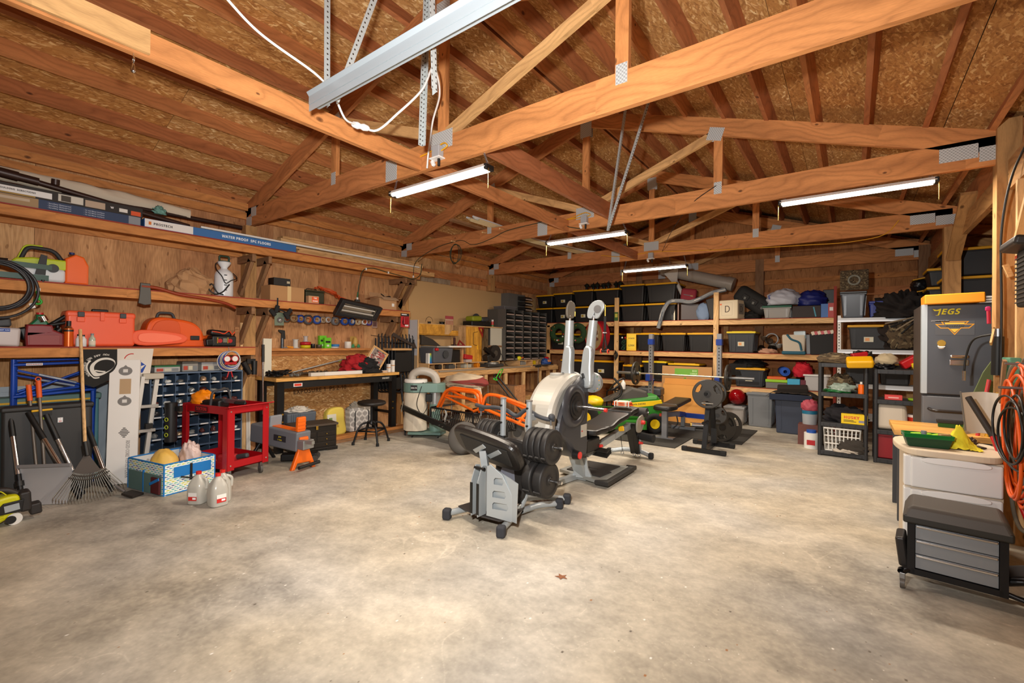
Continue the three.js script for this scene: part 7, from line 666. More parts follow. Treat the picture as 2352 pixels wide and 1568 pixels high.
  const oc = T('orange_extension_lead', 'bundled orange extension cord lying on the gym bench end', 'extension lead', [-2.27, 0.69, -5.35], 0.15); { const gs = []; for (let i = 0; i < 9; i++) gs.push(at(new THREE.TorusGeometry(0.055, 0.008, 6, 20), [0, 0.02 + (i % 3) * 0.016, 0.0 + (i % 2) * 0.008], [PI / 2, 0, 0]).scale(2.1 - 0.1 * (i % 3), 1, 1)); MG(oc, 'cord', A.org, gs); } B(oc, 'sleeve', M(0xd8ccb8, 0.7), [0.13, 0.066, 0.13], [0, 0.034, 0], [0, 0, 0], 0.012); for (const x of [-0.085, 0.085]) B(oc, 'tie', A.white, [0.012, 0.068, 0.135], [x, 0.034, 0], [0, 0, 0], 0.004);
}
{ // weights area
  const mat = (x0, x1, z0, z1, l) => { const m = T('rubber_mat', l, 'mat', [(x0 + x1) / 2, 0, (z0 + z1) / 2], 0, 'rubber gym mats'); B(m, 'mat', M(0x35332f, 0.9), [x1 - x0, 0.012, z0 - z1], [0, 0.006, 0]); };
  mat(-2.95, -1.99, -6.53, -7.38, 'black rubber mat under the weight bench leg'); mat(-3.1, -1.29, -7.39, -8.8, 'black rubber mat under the power rack');
  const gm = M(0x8c8e92, 0.4, 0.5), bm = M(0x1c3c90, 0.4, 0.2); const r = T('power_rack', 'grey power rack with drilled uprights and blue fittings', 'power rack', [-2.33, 0.012, -8.12]);
  for (const [s, x] of [[-1, -0.58], [1, 0.57]]) { Q(r, 'upright', gm, [x - 0.035, x + 0.035], [0, 1.64], [-0.04, 0.04]); for (let k = 0; k < 22; k++) C(r, 'hole', A.blk, 0.011, 0.011, 0.004, [x, 0.3 + k * 0.055, 0.041], [PI / 2, 0, 0], 10); Q(r, 'foot', gm, [x - 0.05, x + 0.05], [0, 0.06], [-0.4, 0.35]); B(r, 'foot_plate', gm, [0.12, 0.05, 0.16], [x - s * 0.02, 0.06, 0.3], [0.4, 0, 0], 0.006); B(r, 'top_fitting', bm, [0.09, 0.1, 0.1], [x, 1.5, 0.01]); Q(r, 'lower_plate', bm, [x - 0.05, x + 0.05], [0.04, 0.22], [-0.05, 0.05]); B(r, 'bar_cup', bm, [0.08, 0.12, 0.16], [x, 0.86, 0.1], [0, 0, 0], 0.008); bd(r, 'cup_brace', bm, [x - s * 0.05, 0.74, 0.04], [x - s * 0.1, 0.84, 0.14], 0.03, 0.01); } Q(r, 'crossbar', bm, [-0.55, 0.55], [0.16, 0.24], [-0.3, -0.24]); Q(r, 'crossbar', bm, [-0.54, -0.3], [0.06, 0.14], [0.02, 0.05]); print(r, 'lettering', 0.1, 0.07, txt('F', '#fff', '#1c3c90', 0.9), [-0.46, 0.1, 0.052]);
  const b = T('barbell', 'long steel barbell resting in the rack cups', 'barbell', [-2.36, 0.94, -7.98]); rod(b, 'shaft', M(0xd8c8b0, 0.25, 0.8), [-0.85, 0.0, 0], [0.82, 0.0, 0], 0.014, 12); for (const s of [-1, 1]) { rod(b, 'sleeve', A.steel, [s * 0.72, 0, 0], [s * 1.14, 0, 0], 0.025, 14); C(b, 'collar', A.chrome, 0.035, 0.035, 0.03, [s * 0.72, 0, 0], [0, 0, PI / 2]); }
  const pl = (p, ry, rad, l, g) => { const q = T('iron_plate', l, 'weight plate', p, ry, g), cm = M(0x3a3733, 0.45, 0.35); const out = [], n = 44; for (let i = 0; i < n; i++) out.push([rad * Math.cos(i * 2 * PI / n), rad * Math.sin(i * 2 * PI / n)]); const holes = []; for (let k = 0; k < 3; k++) { const a = k * 2.094 + 0.5, h = []; for (let i = 0; i <= 8; i++) { const b2 = a - 0.42 + i * 0.105; h.push([rad * 0.82 * Math.cos(b2), rad * 0.82 * Math.sin(b2)]); } for (let i = 8; i >= 0; i--) { const b2 = a - 0.42 + i * 0.105, rr2 = rad * (0.5 + 0.12 * Math.abs(i - 4) / 4); h.push([rr2 * Math.cos(b2), rr2 * Math.sin(b2)]); } holes.push(h.reverse()); } E(q, 'disc', cm, out, 0.035, [0, rad, 0], [0, 0, 0], 0.006, holes); put(q, 'rim', new THREE.TorusGeometry(rad * 0.94, 0.016, 8, 44), cm, [0, rad, 0]); C(q, 'hub', M(0x2a2826, 0.4, 0.5), rad * 0.24, rad * 0.24, 0.05, [0, rad, 0], [PI / 2, 0, 0], 24); C(q, 'bore', A.blk, rad * 0.12, rad * 0.12, 0.052, [0, rad, 0], [PI / 2, 0, 0], 18); return q; };
  pl([-3.14, 0.94 - 0.21, -7.98], PI / 2, 0.21, 'iron plate on the barbell beside the blue cup bracket', 'barbell plates'); pl([-1.6, 0.94 - 0.21, -7.98], PI / 2, 0.21, 'iron plate on the free end of the barbell', 'barbell plates');
  const wb = T('weight_bench', 'black padded weight bench with grey steel leg', 'weight bench', [-2.33, 0.012, -7.5]); E(wb, 'seat', padM, smooth([[-0.13, -0.12], [-0.14, 0.2], [0.14, 0.2], [0.13, -0.12], [0, -0.16]], 30), 0.07, [0, 0.47, 0.4], [-PI / 2, 0, 0], 0.025); E(wb, 'backrest', padM, [[-0.13, 0], [0.13, 0], [0.14, 0.75], [-0.14, 0.75]], 0.07, [0, 0.47, 0.18], [-PI / 2 + 0.06, 0, 0], 0.025); Q(wb, 'front_leg', gm, [-0.04, 0.04], [0, 0.43], [0.33, 0.4]); Q(wb, 'base_plate', gm, [-0.15, 0.15], [0, 0.015], [0.3, 0.44]); bd(wb, 'spine', gm, [0.0, 0.36, 0.34], [0.0, 0.3, -0.3], 0.08, 0.06); bd(wb, 'spine_end', bm, [0, 0.3, -0.3], [0, 0.25, -0.62], 0.08, 0.062); Q(wb, 'rear_foot', gm, [-0.2, 0.2], [0, 0.05], [-0.62, -0.56]); Q(wb, 'rear_leg', gm, [-0.03, 0.03], [0.04, 0.27], [-0.62, -0.56]); B(wb, 'stop_knob', M(0xe0482a, 0.4), [0.04, 0.05, 0.04], [-0.09, 0.34, 0.3], [0, 0, 0], 0.012); tube(wb, 'chain', A.blkm, [[0.1, 0.32, 0.1], [0.12, 0.2, 0.12], [0.06, 0.12, 0.16]], 0.01, 14, 6);
  const tr = T('plate_tree', 'black weight plate tree on two floor bars', 'plate tree', [-1.6, 0, -6.78]); for (const z of [0.28, -0.28]) { bd(tr, 'floor_bar', A.blkm, [-0.25, 0.035, z], [0.25, 0.035, z], 0.05, 0.05); for (const x of [-0.25, 0.25]) B(tr, 'bar_end', A.rub, [0.07, 0.06, 0.06], [x, 0.035, z], [0, 0, 0], 0.01); } bd(tr, 'spine', A.blkm, [0, 0.035, -0.28], [0, 0.035, 0.28], 0.05, 0.05); bd(tr, 'upright', A.blkm, [0, 0.05, 0.24], [0.02, 0.82, 0.06], 0.06, 0.06, [1, 0, 0]); bd(tr, 'upright', A.blkm, [0.02, 0.05, -0.24], [0.02, 0.82, -0.02], 0.06, 0.06, [1, 0, 0]); for (const [y, z] of [[0.8, 0.05], [0.42, 0.15]]) { rod(tr, 'peg', A.blkm, [0.02, y, z], [0.02, y, z + 0.24], 0.02); rod(tr, 'peg', A.blkm, [0.02, y, -z], [0.02, y, -z - 0.2], 0.02); } Q(tr, 'number_plate', A.blk, [0.03, 0.1], [0.1, 0.3], [-0.03, 0.0]);
  const p1 = pl([-1.57, 0.6, -6.57], 0.1, 0.195, 'large iron plate lettered and hung on the tree front', 'plates on the plate tree'); print(p1, 'lettering', 0.16, 0.03, txt('45 POUNDS', '#c8c4b8', '#3a3733', 0.8), [0, 0.07, 0.0185]); pl([-1.57, 0.62, -6.88], 0.15, 0.17, 'iron plate hung behind on the tree', 'plates on the plate tree'); pl([-1.53, 0.34, -6.98], 0.2, 0.12, 'small iron plate on the lower rear peg', 'plates on the plate tree'); pl([-1.56, 0.012, -7.4], 0.7, 0.22, 'big iron plate leaning on the mat behind the tree', 'plates on the mat'); pl([-1.5, 0.012, -7.5], 0.7, 0.22, 'rear big iron plate leaning on the mat', 'plates on the mat');
  const cy = T('steel_canister', 'short polished steel canister lying on the mat', 'canister', [-2.12, 0.012, -8.3], 0.3); C(cy, 'barrel', A.chrome, 0.05, 0.05, 0.26, [0, 0.051, 0], [0, 0, PI / 2]); C(cy, 'end_cap', A.brass, 0.052, 0.052, 0.02, [-0.13, 0.051, 0], [0, 0, PI / 2]);
  // riding mower behind
  const m = T('riding_mower', 'green and yellow riding mower with yellow seat', 'riding mower', [-3.2, 0, -7.3], 0.6), gn = M(0x2c7c24, 0.4), yw = M(0xf0c80c, 0.45); E(m, 'hood', gn, [[-0.1, 0.2], [0.62, 0.2], [0.66, 0.45], [0.52, 0.62], [-0.1, 0.55]], 0.46, [0.1, 0, 0], [0, 0, 0], 0.05); E(m, 'hood_stripe', yw, [[-0.05, 0.4], [0.6, 0.47], [0.58, 0.55], [0.1, 0.5], [-0.05, 0.5]], 0.475, [0.1, 0, 0], [0, 0, 0], 0.004); print(m, 'brand_print', 0.28, 0.045, txt('JOHN DEERE', '#222', '#f0c80c', 0.8), [0.3, 0.475, 0.2395], [0, 0, 0.09]); E(m, 'dash', M(0x4a4640, 0.6), [[-0.35, 0.5], [0.4, 0.56], [0.35, 0.68], [0.1, 0.74], [-0.1, 0.62]], 0.4, [0.1, 0, 0], [0, 0, 0], 0.03); Q(m, 'fender', gn, [-0.85, 0.1], [0.3, 0.36], [-0.32, 0.32]); blob(m, 'seat_base', yw, 0.4, 0.16, 0.42, [-0.42, 0.42, 0], { amp: 0.04 }); E(m, 'seat_back', yw, smooth([[-0.19, 0], [-0.2, 0.34], [-0.1, 0.46], [0.1, 0.46], [0.2, 0.34], [0.19, 0]], 36), 0.1, [-0.56, 0.52, 0], [0, PI / 2, 0.0], 0.04); tube(m, 'lever_arm', A.blk, [[-0.1, 0.55, 0.24], [0.0, 0.62, 0.26], [0.02, 0.74, 0.26], [-0.1, 0.9, 0.24]], 0.018, 20, 8); put(m, 'steering_wheel', new THREE.TorusGeometry(0.15, 0.016, 8, 28), A.blk, [0.0, 0.78, 0], [PI / 2 - 0.5, 0.6, 0]); for (const [x, z, q] of [[-0.6, 0.33, 0.25], [-0.6, -0.33, 0.25], [0.55, 0.3, 0.17], [0.55, -0.3, 0.17]]) { put(m, 'tyre', new THREE.TorusGeometry(q * 0.68, q * 0.32, 10, 26), A.rub, [x, q, z]); C(m, 'wheel_hub', yw, q * 0.45, q * 0.45, 0.1, [x, q, z], [PI / 2, 0, 0], 18); } Q(m, 'mower_deck', gn, [-0.4, 0.4], [0.09, 0.22], [-0.42, 0.42]); lathe(m, 'bottle', A.white, [[0.001, 0], [0.04, 0], [0.04, 0.1], [0.018, 0.13], [0.018, 0.15]], [0.08, 0.71, 0.1]);
  const gn2 = T('generator', 'black tube framed generator behind the mower', 'generator', [-3.55, 0, -8.65], 0.1); B(gn2, 'engine', A.blk, [0.6, 0.4, 0.42], [0, 0.28, 0], [0, 0, 0], 0.05); for (const z of [-0.25, 0.25]) pipe(gn2, 'frame', A.blkm, [[-0.36, 0, z], [-0.36, 0.56, z], [0.36, 0.56, z], [0.36, 0, z]], 0.015, 0.06); B(gn2, 'control_panel', M(0x2a2a2c, 0.4), [0.4, 0.16, 0.02], [-0.05, 0.4, 0.215], [0, 0, 0], 0.005); B(gn2, 'lime_mark', M(0xa8d02a, 0.5), [0.08, 0.025, 0.004], [-0.15, 0.44, 0.228]); B(gn2, 'label', A.cream, [0.08, 0.03, 0.004], [0.1, 0.34, 0.228]);
  const gb = T('rolling_tool_box', 'charcoal wheeled tool box beside the power rack', 'tool box', [-3.05, 0, -8.5], 0.15); B(gb, 'body', M(0x3c3c3e, 0.5), [0.42, 0.42, 0.36], [0, 0.3, 0], [0, 0, 0], 0.03); B(gb, 'lid', M(0x444446, 0.5), [0.44, 0.14, 0.38], [0, 0.58, 0], [0, 0, 0], 0.03); for (const s of [-1, 1]) { C(gb, 'wheel', A.rub, 0.1, 0.1, 0.05, [s * 0.2, 0.102, 0.16], [0, 0, PI / 2]); } B(gb, 'latch', A.steel, [0.05, 0.05, 0.015], [0.1, 0.5, 0.19], [0, 0, 0], 0.005); B(gb, 'handle', A.blk, [0.2, 0.03, 0.04], [0, 0.665, 0], [0, 0, 0], 0.012);
  const bb = T('bread_bag', 'blue and orange snack bag with red top on the bench', 'bag', [-5.72, 0.962, -9.0], XL); blob(bb, 'bag', M(0x24488c, 0.5), 0.3, 0.16, 0.2, [0, 0, 0], { amp: 0.15 }); B(bb, 'print', M(0xd88a5a, 0.5), [0.12, 0.06, 0.02], [0, 0.1, 0.09], [-0.4, 0, 0], 0.008); blob(bb, 'red_top', A.red, 0.16, 0.06, 0.1, [0.02, 0.13, 0], { amp: 0.2 });
  const sp = T('straw_leaf', 'dry brown leaf lying on the concrete', 'leaf', [-1.44, 0.004, -2.47], 0.4); E(sp, 'leaf', M(0x8c5a3c, 0.9), [[0, -0.03], [0.012, -0.01], [0.04, -0.015], [0.02, 0.008], [0.03, 0.03], [0.006, 0.018], [-0.02, 0.035], [-0.015, 0.008], [-0.04, 0.0], [-0.014, -0.01]], 0.002, [0, 0, 0], [-PI / 2, 0, 0]);
}
// ---------------------------------------------------------------- back wall shelving
const ZF = -9.42;
{
  const t = T('storage_shelving', 'long pale timber storage shelving along the back wall', 'shelving', [-3.1, 0, ZF]), x0 = -2.85, x1 = 2.87;
  for (const y of [1.96, 1.325, 0.69]) { for (const [a, b] of [[x0, -1.04], [-1.04, 1.0], [1.0, x1]]) bd(t, 'front_rail', rnd() < 0.5 ? W.pale : W.pale2, [a, y - 0.055, 0], [b, y - 0.055, 0], 0.09, 0.04); bd(t, 'back_rail', W.pale2, [x0, y - 0.055, -0.88], [x1, y - 0.055, -0.88], 0.09, 0.04); panel(t, 'deck', W.osb, [x0, x1], [y - 0.011, y], [-0.9, 0.01]); Q(t, 'deck_edge', redEdge, [x0, x1], [y - 0.012, y + 0.001], [0.01, 0.014]); }
  for (const x of [-1.04, 1.0]) { bd(t, 'front_post', W.pale, [x, 0, 0.04], [x, 2.48, 0.04], 0.09, 0.04, [1, 0, 0]); } for (const x of [x0, -1.04, 1.0, x1]) bd(t, 'back_post', W.pale2, [x, 0, -0.85], [x, 2.3, -0.85], 0.09, 0.04, [1, 0, 0]); bd(t, 'front_post', W.pale2, [x0 + 0.03, 0, 0.0], [x0 + 0.03, 1.9, 0.0], 0.09, 0.04, [1, 0, 0]); Q(t, 'red_end_post', redEdge, [x1 - 0.02, x1 + 0.02], [0, 2.48], [-0.05, 0.05]);
}
// storage totes
const toteB = M(0x1d1c1c, 0.5), lidY = M(0xe8a90c, 0.5), toteG = M(0x34373b, 0.5);
function tote(x0, x1, y, h, l, o = {}) {
  const w = x1 - x0, d = o.d ?? 0.46, t = T('storage_tote', l, 'tote', [(x0 + x1) / 2, y, (o.z ?? ZF) - d / 2 - 0.05], o.r ?? 0, o.g ?? 'storage totes on the back shelving'), b = o.b ?? toteB, H = Math.round((h - 0.04) * 1000) / 1000, W2 = Math.round(w * 0.93 * 1000) / 1000;
  put(t, 'body', taper(W2, H, d, o.k ?? 0.88, 0.02), b); const n = o.ribs ?? 4; for (let i = 0; i < n; i++) { const u = (i + 0.5) / n - 0.5; if (Math.abs(u) > 0.19) B(t, 'rib', b, [0.03, Math.round(H * 80) / 100, 0.012], [u * W2 * 0.94, H * 0.5, d * 0.472], [0.05, 0, 0]); } for (let i = 0; i < 3; i++) B(t, 'rib', b, [0.012, Math.round(H * 80) / 100, 0.04], [W2 * 0.472, H * 0.5, -0.15 + i * 0.15], [0, 0, -0.05]);
  B(t, 'rim', b, [w * 0.97, 0.02, d * 1.03], [0, H - 0.012, 0], [0, 0, 0], 0.006); if (o.lid !== null) { B(t, 'lid', o.lid ?? lidY, [w, 0.035, d * 1.08], [0, H + 0.015, 0], [0, 0, 0], 0.01); B(t, 'lid_panel', o.lid ?? lidY, [w * 0.7, 0.02, d * 0.7], [0, H + 0.03, 0], [0, 0, 0], 0.008); }
  if (o.st) { B(t, 'sticker', M(0xd8d4bc, 0.5), [w * 0.22, h * 0.2, 0.003], [0, H * 0.45, d * 0.474 + 0.004], [0.05, 0, 0]); B(t, 'sticker_print', M(o.st > 1 ? 0xe8a060 : 0xb89a2a, 0.5), [w * 0.1, h * 0.12, 0.002], [-w * 0.03, H * 0.45, d * 0.474 + 0.007], [0.05, 0, 0]); }
  return t;
}
{
  const X = [-6.33, -5.83, -5.29, -4.74, -4.11, -3.54, -2.87], nm = ['first', 'second', 'third', 'fourth', 'fifth', 'sixth'];
  const hi = [0.33, 0.35, 0.39, 0.385, 0.42, 0.41];
  for (let i = 0; i < 6; i++) { tote(X[i] + 0.01, X[i + 1] - 0.015, 1.962, 0.375, `black tote with yellow lid, ${nm[i]} along the lower top shelf row`, { st: i === 1 || i === 2 ? 1 : 0, d: 0.6 }); tote(X[i] + 0.01, X[i + 1] - 0.015, 2.35, hi[i] - (i > 3 ? 0 : 0.02), `black tote with yellow lid, ${nm[i]} along the upper stacked row`, { st: i < 2 ? 1 : 0, d: 0.6 }); }
  tote(-5.93, -5.3, 1.327, 0.39, 'black tote behind the left wreath with white card', { st: 2 }); tote(-5.28, -4.8, 1.327, 0.37, 'black tote behind the right wreath'); tote(-4.72, -4.16, 1.327, 0.385, 'black tote behind the round tin'); tote(-3.73, -3.22, 1.327, 0.385, 'black tote beside the yellow carton'); tote(-3.2, -2.69, 1.327, 0.385, 'black tote in the middle of the second shelf'); tote(-2.66, -2.16, 1.327, 0.385, 'black tote with gifts on its lid'); tote(-1.93, -1.43, 1.327, 0.41, 'dark grey ribbed tote with lemon lid and white label', { b: toteG, lid: M(0xf0d428, 0.5), st: 2, ribs: 6 });
  tote(-5.6, -4.95, 0.692, 0.4, 'black tote on the low shelf behind the mower'); tote(-4.9, -4.2, 0.692, 0.4, 'black tote on the low shelf left of the timber post', { st: 1 }); tote(-4.02, -3.6, 0.692, 0.33, 'short black tote right of the timber post'); tote(-3.59, -3.07, 0.692, 0.43, 'tall black tote behind the rack upright', { lid: M(0xf0cc14, 0.5) }); tote(-3.04, -2.42, 0.692, 0.4, 'black tote behind the large moving carton', { lid: M(0xf2be10, 0.5) }); tote(-1.81, -1.27, 0.692, 0.36, 'dark grey tote with black jacket over its lid', { b: M(0x2c2f35, 0.5), st: 1 });
  tote(-1.92, -1.56, 0, 0.34, 'clear storage bin with grey lid under the red ball', { b: M(0xa09a94, 0.35), lid: M(0x9a9a9a, 0.5), z: -9.16, st: 2, g: 'totes on the floor' }); tote(-1.54, -1.1, 0, 0.62, 'tall light grey tote standing on the floor', { b: M(0x7c7f82, 0.5), lid: M(0x808386, 0.5), z: -9.18, ribs: 3, g: 'totes on the floor' }); const nv = tote(-1.06, -0.57, 0, 0.66, 'tall navy grey tote with dark sheets on top', { b: M(0x3a4254, 0.45), lid: M(0x2c3444, 0.5), z: -8.78, ribs: 3, g: 'totes on the floor' });
  const K = 'things on the back shelving';
  const th = (n, l, c, x, y, z = -9.65, r = 0) => T(n, l, c, [x, y, z], r, K);
  const ns = th('rubber_sheets', 'folded black rubber sheets draped over the navy tote', 'sheet', -0.8, 0.662, -8.97); sheet(ns, 'sheet', M(0x2c241e, 0.9), (u, v) => { const x = -0.36 + u * 0.72, q = Math.max(0, Math.abs(x) - 0.26); return [x, 0.03 - q * 0.7 + 0.01 * n2(u * 6, v * 6), 0.3 - v * 0.55]; }); B(ns, 'folded_stack', M(0x241d18, 0.9), [0.44, 0.09, 0.36], [0.0, 0.08, -0.03], [0.1, 0.1, 0.03], 0.02); B(ns, 'blue_cloth', M(0x232c40, 0.8), [0.6, 0.1, 0.02], [0, -0.04, 0.3], [0.1, 0, 0], 0.008);
  const rb = th('red_ball', 'glossy dark red ball sitting on the clear bin', 'ball', -1.72, 0.36, -9.38); put(rb, 'ball', new THREE.SphereGeometry(0.145, 32, 24), M(0x8c0810, 0.08), [0, 0.145, 0]);
  // wreaths and tin
  for (const [x, l] of [[-5.6, 'green wreath with red baubles hanging beside the parts rack'], [-5.1, 'green wreath hanging beside the round tin']]) { const w = th('wreath', l, 'wreath', x, 1.46, -9.36), g = new THREE.TorusGeometry(0.17, 0.07, 12, 40), p = g.attributes.position; for (let i = 0; i < p.count; i++) { const k = 1 + 0.22 * n3(p.getX(i) * 40, p.getY(i) * 40, p.getZ(i) * 40); p.setXYZ(i, p.getX(i) * (0.9 + 0.1 * k), p.getY(i) * (0.9 + 0.1 * k), p.getZ(i) * k); } g.computeVertexNormals(); put(w, 'needles', g, M(0x24401e, 0.9), [0, 0.25, 0]); for (let i = 0; i < 9; i++) { const a = rnd() * 6.3; put(w, 'bauble', new THREE.SphereGeometry(0.018, 10, 8), [A.red, A.white, A.brass][i % 3], [0.17 * Math.cos(a), 0.25 + 0.17 * Math.sin(a), 0.07]); } rod(w, 'hanger', A.grn, [0, 0.4, 0], [0, 0.47, -0.02], 0.005, 5); }
  const tn = th('round_tin', 'large round red and gold tin with patterned face', 'tin', -4.58, 1.32, -9.3, -0.5); C(tn, 'drum', M(0x8c1420, 0.35), 0.33, 0.33, 0.2, [0, 0.331, -0.02], [PI / 2, 0, 0], 48); put(tn, 'printed_face', new THREE.CircleGeometry(0.31, 48), M(0xffffff, 0.4, 0, { map: canvasTex(256, 256, (c, a, b) => { c.fillStyle = '#b89a6a'; c.fillRect(0, 0, a, b); for (let i = 0; i < 60; i++) { c.fillStyle = ['#7a5a48', '#c8b08c', '#4a5c44', '#8c3a34', '#ddd0b8'][i % 5]; c.beginPath(); c.arc(rr(40, 200), rr(60, 190), rr(5, 18), 0, 7); c.fill(); } }) }), [0, 0.331, 0.082]); put(tn, 'rim', new THREE.TorusGeometry(0.325, 0.012, 8, 48), A.red, [0, 0.331, 0.08]);
  const yb = th('yellow_carton', 'yellow printed carton standing between two totes', 'carton', -3.84, 1.327, -9.5); B(yb, 'box', M(0xf0c010, 0.5), [0.2, 0.37, 0.2], [0, 0.185, 0], [0, 0.3, 0], 0.004); print(yb, 'printed_front', 0.14, 0.3, txt('POWER|LINK', '#5a4a10', '#f2cc30', 0.4), [0.033, 0.19, 0.1], [0, 0.3, 0]); const ld = new THREE.SphereGeometry(0.012, 10, 8); put(yb, 'status_lamp', ld, M(0x20d820, 0.3, 0, { emissive: 0x20ff20, emissiveIntensity: 1.2 }), [0.1, 0.1, 0.06]); const gl = th('string_lights', 'bundle of green string lights beside the yellow carton', 'string lights', -4.0, 1.327, -9.46); { const gs = []; for (let i = 0; i < 8; i++) { const q = []; for (let k = 0; k < 6; k++) q.push([rr(-0.05, 0.05), 0.01 + k * 0.045 + rr(-0.02, 0.02), rr(-0.05, 0.05)]); gs.push(tubeg(q.map(([a, b, c]) => [a, Math.max(0.01, b), c]), 0.008, 20, 5)); } MG(gl, 'wire', M(0x1c3a28, 0.6), gs); } for (const c of [A.red, A.white]) put(gl, 'bulb', new THREE.SphereGeometry(0.02, 10, 8), c, [c === A.red ? 0.04 : -0.03, 0.28, 0.03]);
  // solar lamps on the upper row
  for (let i = 0; i < 7; i++) { const s = th('path_light', 'dark garden path light lying on the upper totes', 'garden light', -5.0 + i * 0.14, 2.735 + 0.0, -9.6 - (i % 2) * 0.08); s.userData.group = 'garden path lights'; lathe(s, 'cap', M(0x1c2420, 0.4), [[0.001, 0.14], [0.03, 0.13], [0.07, 0.09], [0.075, 0.08], [0.03, 0.05], [0.028, 0.0]], [0, 0, 0], [0, 0, rr(-0.3, 0.3)], 8); put(s, 'finial', new THREE.SphereGeometry(0.014, 8, 6), i % 3 ? A.blk : A.brass, [0, 0.15, 0]); }
  // right part of the top shelf
  const sp = th('speaker_cabinet', 'brown wooden speaker cabinet on the top shelf', 'speaker', -2.72, 1.962, -9.66); B(sp, 'cabinet', M(0x3a2418, 0.4), [0.36, 0.34, 0.3], [0.06, 0.17, 0], [0, 0.2, 0], 0.02); for (const [x, m] of [[-0.16, M(0x7c5a48, 0.4)], [-0.24, M(0xb8ac94, 0.3, 0.5)], [-0.28, A.blk]]) B(sp, 'edge_board', m, [0.035, 0.36, 0.28], [x, 0.18, 0.03], [0, 0.2, 0], 0.01);
  const rc = th('red_cooler', 'small dark red soft cooler on the speaker', 'cooler bag', -2.66, 2.325, -9.55, 0.2); B(rc, 'bag', M(0x7c1a28, 0.8), [0.3, 0.26, 0.22], [0, 0.145, 0], [0, 0, -0.12], 0.05); B(rc, 'zip', A.blk, [0.14, 0.012, 0.01], [-0.02, 0.14, 0.11], [0, 0, -0.2]); B(rc, 'tab', M(0x9a7c4a, 0.7), [0.05, 0.02, 0.01], [0.06, 0.12, 0.112], [0, 0, -0.2]);
  const cu = th('snow_camo_roll', 'long grey camouflage bolster draped over the shelf front', 'bolster', -2.6, 1.962, -9.42); tube(cu, 'bolster', M(0xffffff, 0.85, 0, { map: canvasTex(128, 128, (c, a, b) => { c.fillStyle = '#7c8084'; c.fillRect(0, 0, a, b); for (let i = 0; i < 60; i++) { c.fillStyle = ['#c8c4bc', '#4a4e54', '#a8a49c'][i % 3]; c.fillRect(rnd() * a, rnd() * b, rr(4, 18), rr(3, 10)); } }) }), [[-0.6, -0.16, 0.1], [-0.56, -0.02, 0.1], [-0.5, 0.2, 0.09], [-0.4, 0.37, 0.06], [-0.2, 0.39, 0.02], [0.0, 0.36, 0.0], [0.2, 0.42, 0], [0.42, 0.52, 0], [0.66, 0.57, 0]], 0.042, 50, 10);
  const bl = th('blue_pillow', 'pale blue pillow standing on the top shelf', 'pillow', -2.38, 1.962, -9.55); blob(bl, 'pillow', M(0x7c90ac, 0.85), 0.26, 0.34, 0.16, [0, 0, 0], { amp: 0.08, flat: 0.8 }); const bb = th('black_binder', 'dark grey case leaning behind the timber post', 'case', -2.2, 1.962, -9.62); B(bb, 'case', M(0x26221f, 0.6), [0.16, 0.42, 0.3], [0, 0.215, 0], [0, 0, 0.22], 0.02);
  const D = th('initial_box', 'cream storage box with large letter D', 'box', -1.85, 1.962, -9.5, -0.25); B(D, 'box', M(0xd8c8a8, 0.6), [0.36, 0.36, 0.3], [0, 0.18, 0], [0, 0, 0], 0.02); print(D, 'printed_front', 0.28, 0.28, (c, a, b) => { c.fillStyle = '#dccdb0'; c.fillRect(0, 0, a, b); c.strokeStyle = '#a89878'; c.lineWidth = 2; c.strokeRect(a * 0.14, b * 0.08, a * 0.72, b * 0.84); c.fillStyle = '#4a3a30'; c.textAlign = 'center'; c.font = `${b * 0.62}px sans-serif`; c.fillText('D', a * 0.52, b * 0.72); c.fillStyle = '#e86a3a'; c.fillRect(a * 0.02, b * 0.12, a * 0.12, b * 0.1); }, [-0.02, 0.19, 0.151]); print(D, 'printed_side', 0.2, 0.2, (c, a, b) => { c.fillStyle = '#8c8478'; c.fillRect(0, 0, a, b); c.fillStyle = '#4a4038'; c.font = `${b * 0.8}px sans-serif`; c.fillText('D', a * 0.2, b * 0.8); }, [0.181, 0.19, 0], [0, PI / 2, 0]);
  const du = th('duffel_bag', 'black duffel bag with buckled pockets slumped over boxes', 'duffel bag', -1.5, 1.962, -9.75); B(du, 'bag', M(0x1a1918, 0.8), [0.66, 0.34, 0.34], [-0.02, 0.36, 0.03], [0, 0, -0.62], 0.1); for (let i = 0; i < 3; i++) { B(du, 'pocket', M(0x232120, 0.8), [0.13, 0.1, 0.03], [-0.12 + i * 0.14, 0.42 - i * 0.1, 0.2], [0, 0, -0.62], 0.02); B(du, 'buckle', M(0x55544e, 0.5), [0.04, 0.05, 0.012], [-0.13 + i * 0.14, 0.4 - i * 0.1, 0.218], [0, 0, -0.3], 0.004); } blob(du, 'sagging_end', M(0x161514, 0.8), 0.3, 0.16, 0.3, [-0.04, 0, 0.05], { amp: 0.2 });
  tote(-1.33, -0.86, 1.962, 0.24, 'clear plastic bin with green lid under the white sack', { b: M(0x9a9690, 0.3), lid: M(0x1c5a40, 0.5) });
  const wb = th('white_sack', 'stuffed white plastic sack on the clear bin', 'sack', -1.0, 2.205, -9.55); blob(wb, 'sack', M(0xb4b6c0, 0.45), 0.54, 0.29, 0.4, [0, 0, 0], { amp: 0.12, f: 2 }); B(wb, 'blue_print', M(0x3a4a8c, 0.5), [0.05, 0.07, 0.02], [-0.2, 0.14, 0.13], [0, -0.4, 0.2], 0.006); const bs = th('blue_sack', 'blue stuffed bag on the dark box', 'sack', -0.57, 2.175, -9.58); blob(bs, 'sack', M(0x14206a, 0.5), 0.46, 0.27, 0.36, [0, 0, 0], { amp: 0.14, f: 2 });
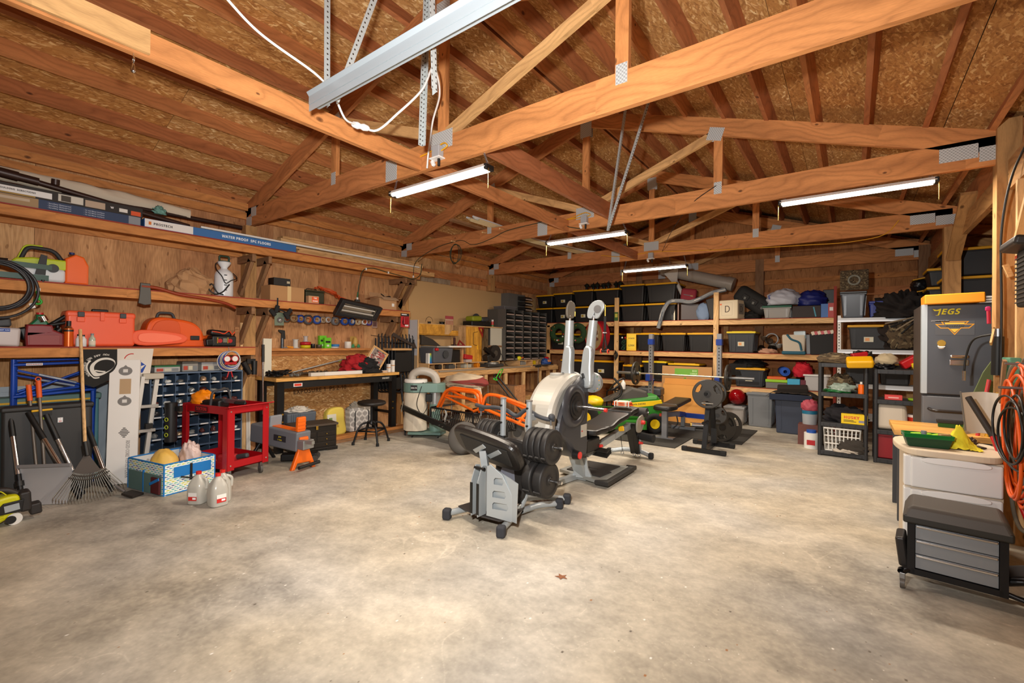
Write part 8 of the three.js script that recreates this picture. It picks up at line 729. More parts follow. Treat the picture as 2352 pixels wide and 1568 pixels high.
  const db = th('dark_box', 'dark brown carton under the blue sack', 'box', -0.64, 1.962, -9.6); B(db, 'box', M(0x26160f, 0.6), [0.42, 0.21, 0.34], [0, 0.105, 0], [0, 0, 0], 0.01); B(db, 'teal_strip', M(0x3a8ca0, 0.5), [0.02, 0.17, 0.004], [0.12, 0.1, 0.173], [0, 0, 0.2]); const cr = th('toy_carton', 'blue and red printed carton at the shelf end', 'carton', -0.33, 1.962, -9.5); Q(cr, 'blue_half', M(0x3a6cb0, 0.5), [-0.1, 0], [0, 0.23], [-0.1, 0.08]); Q(cr, 'red_half', M(0xb43a34, 0.5), [0, 0.09], [0, 0.24], [-0.1, 0.085]); B(cr, 'white_badge', A.white, [0.05, 0.06, 0.003], [0.045, 0.14, 0.087]); const bf = th('black_board', 'black foam board standing behind the toy carton', 'board', -0.33, 1.962, -9.72); B(bf, 'board', A.blk, [0.17, 0.5, 0.04], [0, 0.25, 0], [0, 0, 0], 0.01);
  // second and third shelf, right part
  const cl = th('lamp_parts', 'jumble of black desk lamps and clamps', 'lamp parts', -1.2, 1.327, -9.55); for (let i = 0; i < 8; i++) lathe(cl, 'lamp_head', M([0x241c18, 0x4a3c30, 0x8c8a86][i % 3], 0.35, 0.3), [[0.02, 0], [0.05, 0.03], [0.06, 0.08]], [rr(-0.15, 0.15), rr(0.06, 0.24), rr(-0.06, 0.06)], [rr(0, 3), rr(0, 3), 0], 14); put(cl, 'fan_ring', new THREE.TorusGeometry(0.1, 0.012, 8, 24), A.grey, [0.02, 0.26, 0]); blob(cl, 'cloth', M(0xb88a70, 0.8), 0.3, 0.09, 0.2, [-0.04, 0, 0.02], { amp: 0.2 });
  const te = th('teal_bag', 'teal and cream boat tote with wavy strap', 'bag', -0.82, 1.327, -9.42); put(te, 'bag', taper(0.36, 0.34, 0.16, 0.9, 0.03), M(0xc8bca8, 0.7)); B(te, 'teal_base', M(0x14566a, 0.6), [0.36, 0.06, 0.17], [0, 0.02, 0.0], [0, 0, 0], 0.02); tube(te, 'strap', M(0x14566a, 0.6), [[-0.1, 0.34, 0.08], [-0.04, 0.26, 0.085], [0.08, 0.2, 0.088], [0.12, 0.06, 0.086]], 0.018, 20, 6); B(te, 'clear_pack', M(0xb8c8cc, 0.15), [0.18, 0.14, 0.08], [0.09, 0.33, 0.03], [0, 0, 0.05], 0.02); B(te, 'pack_print', M(0x3a9cb0, 0.3), [0.17, 0.05, 0.084], [0.09, 0.3, 0.03], [0, 0, 0.05], 0.01);
  const sb = th('striped_box', 'black box with red striped cloth edge', 'box', -0.42, 1.327, -9.5); B(sb, 'box', M(0x181616, 0.7), [0.36, 0.36, 0.24], [0.02, 0.18, 0], [0, 0, 0.05], 0.01); for (let i = 0; i < 7; i++) B(sb, 'stripe', i % 2 ? A.red : A.cream, [0.045, 0.06, 0.01], [-0.12 + i * 0.045, 0.36 + i * 0.004, 0.125], [0, 0, 0.3]); B(sb, 'grey_edge', A.grey, [0.06, 0.34, 0.2], [-0.19, 0.17, 0], [0, 0, 0.03], 0.01);
  const jk = th('black_jacket', 'black jacket thrown over the grey tote', 'jacket', -1.58, 1.06, -9.74); blob(jk, 'jacket', M(0x121110, 0.9), 0.52, 0.15, 0.5, [0, 0, 0], { amp: 0.25, f: 2 }); sheet(jk, 'sleeve', M(0x161412, 0.9), (u, v) => [-0.3 + u * 0.3, 0.06 - v * 0.22, 0.27 + 0.02 * Math.sin(u * 5)], 10, 8); const cb2 = th('photo_bins', 'stacked grey bins with lime and orange lids', 'bin', -1.09, 0.692, -9.6); B(cb2, 'bin', M(0x6c6862, 0.4), [0.34, 0.11, 0.3], [0, 0.056, 0], [0, 0, 0], 0.01); B(cb2, 'lime_lid', M(0x9ad01c, 0.5), [0.35, 0.05, 0.31], [0, 0.14, 0], [0, 0, 0], 0.008); B(cb2, 'orange_tray', M(0xe0621c, 0.5), [0.3, 0.05, 0.28], [0, 0.19, 0], [0, 0, 0], 0.008); const bx = th('sky_blue_box', 'bright sky blue box on the low shelf', 'box', -0.82, 0.692, -9.48); B(bx, 'box', M(0x38a8d0, 0.45), [0.19, 0.19, 0.16], [0, 0.096, 0], [0, 0, 0], 0.006); Q(bx, 'maroon_side', M(0x6a2430, 0.6), [0.1, 0.18], [0, 0.18], [-0.08, 0.07]); const wbn = th('white_bin', 'white framed clear bin on the low shelf', 'bin', -0.48, 0.692, -9.56); put(wbn, 'body', taper(0.36, 0.27, 0.3, 0.93, 0.02), M(0xbdb8b4, 0.4)); B(wbn, 'rim', A.white, [0.4, 0.03, 0.34], [0, 0.27, 0], [0, 0, 0], 0.01);
  const br = th('blue_mat_roll', 'rolled blue exercise mat on the low shelf', 'rolled mat', -0.98, 0.92, -9.52, 0.5); lathe(br, 'roll', M(0x1c50b0, 0.7), [[0.03, 0], [0.055, 0], [0.06, 0.01], [0.075, 0], [0.08, 0.01], [0.08, 0.44], [0.03, 0.44]], [-0.02, 0.085, 0.1], [-PI / 2, 0, -0.3], 28); const rs = th('red_blanket', 'bright red blanket bundle beside the blue roll', 'blanket', -0.7, 0.92, -9.55); blob(rs, 'bundle', M(0xc01428, 0.8), 0.3, 0.26, 0.28, [0, 0, 0], { amp: 0.2, f: 2.4 });
  // moving carton and flattened cardboard
  const mc2 = T('moving_carton', 'large brown moving carton with green printed band', 'carton', [-2.58, 0, -9.2]); B(mc2, 'carton', M(0xb98a58, 0.85), [0.94, 1.04, 0.06], [0, 0.525, 0.06], [-0.06, 0, 0], 0.006); print(mc2, 'printed_band', 0.44, 0.12, (c, a, b) => { c.fillStyle = '#6fa83a'; c.fillRect(0, 0, a, b); c.fillStyle = '#c8dca8'; c.font = `bold ${b * 0.36}px sans-serif`; c.textAlign = 'right'; c.fillText('LARGE', a * 0.97, b * 0.88); c.fillText('BOX', a * 0.95, b * 0.45); }, [0.0, 0.94, 0.066], [-0.06, 0, 0]); B(mc2, 'green_leg', M(0x5c9a3a, 0.6), [0.04, 0.06, 0.002], [-0.02, 0.8, 0.0745], [-0.06, 0, 0]); const fcb = T('flat_cardboard', 'large flattened orange cardboard sheet leaning on the shelving', 'cardboard', [-2.5, 0.012, -8.74]); B(fcb, 'sheet', M(0xd09042, 0.8), [0.9, 0.72, 0.008], [0, 0.35, -0.1], [-0.24, 0, 0]); B(fcb, 'folded_flap', M(0xc8863a, 0.8), [0.88, 0.12, 0.008], [0.01, 0.745, -0.2], [-0.35, 0, 0]);
  // duct pipe and white funnel over the totes
  const dp = T('duct_pipe', 'thick grey plastic duct pipe slanting over the shelving', 'pipe', [-2.5, 2.4, -9.8]); rod(dp, 'pipe', M(0x9c948a, 0.35), [-0.75, 0.66, 0.1], [0.55, 0.28, 0.1], 0.12, 28); rod(dp, 'pipe_collar', M(0x948c82, 0.35), [0.52, 0.29, 0.1], [0.64, 0.25, 0.1], 0.135, 28); rod(dp, 'strap', A.steel, [-0.6, 0.72, 0.1], [-0.6, 1.0, 0.1], 0.006, 6); rod(dp, 'support', M(0xb4b0aa, 0.4), [-0.5, 0.5, 0.16], [-0.25, 0.0, 0.22], 0.04, 14); E(dp, 'white_funnel', M(0xc4c0b8, 0.6), [[-0.16, 0], [0.16, 0.02], [0.03, -0.3], [-0.03, -0.3]], 0.04, [-0.52, 0.6, 0.24], [0, 0, 0.3], 0.01);
  const gp = T('seed_packet', 'green printed packet pinned to the timber post', 'packet', [-4.14, 1.97, ZF + 0.066]); B(gp, 'card', M(0x3a5a2c, 0.5), [0.09, 0.19, 0.003], [0, 0.1, 0]); B(gp, 'photo', M(0xb8b04a, 0.5), [0.06, 0.08, 0.002], [0, 0.12, 0.003]); const hk = T('hanging_cables', 'black cable bundle hanging on the timber post', 'cables', [-4.14, 1.12, ZF + 0.08]); for (let i = 0; i < 4; i++) tube(hk, 'cable', A.blk, [[-0.02, 0.22, 0], [0.03 + i * 0.01, 0.12, 0.01], [0.0, 0.0, 0.01], [-0.04 + i * 0.02, 0.1, 0], [0, 0.2, 0]], 0.006, 20, 5);
}
// ---------------------------------------------------------------- right side
{
  const K = 'things on the black shelf units';
  const unit = (x0, x1, z, ys, l) => { const t = T('plastic_shelf_unit', l, 'shelf unit', [(x0 + x1) / 2, 0, z], 0, 'black plastic shelf units'), w = (x1 - x0) / 2, m = M(0x2b2b2d, 0.5); for (const y of ys) { B(t, 'shelf', m, [2 * w, 0.055, 0.42], [0, y - 0.028, -0.2], [0, 0, 0], 0.006); for (let i = 0; i < 7; i++) B(t, 'shelf_rib', M(0x222224, 0.5), [0.008, 0.04, 0.01], [-w + 0.06 + i * (2 * w - 0.12) / 6, y - 0.028, 0.012]); } for (const x of [-w + 0.02, w - 0.02]) for (const z2 of [-0.01, -0.39]) C(t, 'post', m, 0.024, 0.024, ys[ys.length - 1], [x, ys[ys.length - 1] / 2, z2], [0, 0, 0], 14); return t; };
  unit(-0.36, 0.17, -7.42, [0.07, 0.45, 0.85, 1.24], 'black plastic shelf unit holding the laundry basket'); unit(0.23, 0.78, -7.4, [0.06, 0.42, 0.8, 1.18], 'black plastic shelf unit beside the grey cabinet');
  const th = (n, l, c, x, y, z = -7.6, r = 0) => T(n, l, c, [x, y, z], r, K);
  const lb = th('laundry_basket', 'white slotted laundry basket on the lower shelf', 'basket', -0.1, 0.071); { const gs = [], w = 0.36, h = 0.31, d = 0.3, slats = (p0, p1) => { for (let i = 0; i <= 9; i++) gs.push(rodg([p0[0] + (p1[0] - p0[0]) * i / 9, 0, p0[1] + (p1[1] - p0[1]) * i / 9], [(p0[0] + (p1[0] - p0[0]) * i / 9) * 1.1, h, (p0[1] + (p1[1] - p0[1]) * i / 9) * 1.1], 0.008, 6)); }; slats([-w / 2, d / 2], [w / 2, d / 2]); slats([w / 2, d / 2], [w / 2, -d / 2]); slats([-w / 2, d / 2], [-w / 2, -d / 2]); slats([-w / 2, -d / 2], [w / 2, -d / 2]); MG(lb, 'slats', A.white, gs); for (const y of [0.005, 0.1, 0.2, 0.3]) pipe(lb, y > 0.25 ? 'rim' : 'band', A.white, [[-w / 2, y, d / 2], [w / 2, y, d / 2], [w / 2, y, -d / 2], [-w / 2, y, -d / 2], [-w / 2, y, d / 2]].map(([a, b, c]) => [a * (1 + y * 0.33), b, c * (1 + y * 0.33)]), y > 0.25 ? 0.014 : 0.009, 0.02, 6); Q(lb, 'base', A.white, [-w / 2, w / 2], [0, 0.008], [-d / 2, d / 2]); }
  const dr = th('dark_clothes', 'dark grey fabric and paper heap before the basket', 'fabric', 0.02, 0.071, -7.44); blob(dr, 'fabric', M(0x3a342e, 0.85), 0.3, 0.17, 0.1, [0, 0.0, 0], { amp: 0.3, f: 2.5 }); blob(dr, 'paper', M(0xc8beb0, 0.8), 0.28, 0.05, 0.1, [-0.06, 0, 0.01], { amp: 0.3 });
  const hb = th('tool_carton', 'yellow carton lettered in red on the middle shelf', 'carton', 0.03, 0.451, -7.5); B(hb, 'carton', M(0xe8c00c, 0.5), [0.27, 0.13, 0.16], [0, 0.066, 0], [0, -0.05, 0], 0.003); print(hb, 'printed_front', 0.265, 0.125, (c, a, b) => { c.fillStyle = '#f0cc10'; c.fillRect(0, 0, a, b); c.fillStyle = '#d82a3a'; c.font = `bold ${b * 0.42}px sans-serif`; c.fillText('HUSKY', a * 0.06, b * 0.5, a * 0.8); c.fillStyle = '#3a3010'; c.fillRect(a * 0.06, b * 0.62, a * 0.4, b * 0.06); c.fillRect(a * 0.06, b * 0.74, a * 0.5, b * 0.06); c.fillStyle = '#8c8a9c'; c.fillRect(a * 0.66, b * 0.58, a * 0.25, b * 0.24); }, [0.004, 0.066, 0.0815], [0, -0.05, 0]);
  const jc = th('black_cloth', 'black jacket heap behind the yellow carton', 'jacket', -0.12, 0.451, -7.62); blob(jc, 'cloth', M(0x17141a, 0.9), 0.46, 0.22, 0.3, [0.05, 0, 0], { amp: 0.25, f: 2 });
  const gt = th('green_tray', 'green plastic bag and tray on the third shelf', 'bag', -0.15, 0.851, -7.5); blob(gt, 'green_bag', M(0x1c6a34, 0.3), 0.3, 0.05, 0.2, [0, 0, 0], { amp: 0.2 }); blob(gt, 'clear_bag', M(0x8c9c90, 0.2), 0.28, 0.1, 0.18, [0.05, 0.02, 0], { amp: 0.3 }); const cm = th('camo_bundle', 'camouflage cloth bundle on the third shelf', 'cloth', -0.12, 0.851, -7.68); blob(cm, 'bundle', A.camo, 0.3, 0.24, 0.24, [0, 0, 0], { amp: 0.2 }); const ob = th('orange_bottle', 'small orange juice bottle on the third shelf', 'bottle', 0.1, 0.851, -7.47); C(ob, 'bottle', M(0xf06a14, 0.3), 0.032, 0.035, 0.12, [0, 0.06, 0]); C(ob, 'cap', A.white, 0.014, 0.014, 0.03, [0, 0.14, 0], [0, 0, 0], 12);
  const ct = th('camo_cushion', 'brown camouflage cushion on top of the shelf unit', 'cushion', -0.18, 1.241, -7.55); blob(ct, 'cushion', A.camo, 0.42, 0.14, 0.3, [0, 0, 0], { amp: 0.08 }); const yp = th('yellow_package', 'yellow wrapped package over the shelf front', 'package', 0.08, 1.243, -7.42); B(yp, 'package', M(0xf0b416, 0.3), [0.28, 0.11, 0.16], [0, 0.02, 0.05], [0.5, 0.1, 0], 0.03); const rdt = th('red_tool', 'red tool and wires behind the yellow package', 'tool', 0.08, 1.241, -7.65); B(rdt, 'red_body', A.red, [0.18, 0.09, 0.1], [0, 0.1, 0], [0, 0.3, 0.2], 0.02); blob(rdt, 'wires', A.blk, 0.3, 0.16, 0.14, [0.02, 0, -0.04], { amp: 0.3 });
  const rt = th('red_case', 'red plastic case and yellow bag on the second unit', 'case', 0.58, 1.181, -7.55); B(rt, 'case', A.red, [0.2, 0.1, 0.14], [0, 0.1, 0], [0, 0.2, 0.6], 0.02); B(rt, 'case', A.red, [0.12, 0.1, 0.12], [0.12, 0.14, 0], [0, 0.2, -0.2], 0.02); blob(rt, 'yellow_bag', M(0xe8d024, 0.5), 0.24, 0.12, 0.18, [0.14, 0, 0.1], { amp: 0.2 }); const wc = th('work_boots', 'pale cloth cap and tools on the second unit', 'cap', 0.36, 1.181, -7.58); blob(wc, 'cap', M(0xb8a888, 0.8), 0.24, 0.14, 0.24, [0, 0.06, 0], { amp: 0.12 }); blob(wc, 'tools', A.blkm, 0.2, 0.1, 0.16, [-0.02, 0, 0.03], { amp: 0.3 });
  const rb = th('red_carton', 'coral red carton on the third shelf of the second unit', 'carton', 0.42, 0.801, -7.47); B(rb, 'carton', M(0xd84440, 0.5), [0.17, 0.06, 0.1], [0, 0.031, 0], [0, 0, 0], 0.003); B(rb, 'lettering', M(0xf0b8b0, 0.5), [0.1, 0.014, 0.002], [0, 0.03, 0.051]); const gr = th('green_tape', 'lime green tape packet lying on the second unit', 'tape', 0.64, 0.801, -7.48); lathe(gr, 'roll', M(0x8cb02a, 0.5), [[0.03, 0], [0.08, 0], [0.08, 0.03], [0.03, 0.03]], [0, 0.001, 0]); const wt = th('white_bucket', 'cream plastic tub on the second unit', 'tub', 0.4, 0.421, -7.58); put(wt, 'tub', taper(0.3, 0.33, 0.28, 1.12, 0.05), M(0xd0c2ae, 0.4)); const rd2 = th('red_bucket', 'red bucket with white lid on the second unit', 'bucket', 0.66, 0.421, -7.55); C(rd2, 'bucket', M(0xc8301c, 0.45), 0.1, 0.085, 0.18, [0, 0.09, 0]); C(rd2, 'lid', M(0xe0d0c8, 0.5), 0.103, 0.103, 0.03, [0, 0.19, 0]); const rc = th('red_crate', 'dark red metal box on the bottom shelf', 'box', 0.42, 0.061, -7.56); B(rc, 'box', M(0x8c0c18, 0.5), [0.34, 0.28, 0.26], [0, 0.14, 0], [0, 0, 0], 0.012); B(rc, 'lid', M(0x981220, 0.5), [0.35, 0.03, 0.27], [0, 0.29, 0], [0, 0, 0], 0.008);
  // tubs between navy tote and the unit
  const tb = T('bleach_jug', 'white plastic jug with blue lid beside the shelf unit', 'jug', [-0.46, 0, -7.85]); C(tb, 'jug', A.white, 0.09, 0.09, 0.22, [0, 0.11, 0]); C(tb, 'lid', A.blue, 0.06, 0.06, 0.04, [0, 0.24, 0]); B(tb, 'label', A.red, [0.1, 0.07, 0.003], [0, 0.09, 0.09]); const tb2 = T('paint_tub', 'grey paint tub with teal band stacked on crate', 'tub', [-0.5, 0, -8.15]); Q(tb2, 'crate', M(0x6a3c34, 0.6), [-0.14, 0.14], [0, 0.3], [-0.12, 0.12]); C(tb2, 'tub', M(0xa8acb0, 0.5), 0.1, 0.09, 0.2, [0, 0.4, 0]); C(tb2, 'teal_band', M(0x1c6c8c, 0.5), 0.101, 0.1, 0.05, [0, 0.48, 0]); blob(tb2, 'pink_bag', M(0xb84c5c, 0.6), 0.22, 0.16, 0.2, [0, 0.5, 0], { amp: 0.15 });
  // white metal shelving behind
  const ws = T('metal_shelving', 'white perforated metal shelving behind the black units', 'shelving', [0.2, 0, -8.62]); for (const x of [-0.36, 0.62]) for (const z of [0, -0.44]) { Q(ws, 'post', A.white, [x - 0.02, x + 0.02], [0, 1.94], [z - 0.003, z + 0.003]); if (z === 0) for (let k = 0; k < 30; k++) Q(ws, 'slot', A.dgrey, [x - 0.006, x + 0.006], [0.5 + k * 0.046, 0.52 + k * 0.046], [0.003, 0.0045]); } for (const y of [0.42, 0.9, 1.42, 1.9]) { Q(ws, 'shelf', M(0xc4c6c8, 0.5, 0.2), [-0.38, 0.64], [y - 0.05, y], [-0.46, 0.01]); Q(ws, 'shelf_lip', M(0xe8eaec, 0.4, 0.2), [-0.38, 0.64], [y - 0.06, y - 0.04], [0.01, 0.018]); }
  tote(-0.06, 0.46, 1.422, 0.38, 'black tote with yellow lid and white tag on metal shelving', { z: -8.66, st: 2, g: 'totes on the metal shelving' }); tote(-0.1, 0.3, 0.902, 0.34, 'black tote with yellow lid low on metal shelving', { z: -8.66, g: 'totes on the metal shelving' }); tote(0.32, 0.7, 0.902, 0.34, 'right black tote with yellow lid low on metal shelving', { z: -8.66, g: 'totes on the metal shelving' });
  tote(-0.16, 0.18, 1.902, 0.42, 'tall glossy charcoal tote on the metal shelving', { z: -8.66, b: M(0x3c4048, 0.3), lid: M(0x1c1c20, 0.4), ribs: 3, k: 0.8, g: 'totes on the metal shelving' }); tote(0.2, 0.42, 1.902, 0.26, 'small royal blue tote on the metal shelving', { z: -8.72, b: M(0x1c3090, 0.45), lid: M(0x1c3090, 0.45), g: 'totes on the metal shelving' });
  const cb = th('camo_board', 'square camouflage target board above the charcoal tote', 'board', 0.02, 2.345, -8.9); B(cb, 'board', A.camo, [0.36, 0.32, 0.03], [0, 0.16, 0], [-0.05, 0, 0], 0.02); put(cb, 'target_ring', new THREE.TorusGeometry(0.07, 0.014, 8, 28), M(0x8c8c80, 0.7), [0, 0.16, 0.018]);
  const hp = th('dark_clothes_heap', 'heap of black coats and straps hanging beside the cabinet', 'clothes', 0.58, 1.902, -8.8); blob(hp, 'coats', M(0x1c1614, 0.9), 0.6, 0.36, 0.5, [0, -0.02, 0.04], { amp: 0.35, f: 2.2, seg: 40 }); blob(hp, 'coat_lower', M(0x241a14, 0.9), 0.5, 0.5, 0.1, [0.05, -0.5, 0.12], { amp: 0.4, f: 2.4, flat: 0.8 }); blob(hp, 'camo_coat', A.camo, 0.3, 0.4, 0.14, [0.0, -0.46, 0.16], { amp: 0.3, flat: 0.8 }); for (let i = 0; i < 4; i++) rod(hp, 'strap', M([0x8c7c64, 0x141414][i % 2], 0.7), [-0.2 + i * 0.06, -0.1 - i * 0.05, 0.3], [0.25, 0.02 + i * 0.02, 0.28], 0.012);
}
{ // upper storage in the bay
  const K = 'totes in the upper storage bay'; const pl = T('loft_shelf', 'timber loft shelf in the storage bay behind the post', 'shelf', [1.75, 2.0, -8.75]); panel(pl, 'deck', W.osb, [-0.95, 0.85], [0, 0.02], [-1.0, 0.8]); bd(pl, 'beam', W.pale2, [-0.95, -0.06, 0.78], [0.85, -0.06, 0.78], 0.12, 0.04); bd(pl, 'beam', W.pale2, [-0.95, -0.06, -0.98], [0.85, -0.06, -0.98], 0.12, 0.04); for (const x of [-0.9, 0.8]) for (const z of [0.7, -0.95]) bd(pl, 'leg', W.pale2, [x, -2.0, z], [x, -0.1, z], 0.09, 0.09, [1, 0, 0]);
  tote(0.93, 1.55, 2.022, 0.355, 'black tote with yellow lid, lower one behind the post', { z: -8.0, g: K }); tote(0.93, 1.55, 2.38, 0.36, 'black tote with yellow lid, upper one behind the post', { z: -8.0, g: K }); tote(0.84, 1.4, 2.022, 0.3, 'black tote deeper in the bay with yellow lid', { z: -8.62, g: K }); tote(0.84, 1.4, 2.325, 0.26, 'upper black tote deeper in the bay', { z: -8.62, g: K }); 
  const bs = T('bagged_stack', 'black plastic bags with yellow ties stacked beside the post', 'bags', [0.8, 1.94, -9.55]); for (let i = 0; i < 3; i++) { blob(bs, 'bag', M(0x1c1c20, 0.35), 0.2, 0.2, 0.3, [0.02 * i, i * 0.2, 0], { amp: 0.15, flat: 0.8 }); B(bs, 'yellow_tie', lidY, [0.18, 0.02, 0.2], [0.02 * i, i * 0.2 + 0.19, 0.03], [0, 0, 0.2], 0.006); } Q(bs, 'prop_shelf', W.pale2, [-0.16, 0.06], [-0.03, 0], [-0.25, 0.2]); Q(bs, 'prop_leg', W.pale2, [-0.1, -0.02], [-1.94, -0.03], [-0.1, 0]);
}
{ // grey cabinet fridge
  const t = T('grey_fridge', 'tall grey refrigerator covered with racing decals', 'refrigerator', [0.9, 0, -5.76]), g = M(0x52555b, 0.4, 0.35), w = 0.74; Q(t, 'body', M(0x3a2f28, 0.5), [-w / 2, w / 2], [0.03, 1.86], [-0.75, -0.05]); const ud = B(t, 'upper_door', g, [w, 0.83, 0.06], [0, 1.44, -0.02], [0, 0, 0], 0.012), ld = B(t, 'lower_door', M(0x6a6d72, 0.4, 0.35), [w, 0.96, 0.06], [0, 0.53, -0.02], [0, 0, 0], 0.012); Q(t, 'edge_trim', A.galv, [-w / 2 - 0.006, -w / 2 + 0.035], [1.03, 1.86], [-0.06, 0.013]);
  print(ud, 'crown_decal', 0.29, 0.075, (c, a, b) => { c.fillStyle = '#52555b'; c.fillRect(0, 0, a, b); c.fillStyle = '#e8d80c'; c.font = `italic bold ${b * 0.95}px sans-serif`; c.fillText('JEGS', a * 0.12, b * 0.88, a * 0.86); c.beginPath(); c.moveTo(a * 0.02, b * 0.2); c.lineTo(a * 0.06, b * 0.45); c.lineTo(a * 0.2, b * 0.45); c.lineTo(a * 0.22, b * 0.15); c.lineTo(a * 0.12, b * 0.32); c.fill(); }, [-0.16, 0.355, 0.0312]);
  print(ud, 'wedge_decal', 0.26, 0.13, (c, a, b) => { c.fillStyle = '#52555b'; c.fillRect(0, 0, a, b); c.lineWidth = b * 0.05; c.strokeStyle = '#f0a010'; c.fillStyle = '#f4c040'; c.beginPath(); c.moveTo(a * 0.16, b * 0.05); c.lineTo(a * 0.84, b * 0.05); c.lineTo(a * 0.76, b * 0.24); c.lineTo(a * 0.98, b * 0.24); c.lineTo(a * 0.86, b * 0.5); c.lineTo(a * 0.66, b * 0.5); c.lineTo(a * 0.5, b * 0.95); c.lineTo(a * 0.34, b * 0.5); c.lineTo(a * 0.14, b * 0.5); c.lineTo(a * 0.02, b * 0.24); c.lineTo(a * 0.22, b * 0.24); c.closePath(); c.stroke(); c.fillRect(a * 0.25, b * 0.12, a * 0.5, b * 0.12); c.beginPath(); c.moveTo(a * 0.38, b * 0.55); c.lineTo(a * 0.62, b * 0.55); c.lineTo(a * 0.5, b * 0.82); c.fill(); c.fillStyle = '#2a2622'; c.font = `italic bold ${b * 0.2}px sans-serif`; c.textAlign = 'center'; c.fillText('AUXBEAM', a * 0.5, b * 0.45, a * 0.7); }, [-0.15, 0.2, 0.0312]);
  print(ud, 'script_decal', 0.13, 0.025, txt('powered by', '#c8c8c8', '#52555b', 0.7, 'italic'), [-0.25, 0.27, 0.0312]); C(ud, 'bottle_opener', A.brass, 0.03, 0.015, 0.03, [-0.24, 0.06, 0.04], [PI / 2, 0, 0]); C(ud, 'opener_cap', A.white, 0.026, 0.02, 0.02, [-0.24, 0.025, 0.045], [0.5, 0, 0]); B(ud, 'latch', A.chrome, [0.13, 0.03, 0.04], [-0.12, -0.06, 0.05], [0, 0, 0], 0.014); B(ud, 'latch_plate', A.chrome, [0.13, 0.05, 0.012], [-0.12, -0.115, 0.036], [0, 0, 0], 0.006); pipe(ld, 'door_handle', M(0x2a2320, 0.3), [[-0.32, 0.36, 0.03], [-0.3, 0.35, 0.09], [0.1, 0.35, 0.09], [0.12, 0.36, 0.03]], 0.014, 0.03); B(ld, 'vent_plate', M(0x5a5d62, 0.5), [0.12, 0.1, 0.006], [-0.12, 0.14, 0.033]);
  const o = T('orange_folder_box', 'flat orange plastic case lying on the refrigerator', 'case', [0.74, 1.861, -5.85]); B(o, 'case', M(0xf29a1c, 0.4), [0.4, 0.09, 0.3], [0, 0.046, 0], [0, 0, 0.02], 0.01); const wl = T('white_books', 'stack of white magazines on the refrigerator', 'magazines', [1.02, 1.861, -5.86]); for (let i = 0; i < 3; i++) B(wl, 'magazine', A.white, [0.22, 0.016, 0.2], [0, 0.009 + i * 0.022, 0], [0, 0.05 * i, 0], 0.002); const rw = T('red_power_tool', 'red and black cordless tool behind the orange case', 'power tool', [0.68, 1.861, -6.2]); B(rw, 'body', A.blk, [0.2, 0.1, 0.12], [0, 0.05, 0], [0, 0, 0], 0.03); B(rw, 'stripe', A.red, [0.18, 0.02, 0.125], [0, 0.1, 0], [0, 0, 0], 0.01);
  // tools hanging on the post and stud
  const gg = T('hanging_grease_gun', 'black grease gun with hose hanging at the post', 'grease gun', [0.91, 1.25, -5.12], XR); rod(gg, 'barrel', A.blk, [0, 0, 0], [0.02, 0.3, 0], 0.036, 18); rod(gg, 'head', A.steel, [0.02, 0.3, 0], [0.02, 0.36, 0], 0.03, 16); bd(gg, 'lever', M(0xb0905c, 0.5, 0.4), [0.02, 0.36, 0.02], [0.14, 0.24, 0.06], 0.03, 0.012); tube(gg, 'hose', A.blk, [[0, 0.32, 0.02], [-0.06, 0.28, 0.12], [-0.1, 0.14, 0.16], [-0.11, 0.02, 0.17]], 0.008, 24, 6); rod(gg, 'coupler', A.chrome, [-0.11, 0.02, 0.17], [-0.115, -0.06, 0.17], 0.011); rod(gg, 'red_handle', M(0xb81c3c, 0.4), [0.02, 0.4, 0.05], [0.0, 0.5, 0.05], 0.012); B(gg, 'pink_knob', M(0xd0206c, 0.5), [0.03, 0.035, 0.03], [-0.02, 0.52, 0.05], [0, 0, 0], 0.01);
  const gf = T('green_press_frame', 'green cast iron press frame fixed to the wall stud', 'press frame', [0.95, 0.95, -4.98], XR); E(gf, 'frame', M(0x5c9478, 0.5), [[-0.05, 0], [0.03, 0], [0.05, 0.2], [0.16, 0.26], [0.16, 0.44], [-0.06, 0.44], [-0.06, 0.2]], 0.06, [0, 0, 0], [0, 0, 0], 0.008, [[[0, 0.26], [0.1, 0.3], [0.1, 0.4], [0, 0.4]]]); bd(gf, 'brown_lever', W.old, [0.02, 0.1, 0.05], [0.13, 0.42, 0.05], 0.04, 0.02, [1, 0, 0]);
  [[0xc83c3c, 0.0, 'red handled rod leaning behind the white shovel'], [0xe8b81c, 0.05, 'yellow handled rod leaning behind the white shovel'], [0x2c6ca8, 0.09, 'blue handled rod leaning behind the white shovel']].forEach(([c, k, l]) => { const r = T('coloured_rod', l, 'rod', [0.8 + k, 0.76, -5.1], 0, 'coloured rods'); rod(r, 'rod', M(c, 0.45), [0, 0, 0], [0.07, 0.45 - k * 2, -0.04], 0.013); }); const ow = T('olive_paddle', 'olive green board leaning behind the rods', 'board', [0.86, 0.76, -5.3]); E(ow, 'board', M(0x5c6a3c, 0.6), [[-0.12, 0], [0.06, 0], [0.06, 0.62], [0.0, 0.5], [-0.08, 0.25]], 0.02, [0, 0, 0], [0, 0, 0], 0.003);
  const gbr = T('green_brush', 'green bristle brush lying behind the butcher block', 'brush', [0.7, 0.766, -5.45]); B(gbr, 'block', A.blk, [0.2, 0.03, 0.05], [0, 0.05, 0], [0, 0, 0], 0.006); B(gbr, 'bristles', M(0x2c5c24, 0.9), [0.18, 0.035, 0.045], [0, 0.018, 0], [0, 0, 0], 0.004); B(gbr, 'end', A.red, [0.03, 0.03, 0.05], [0.12, 0.05, 0]);
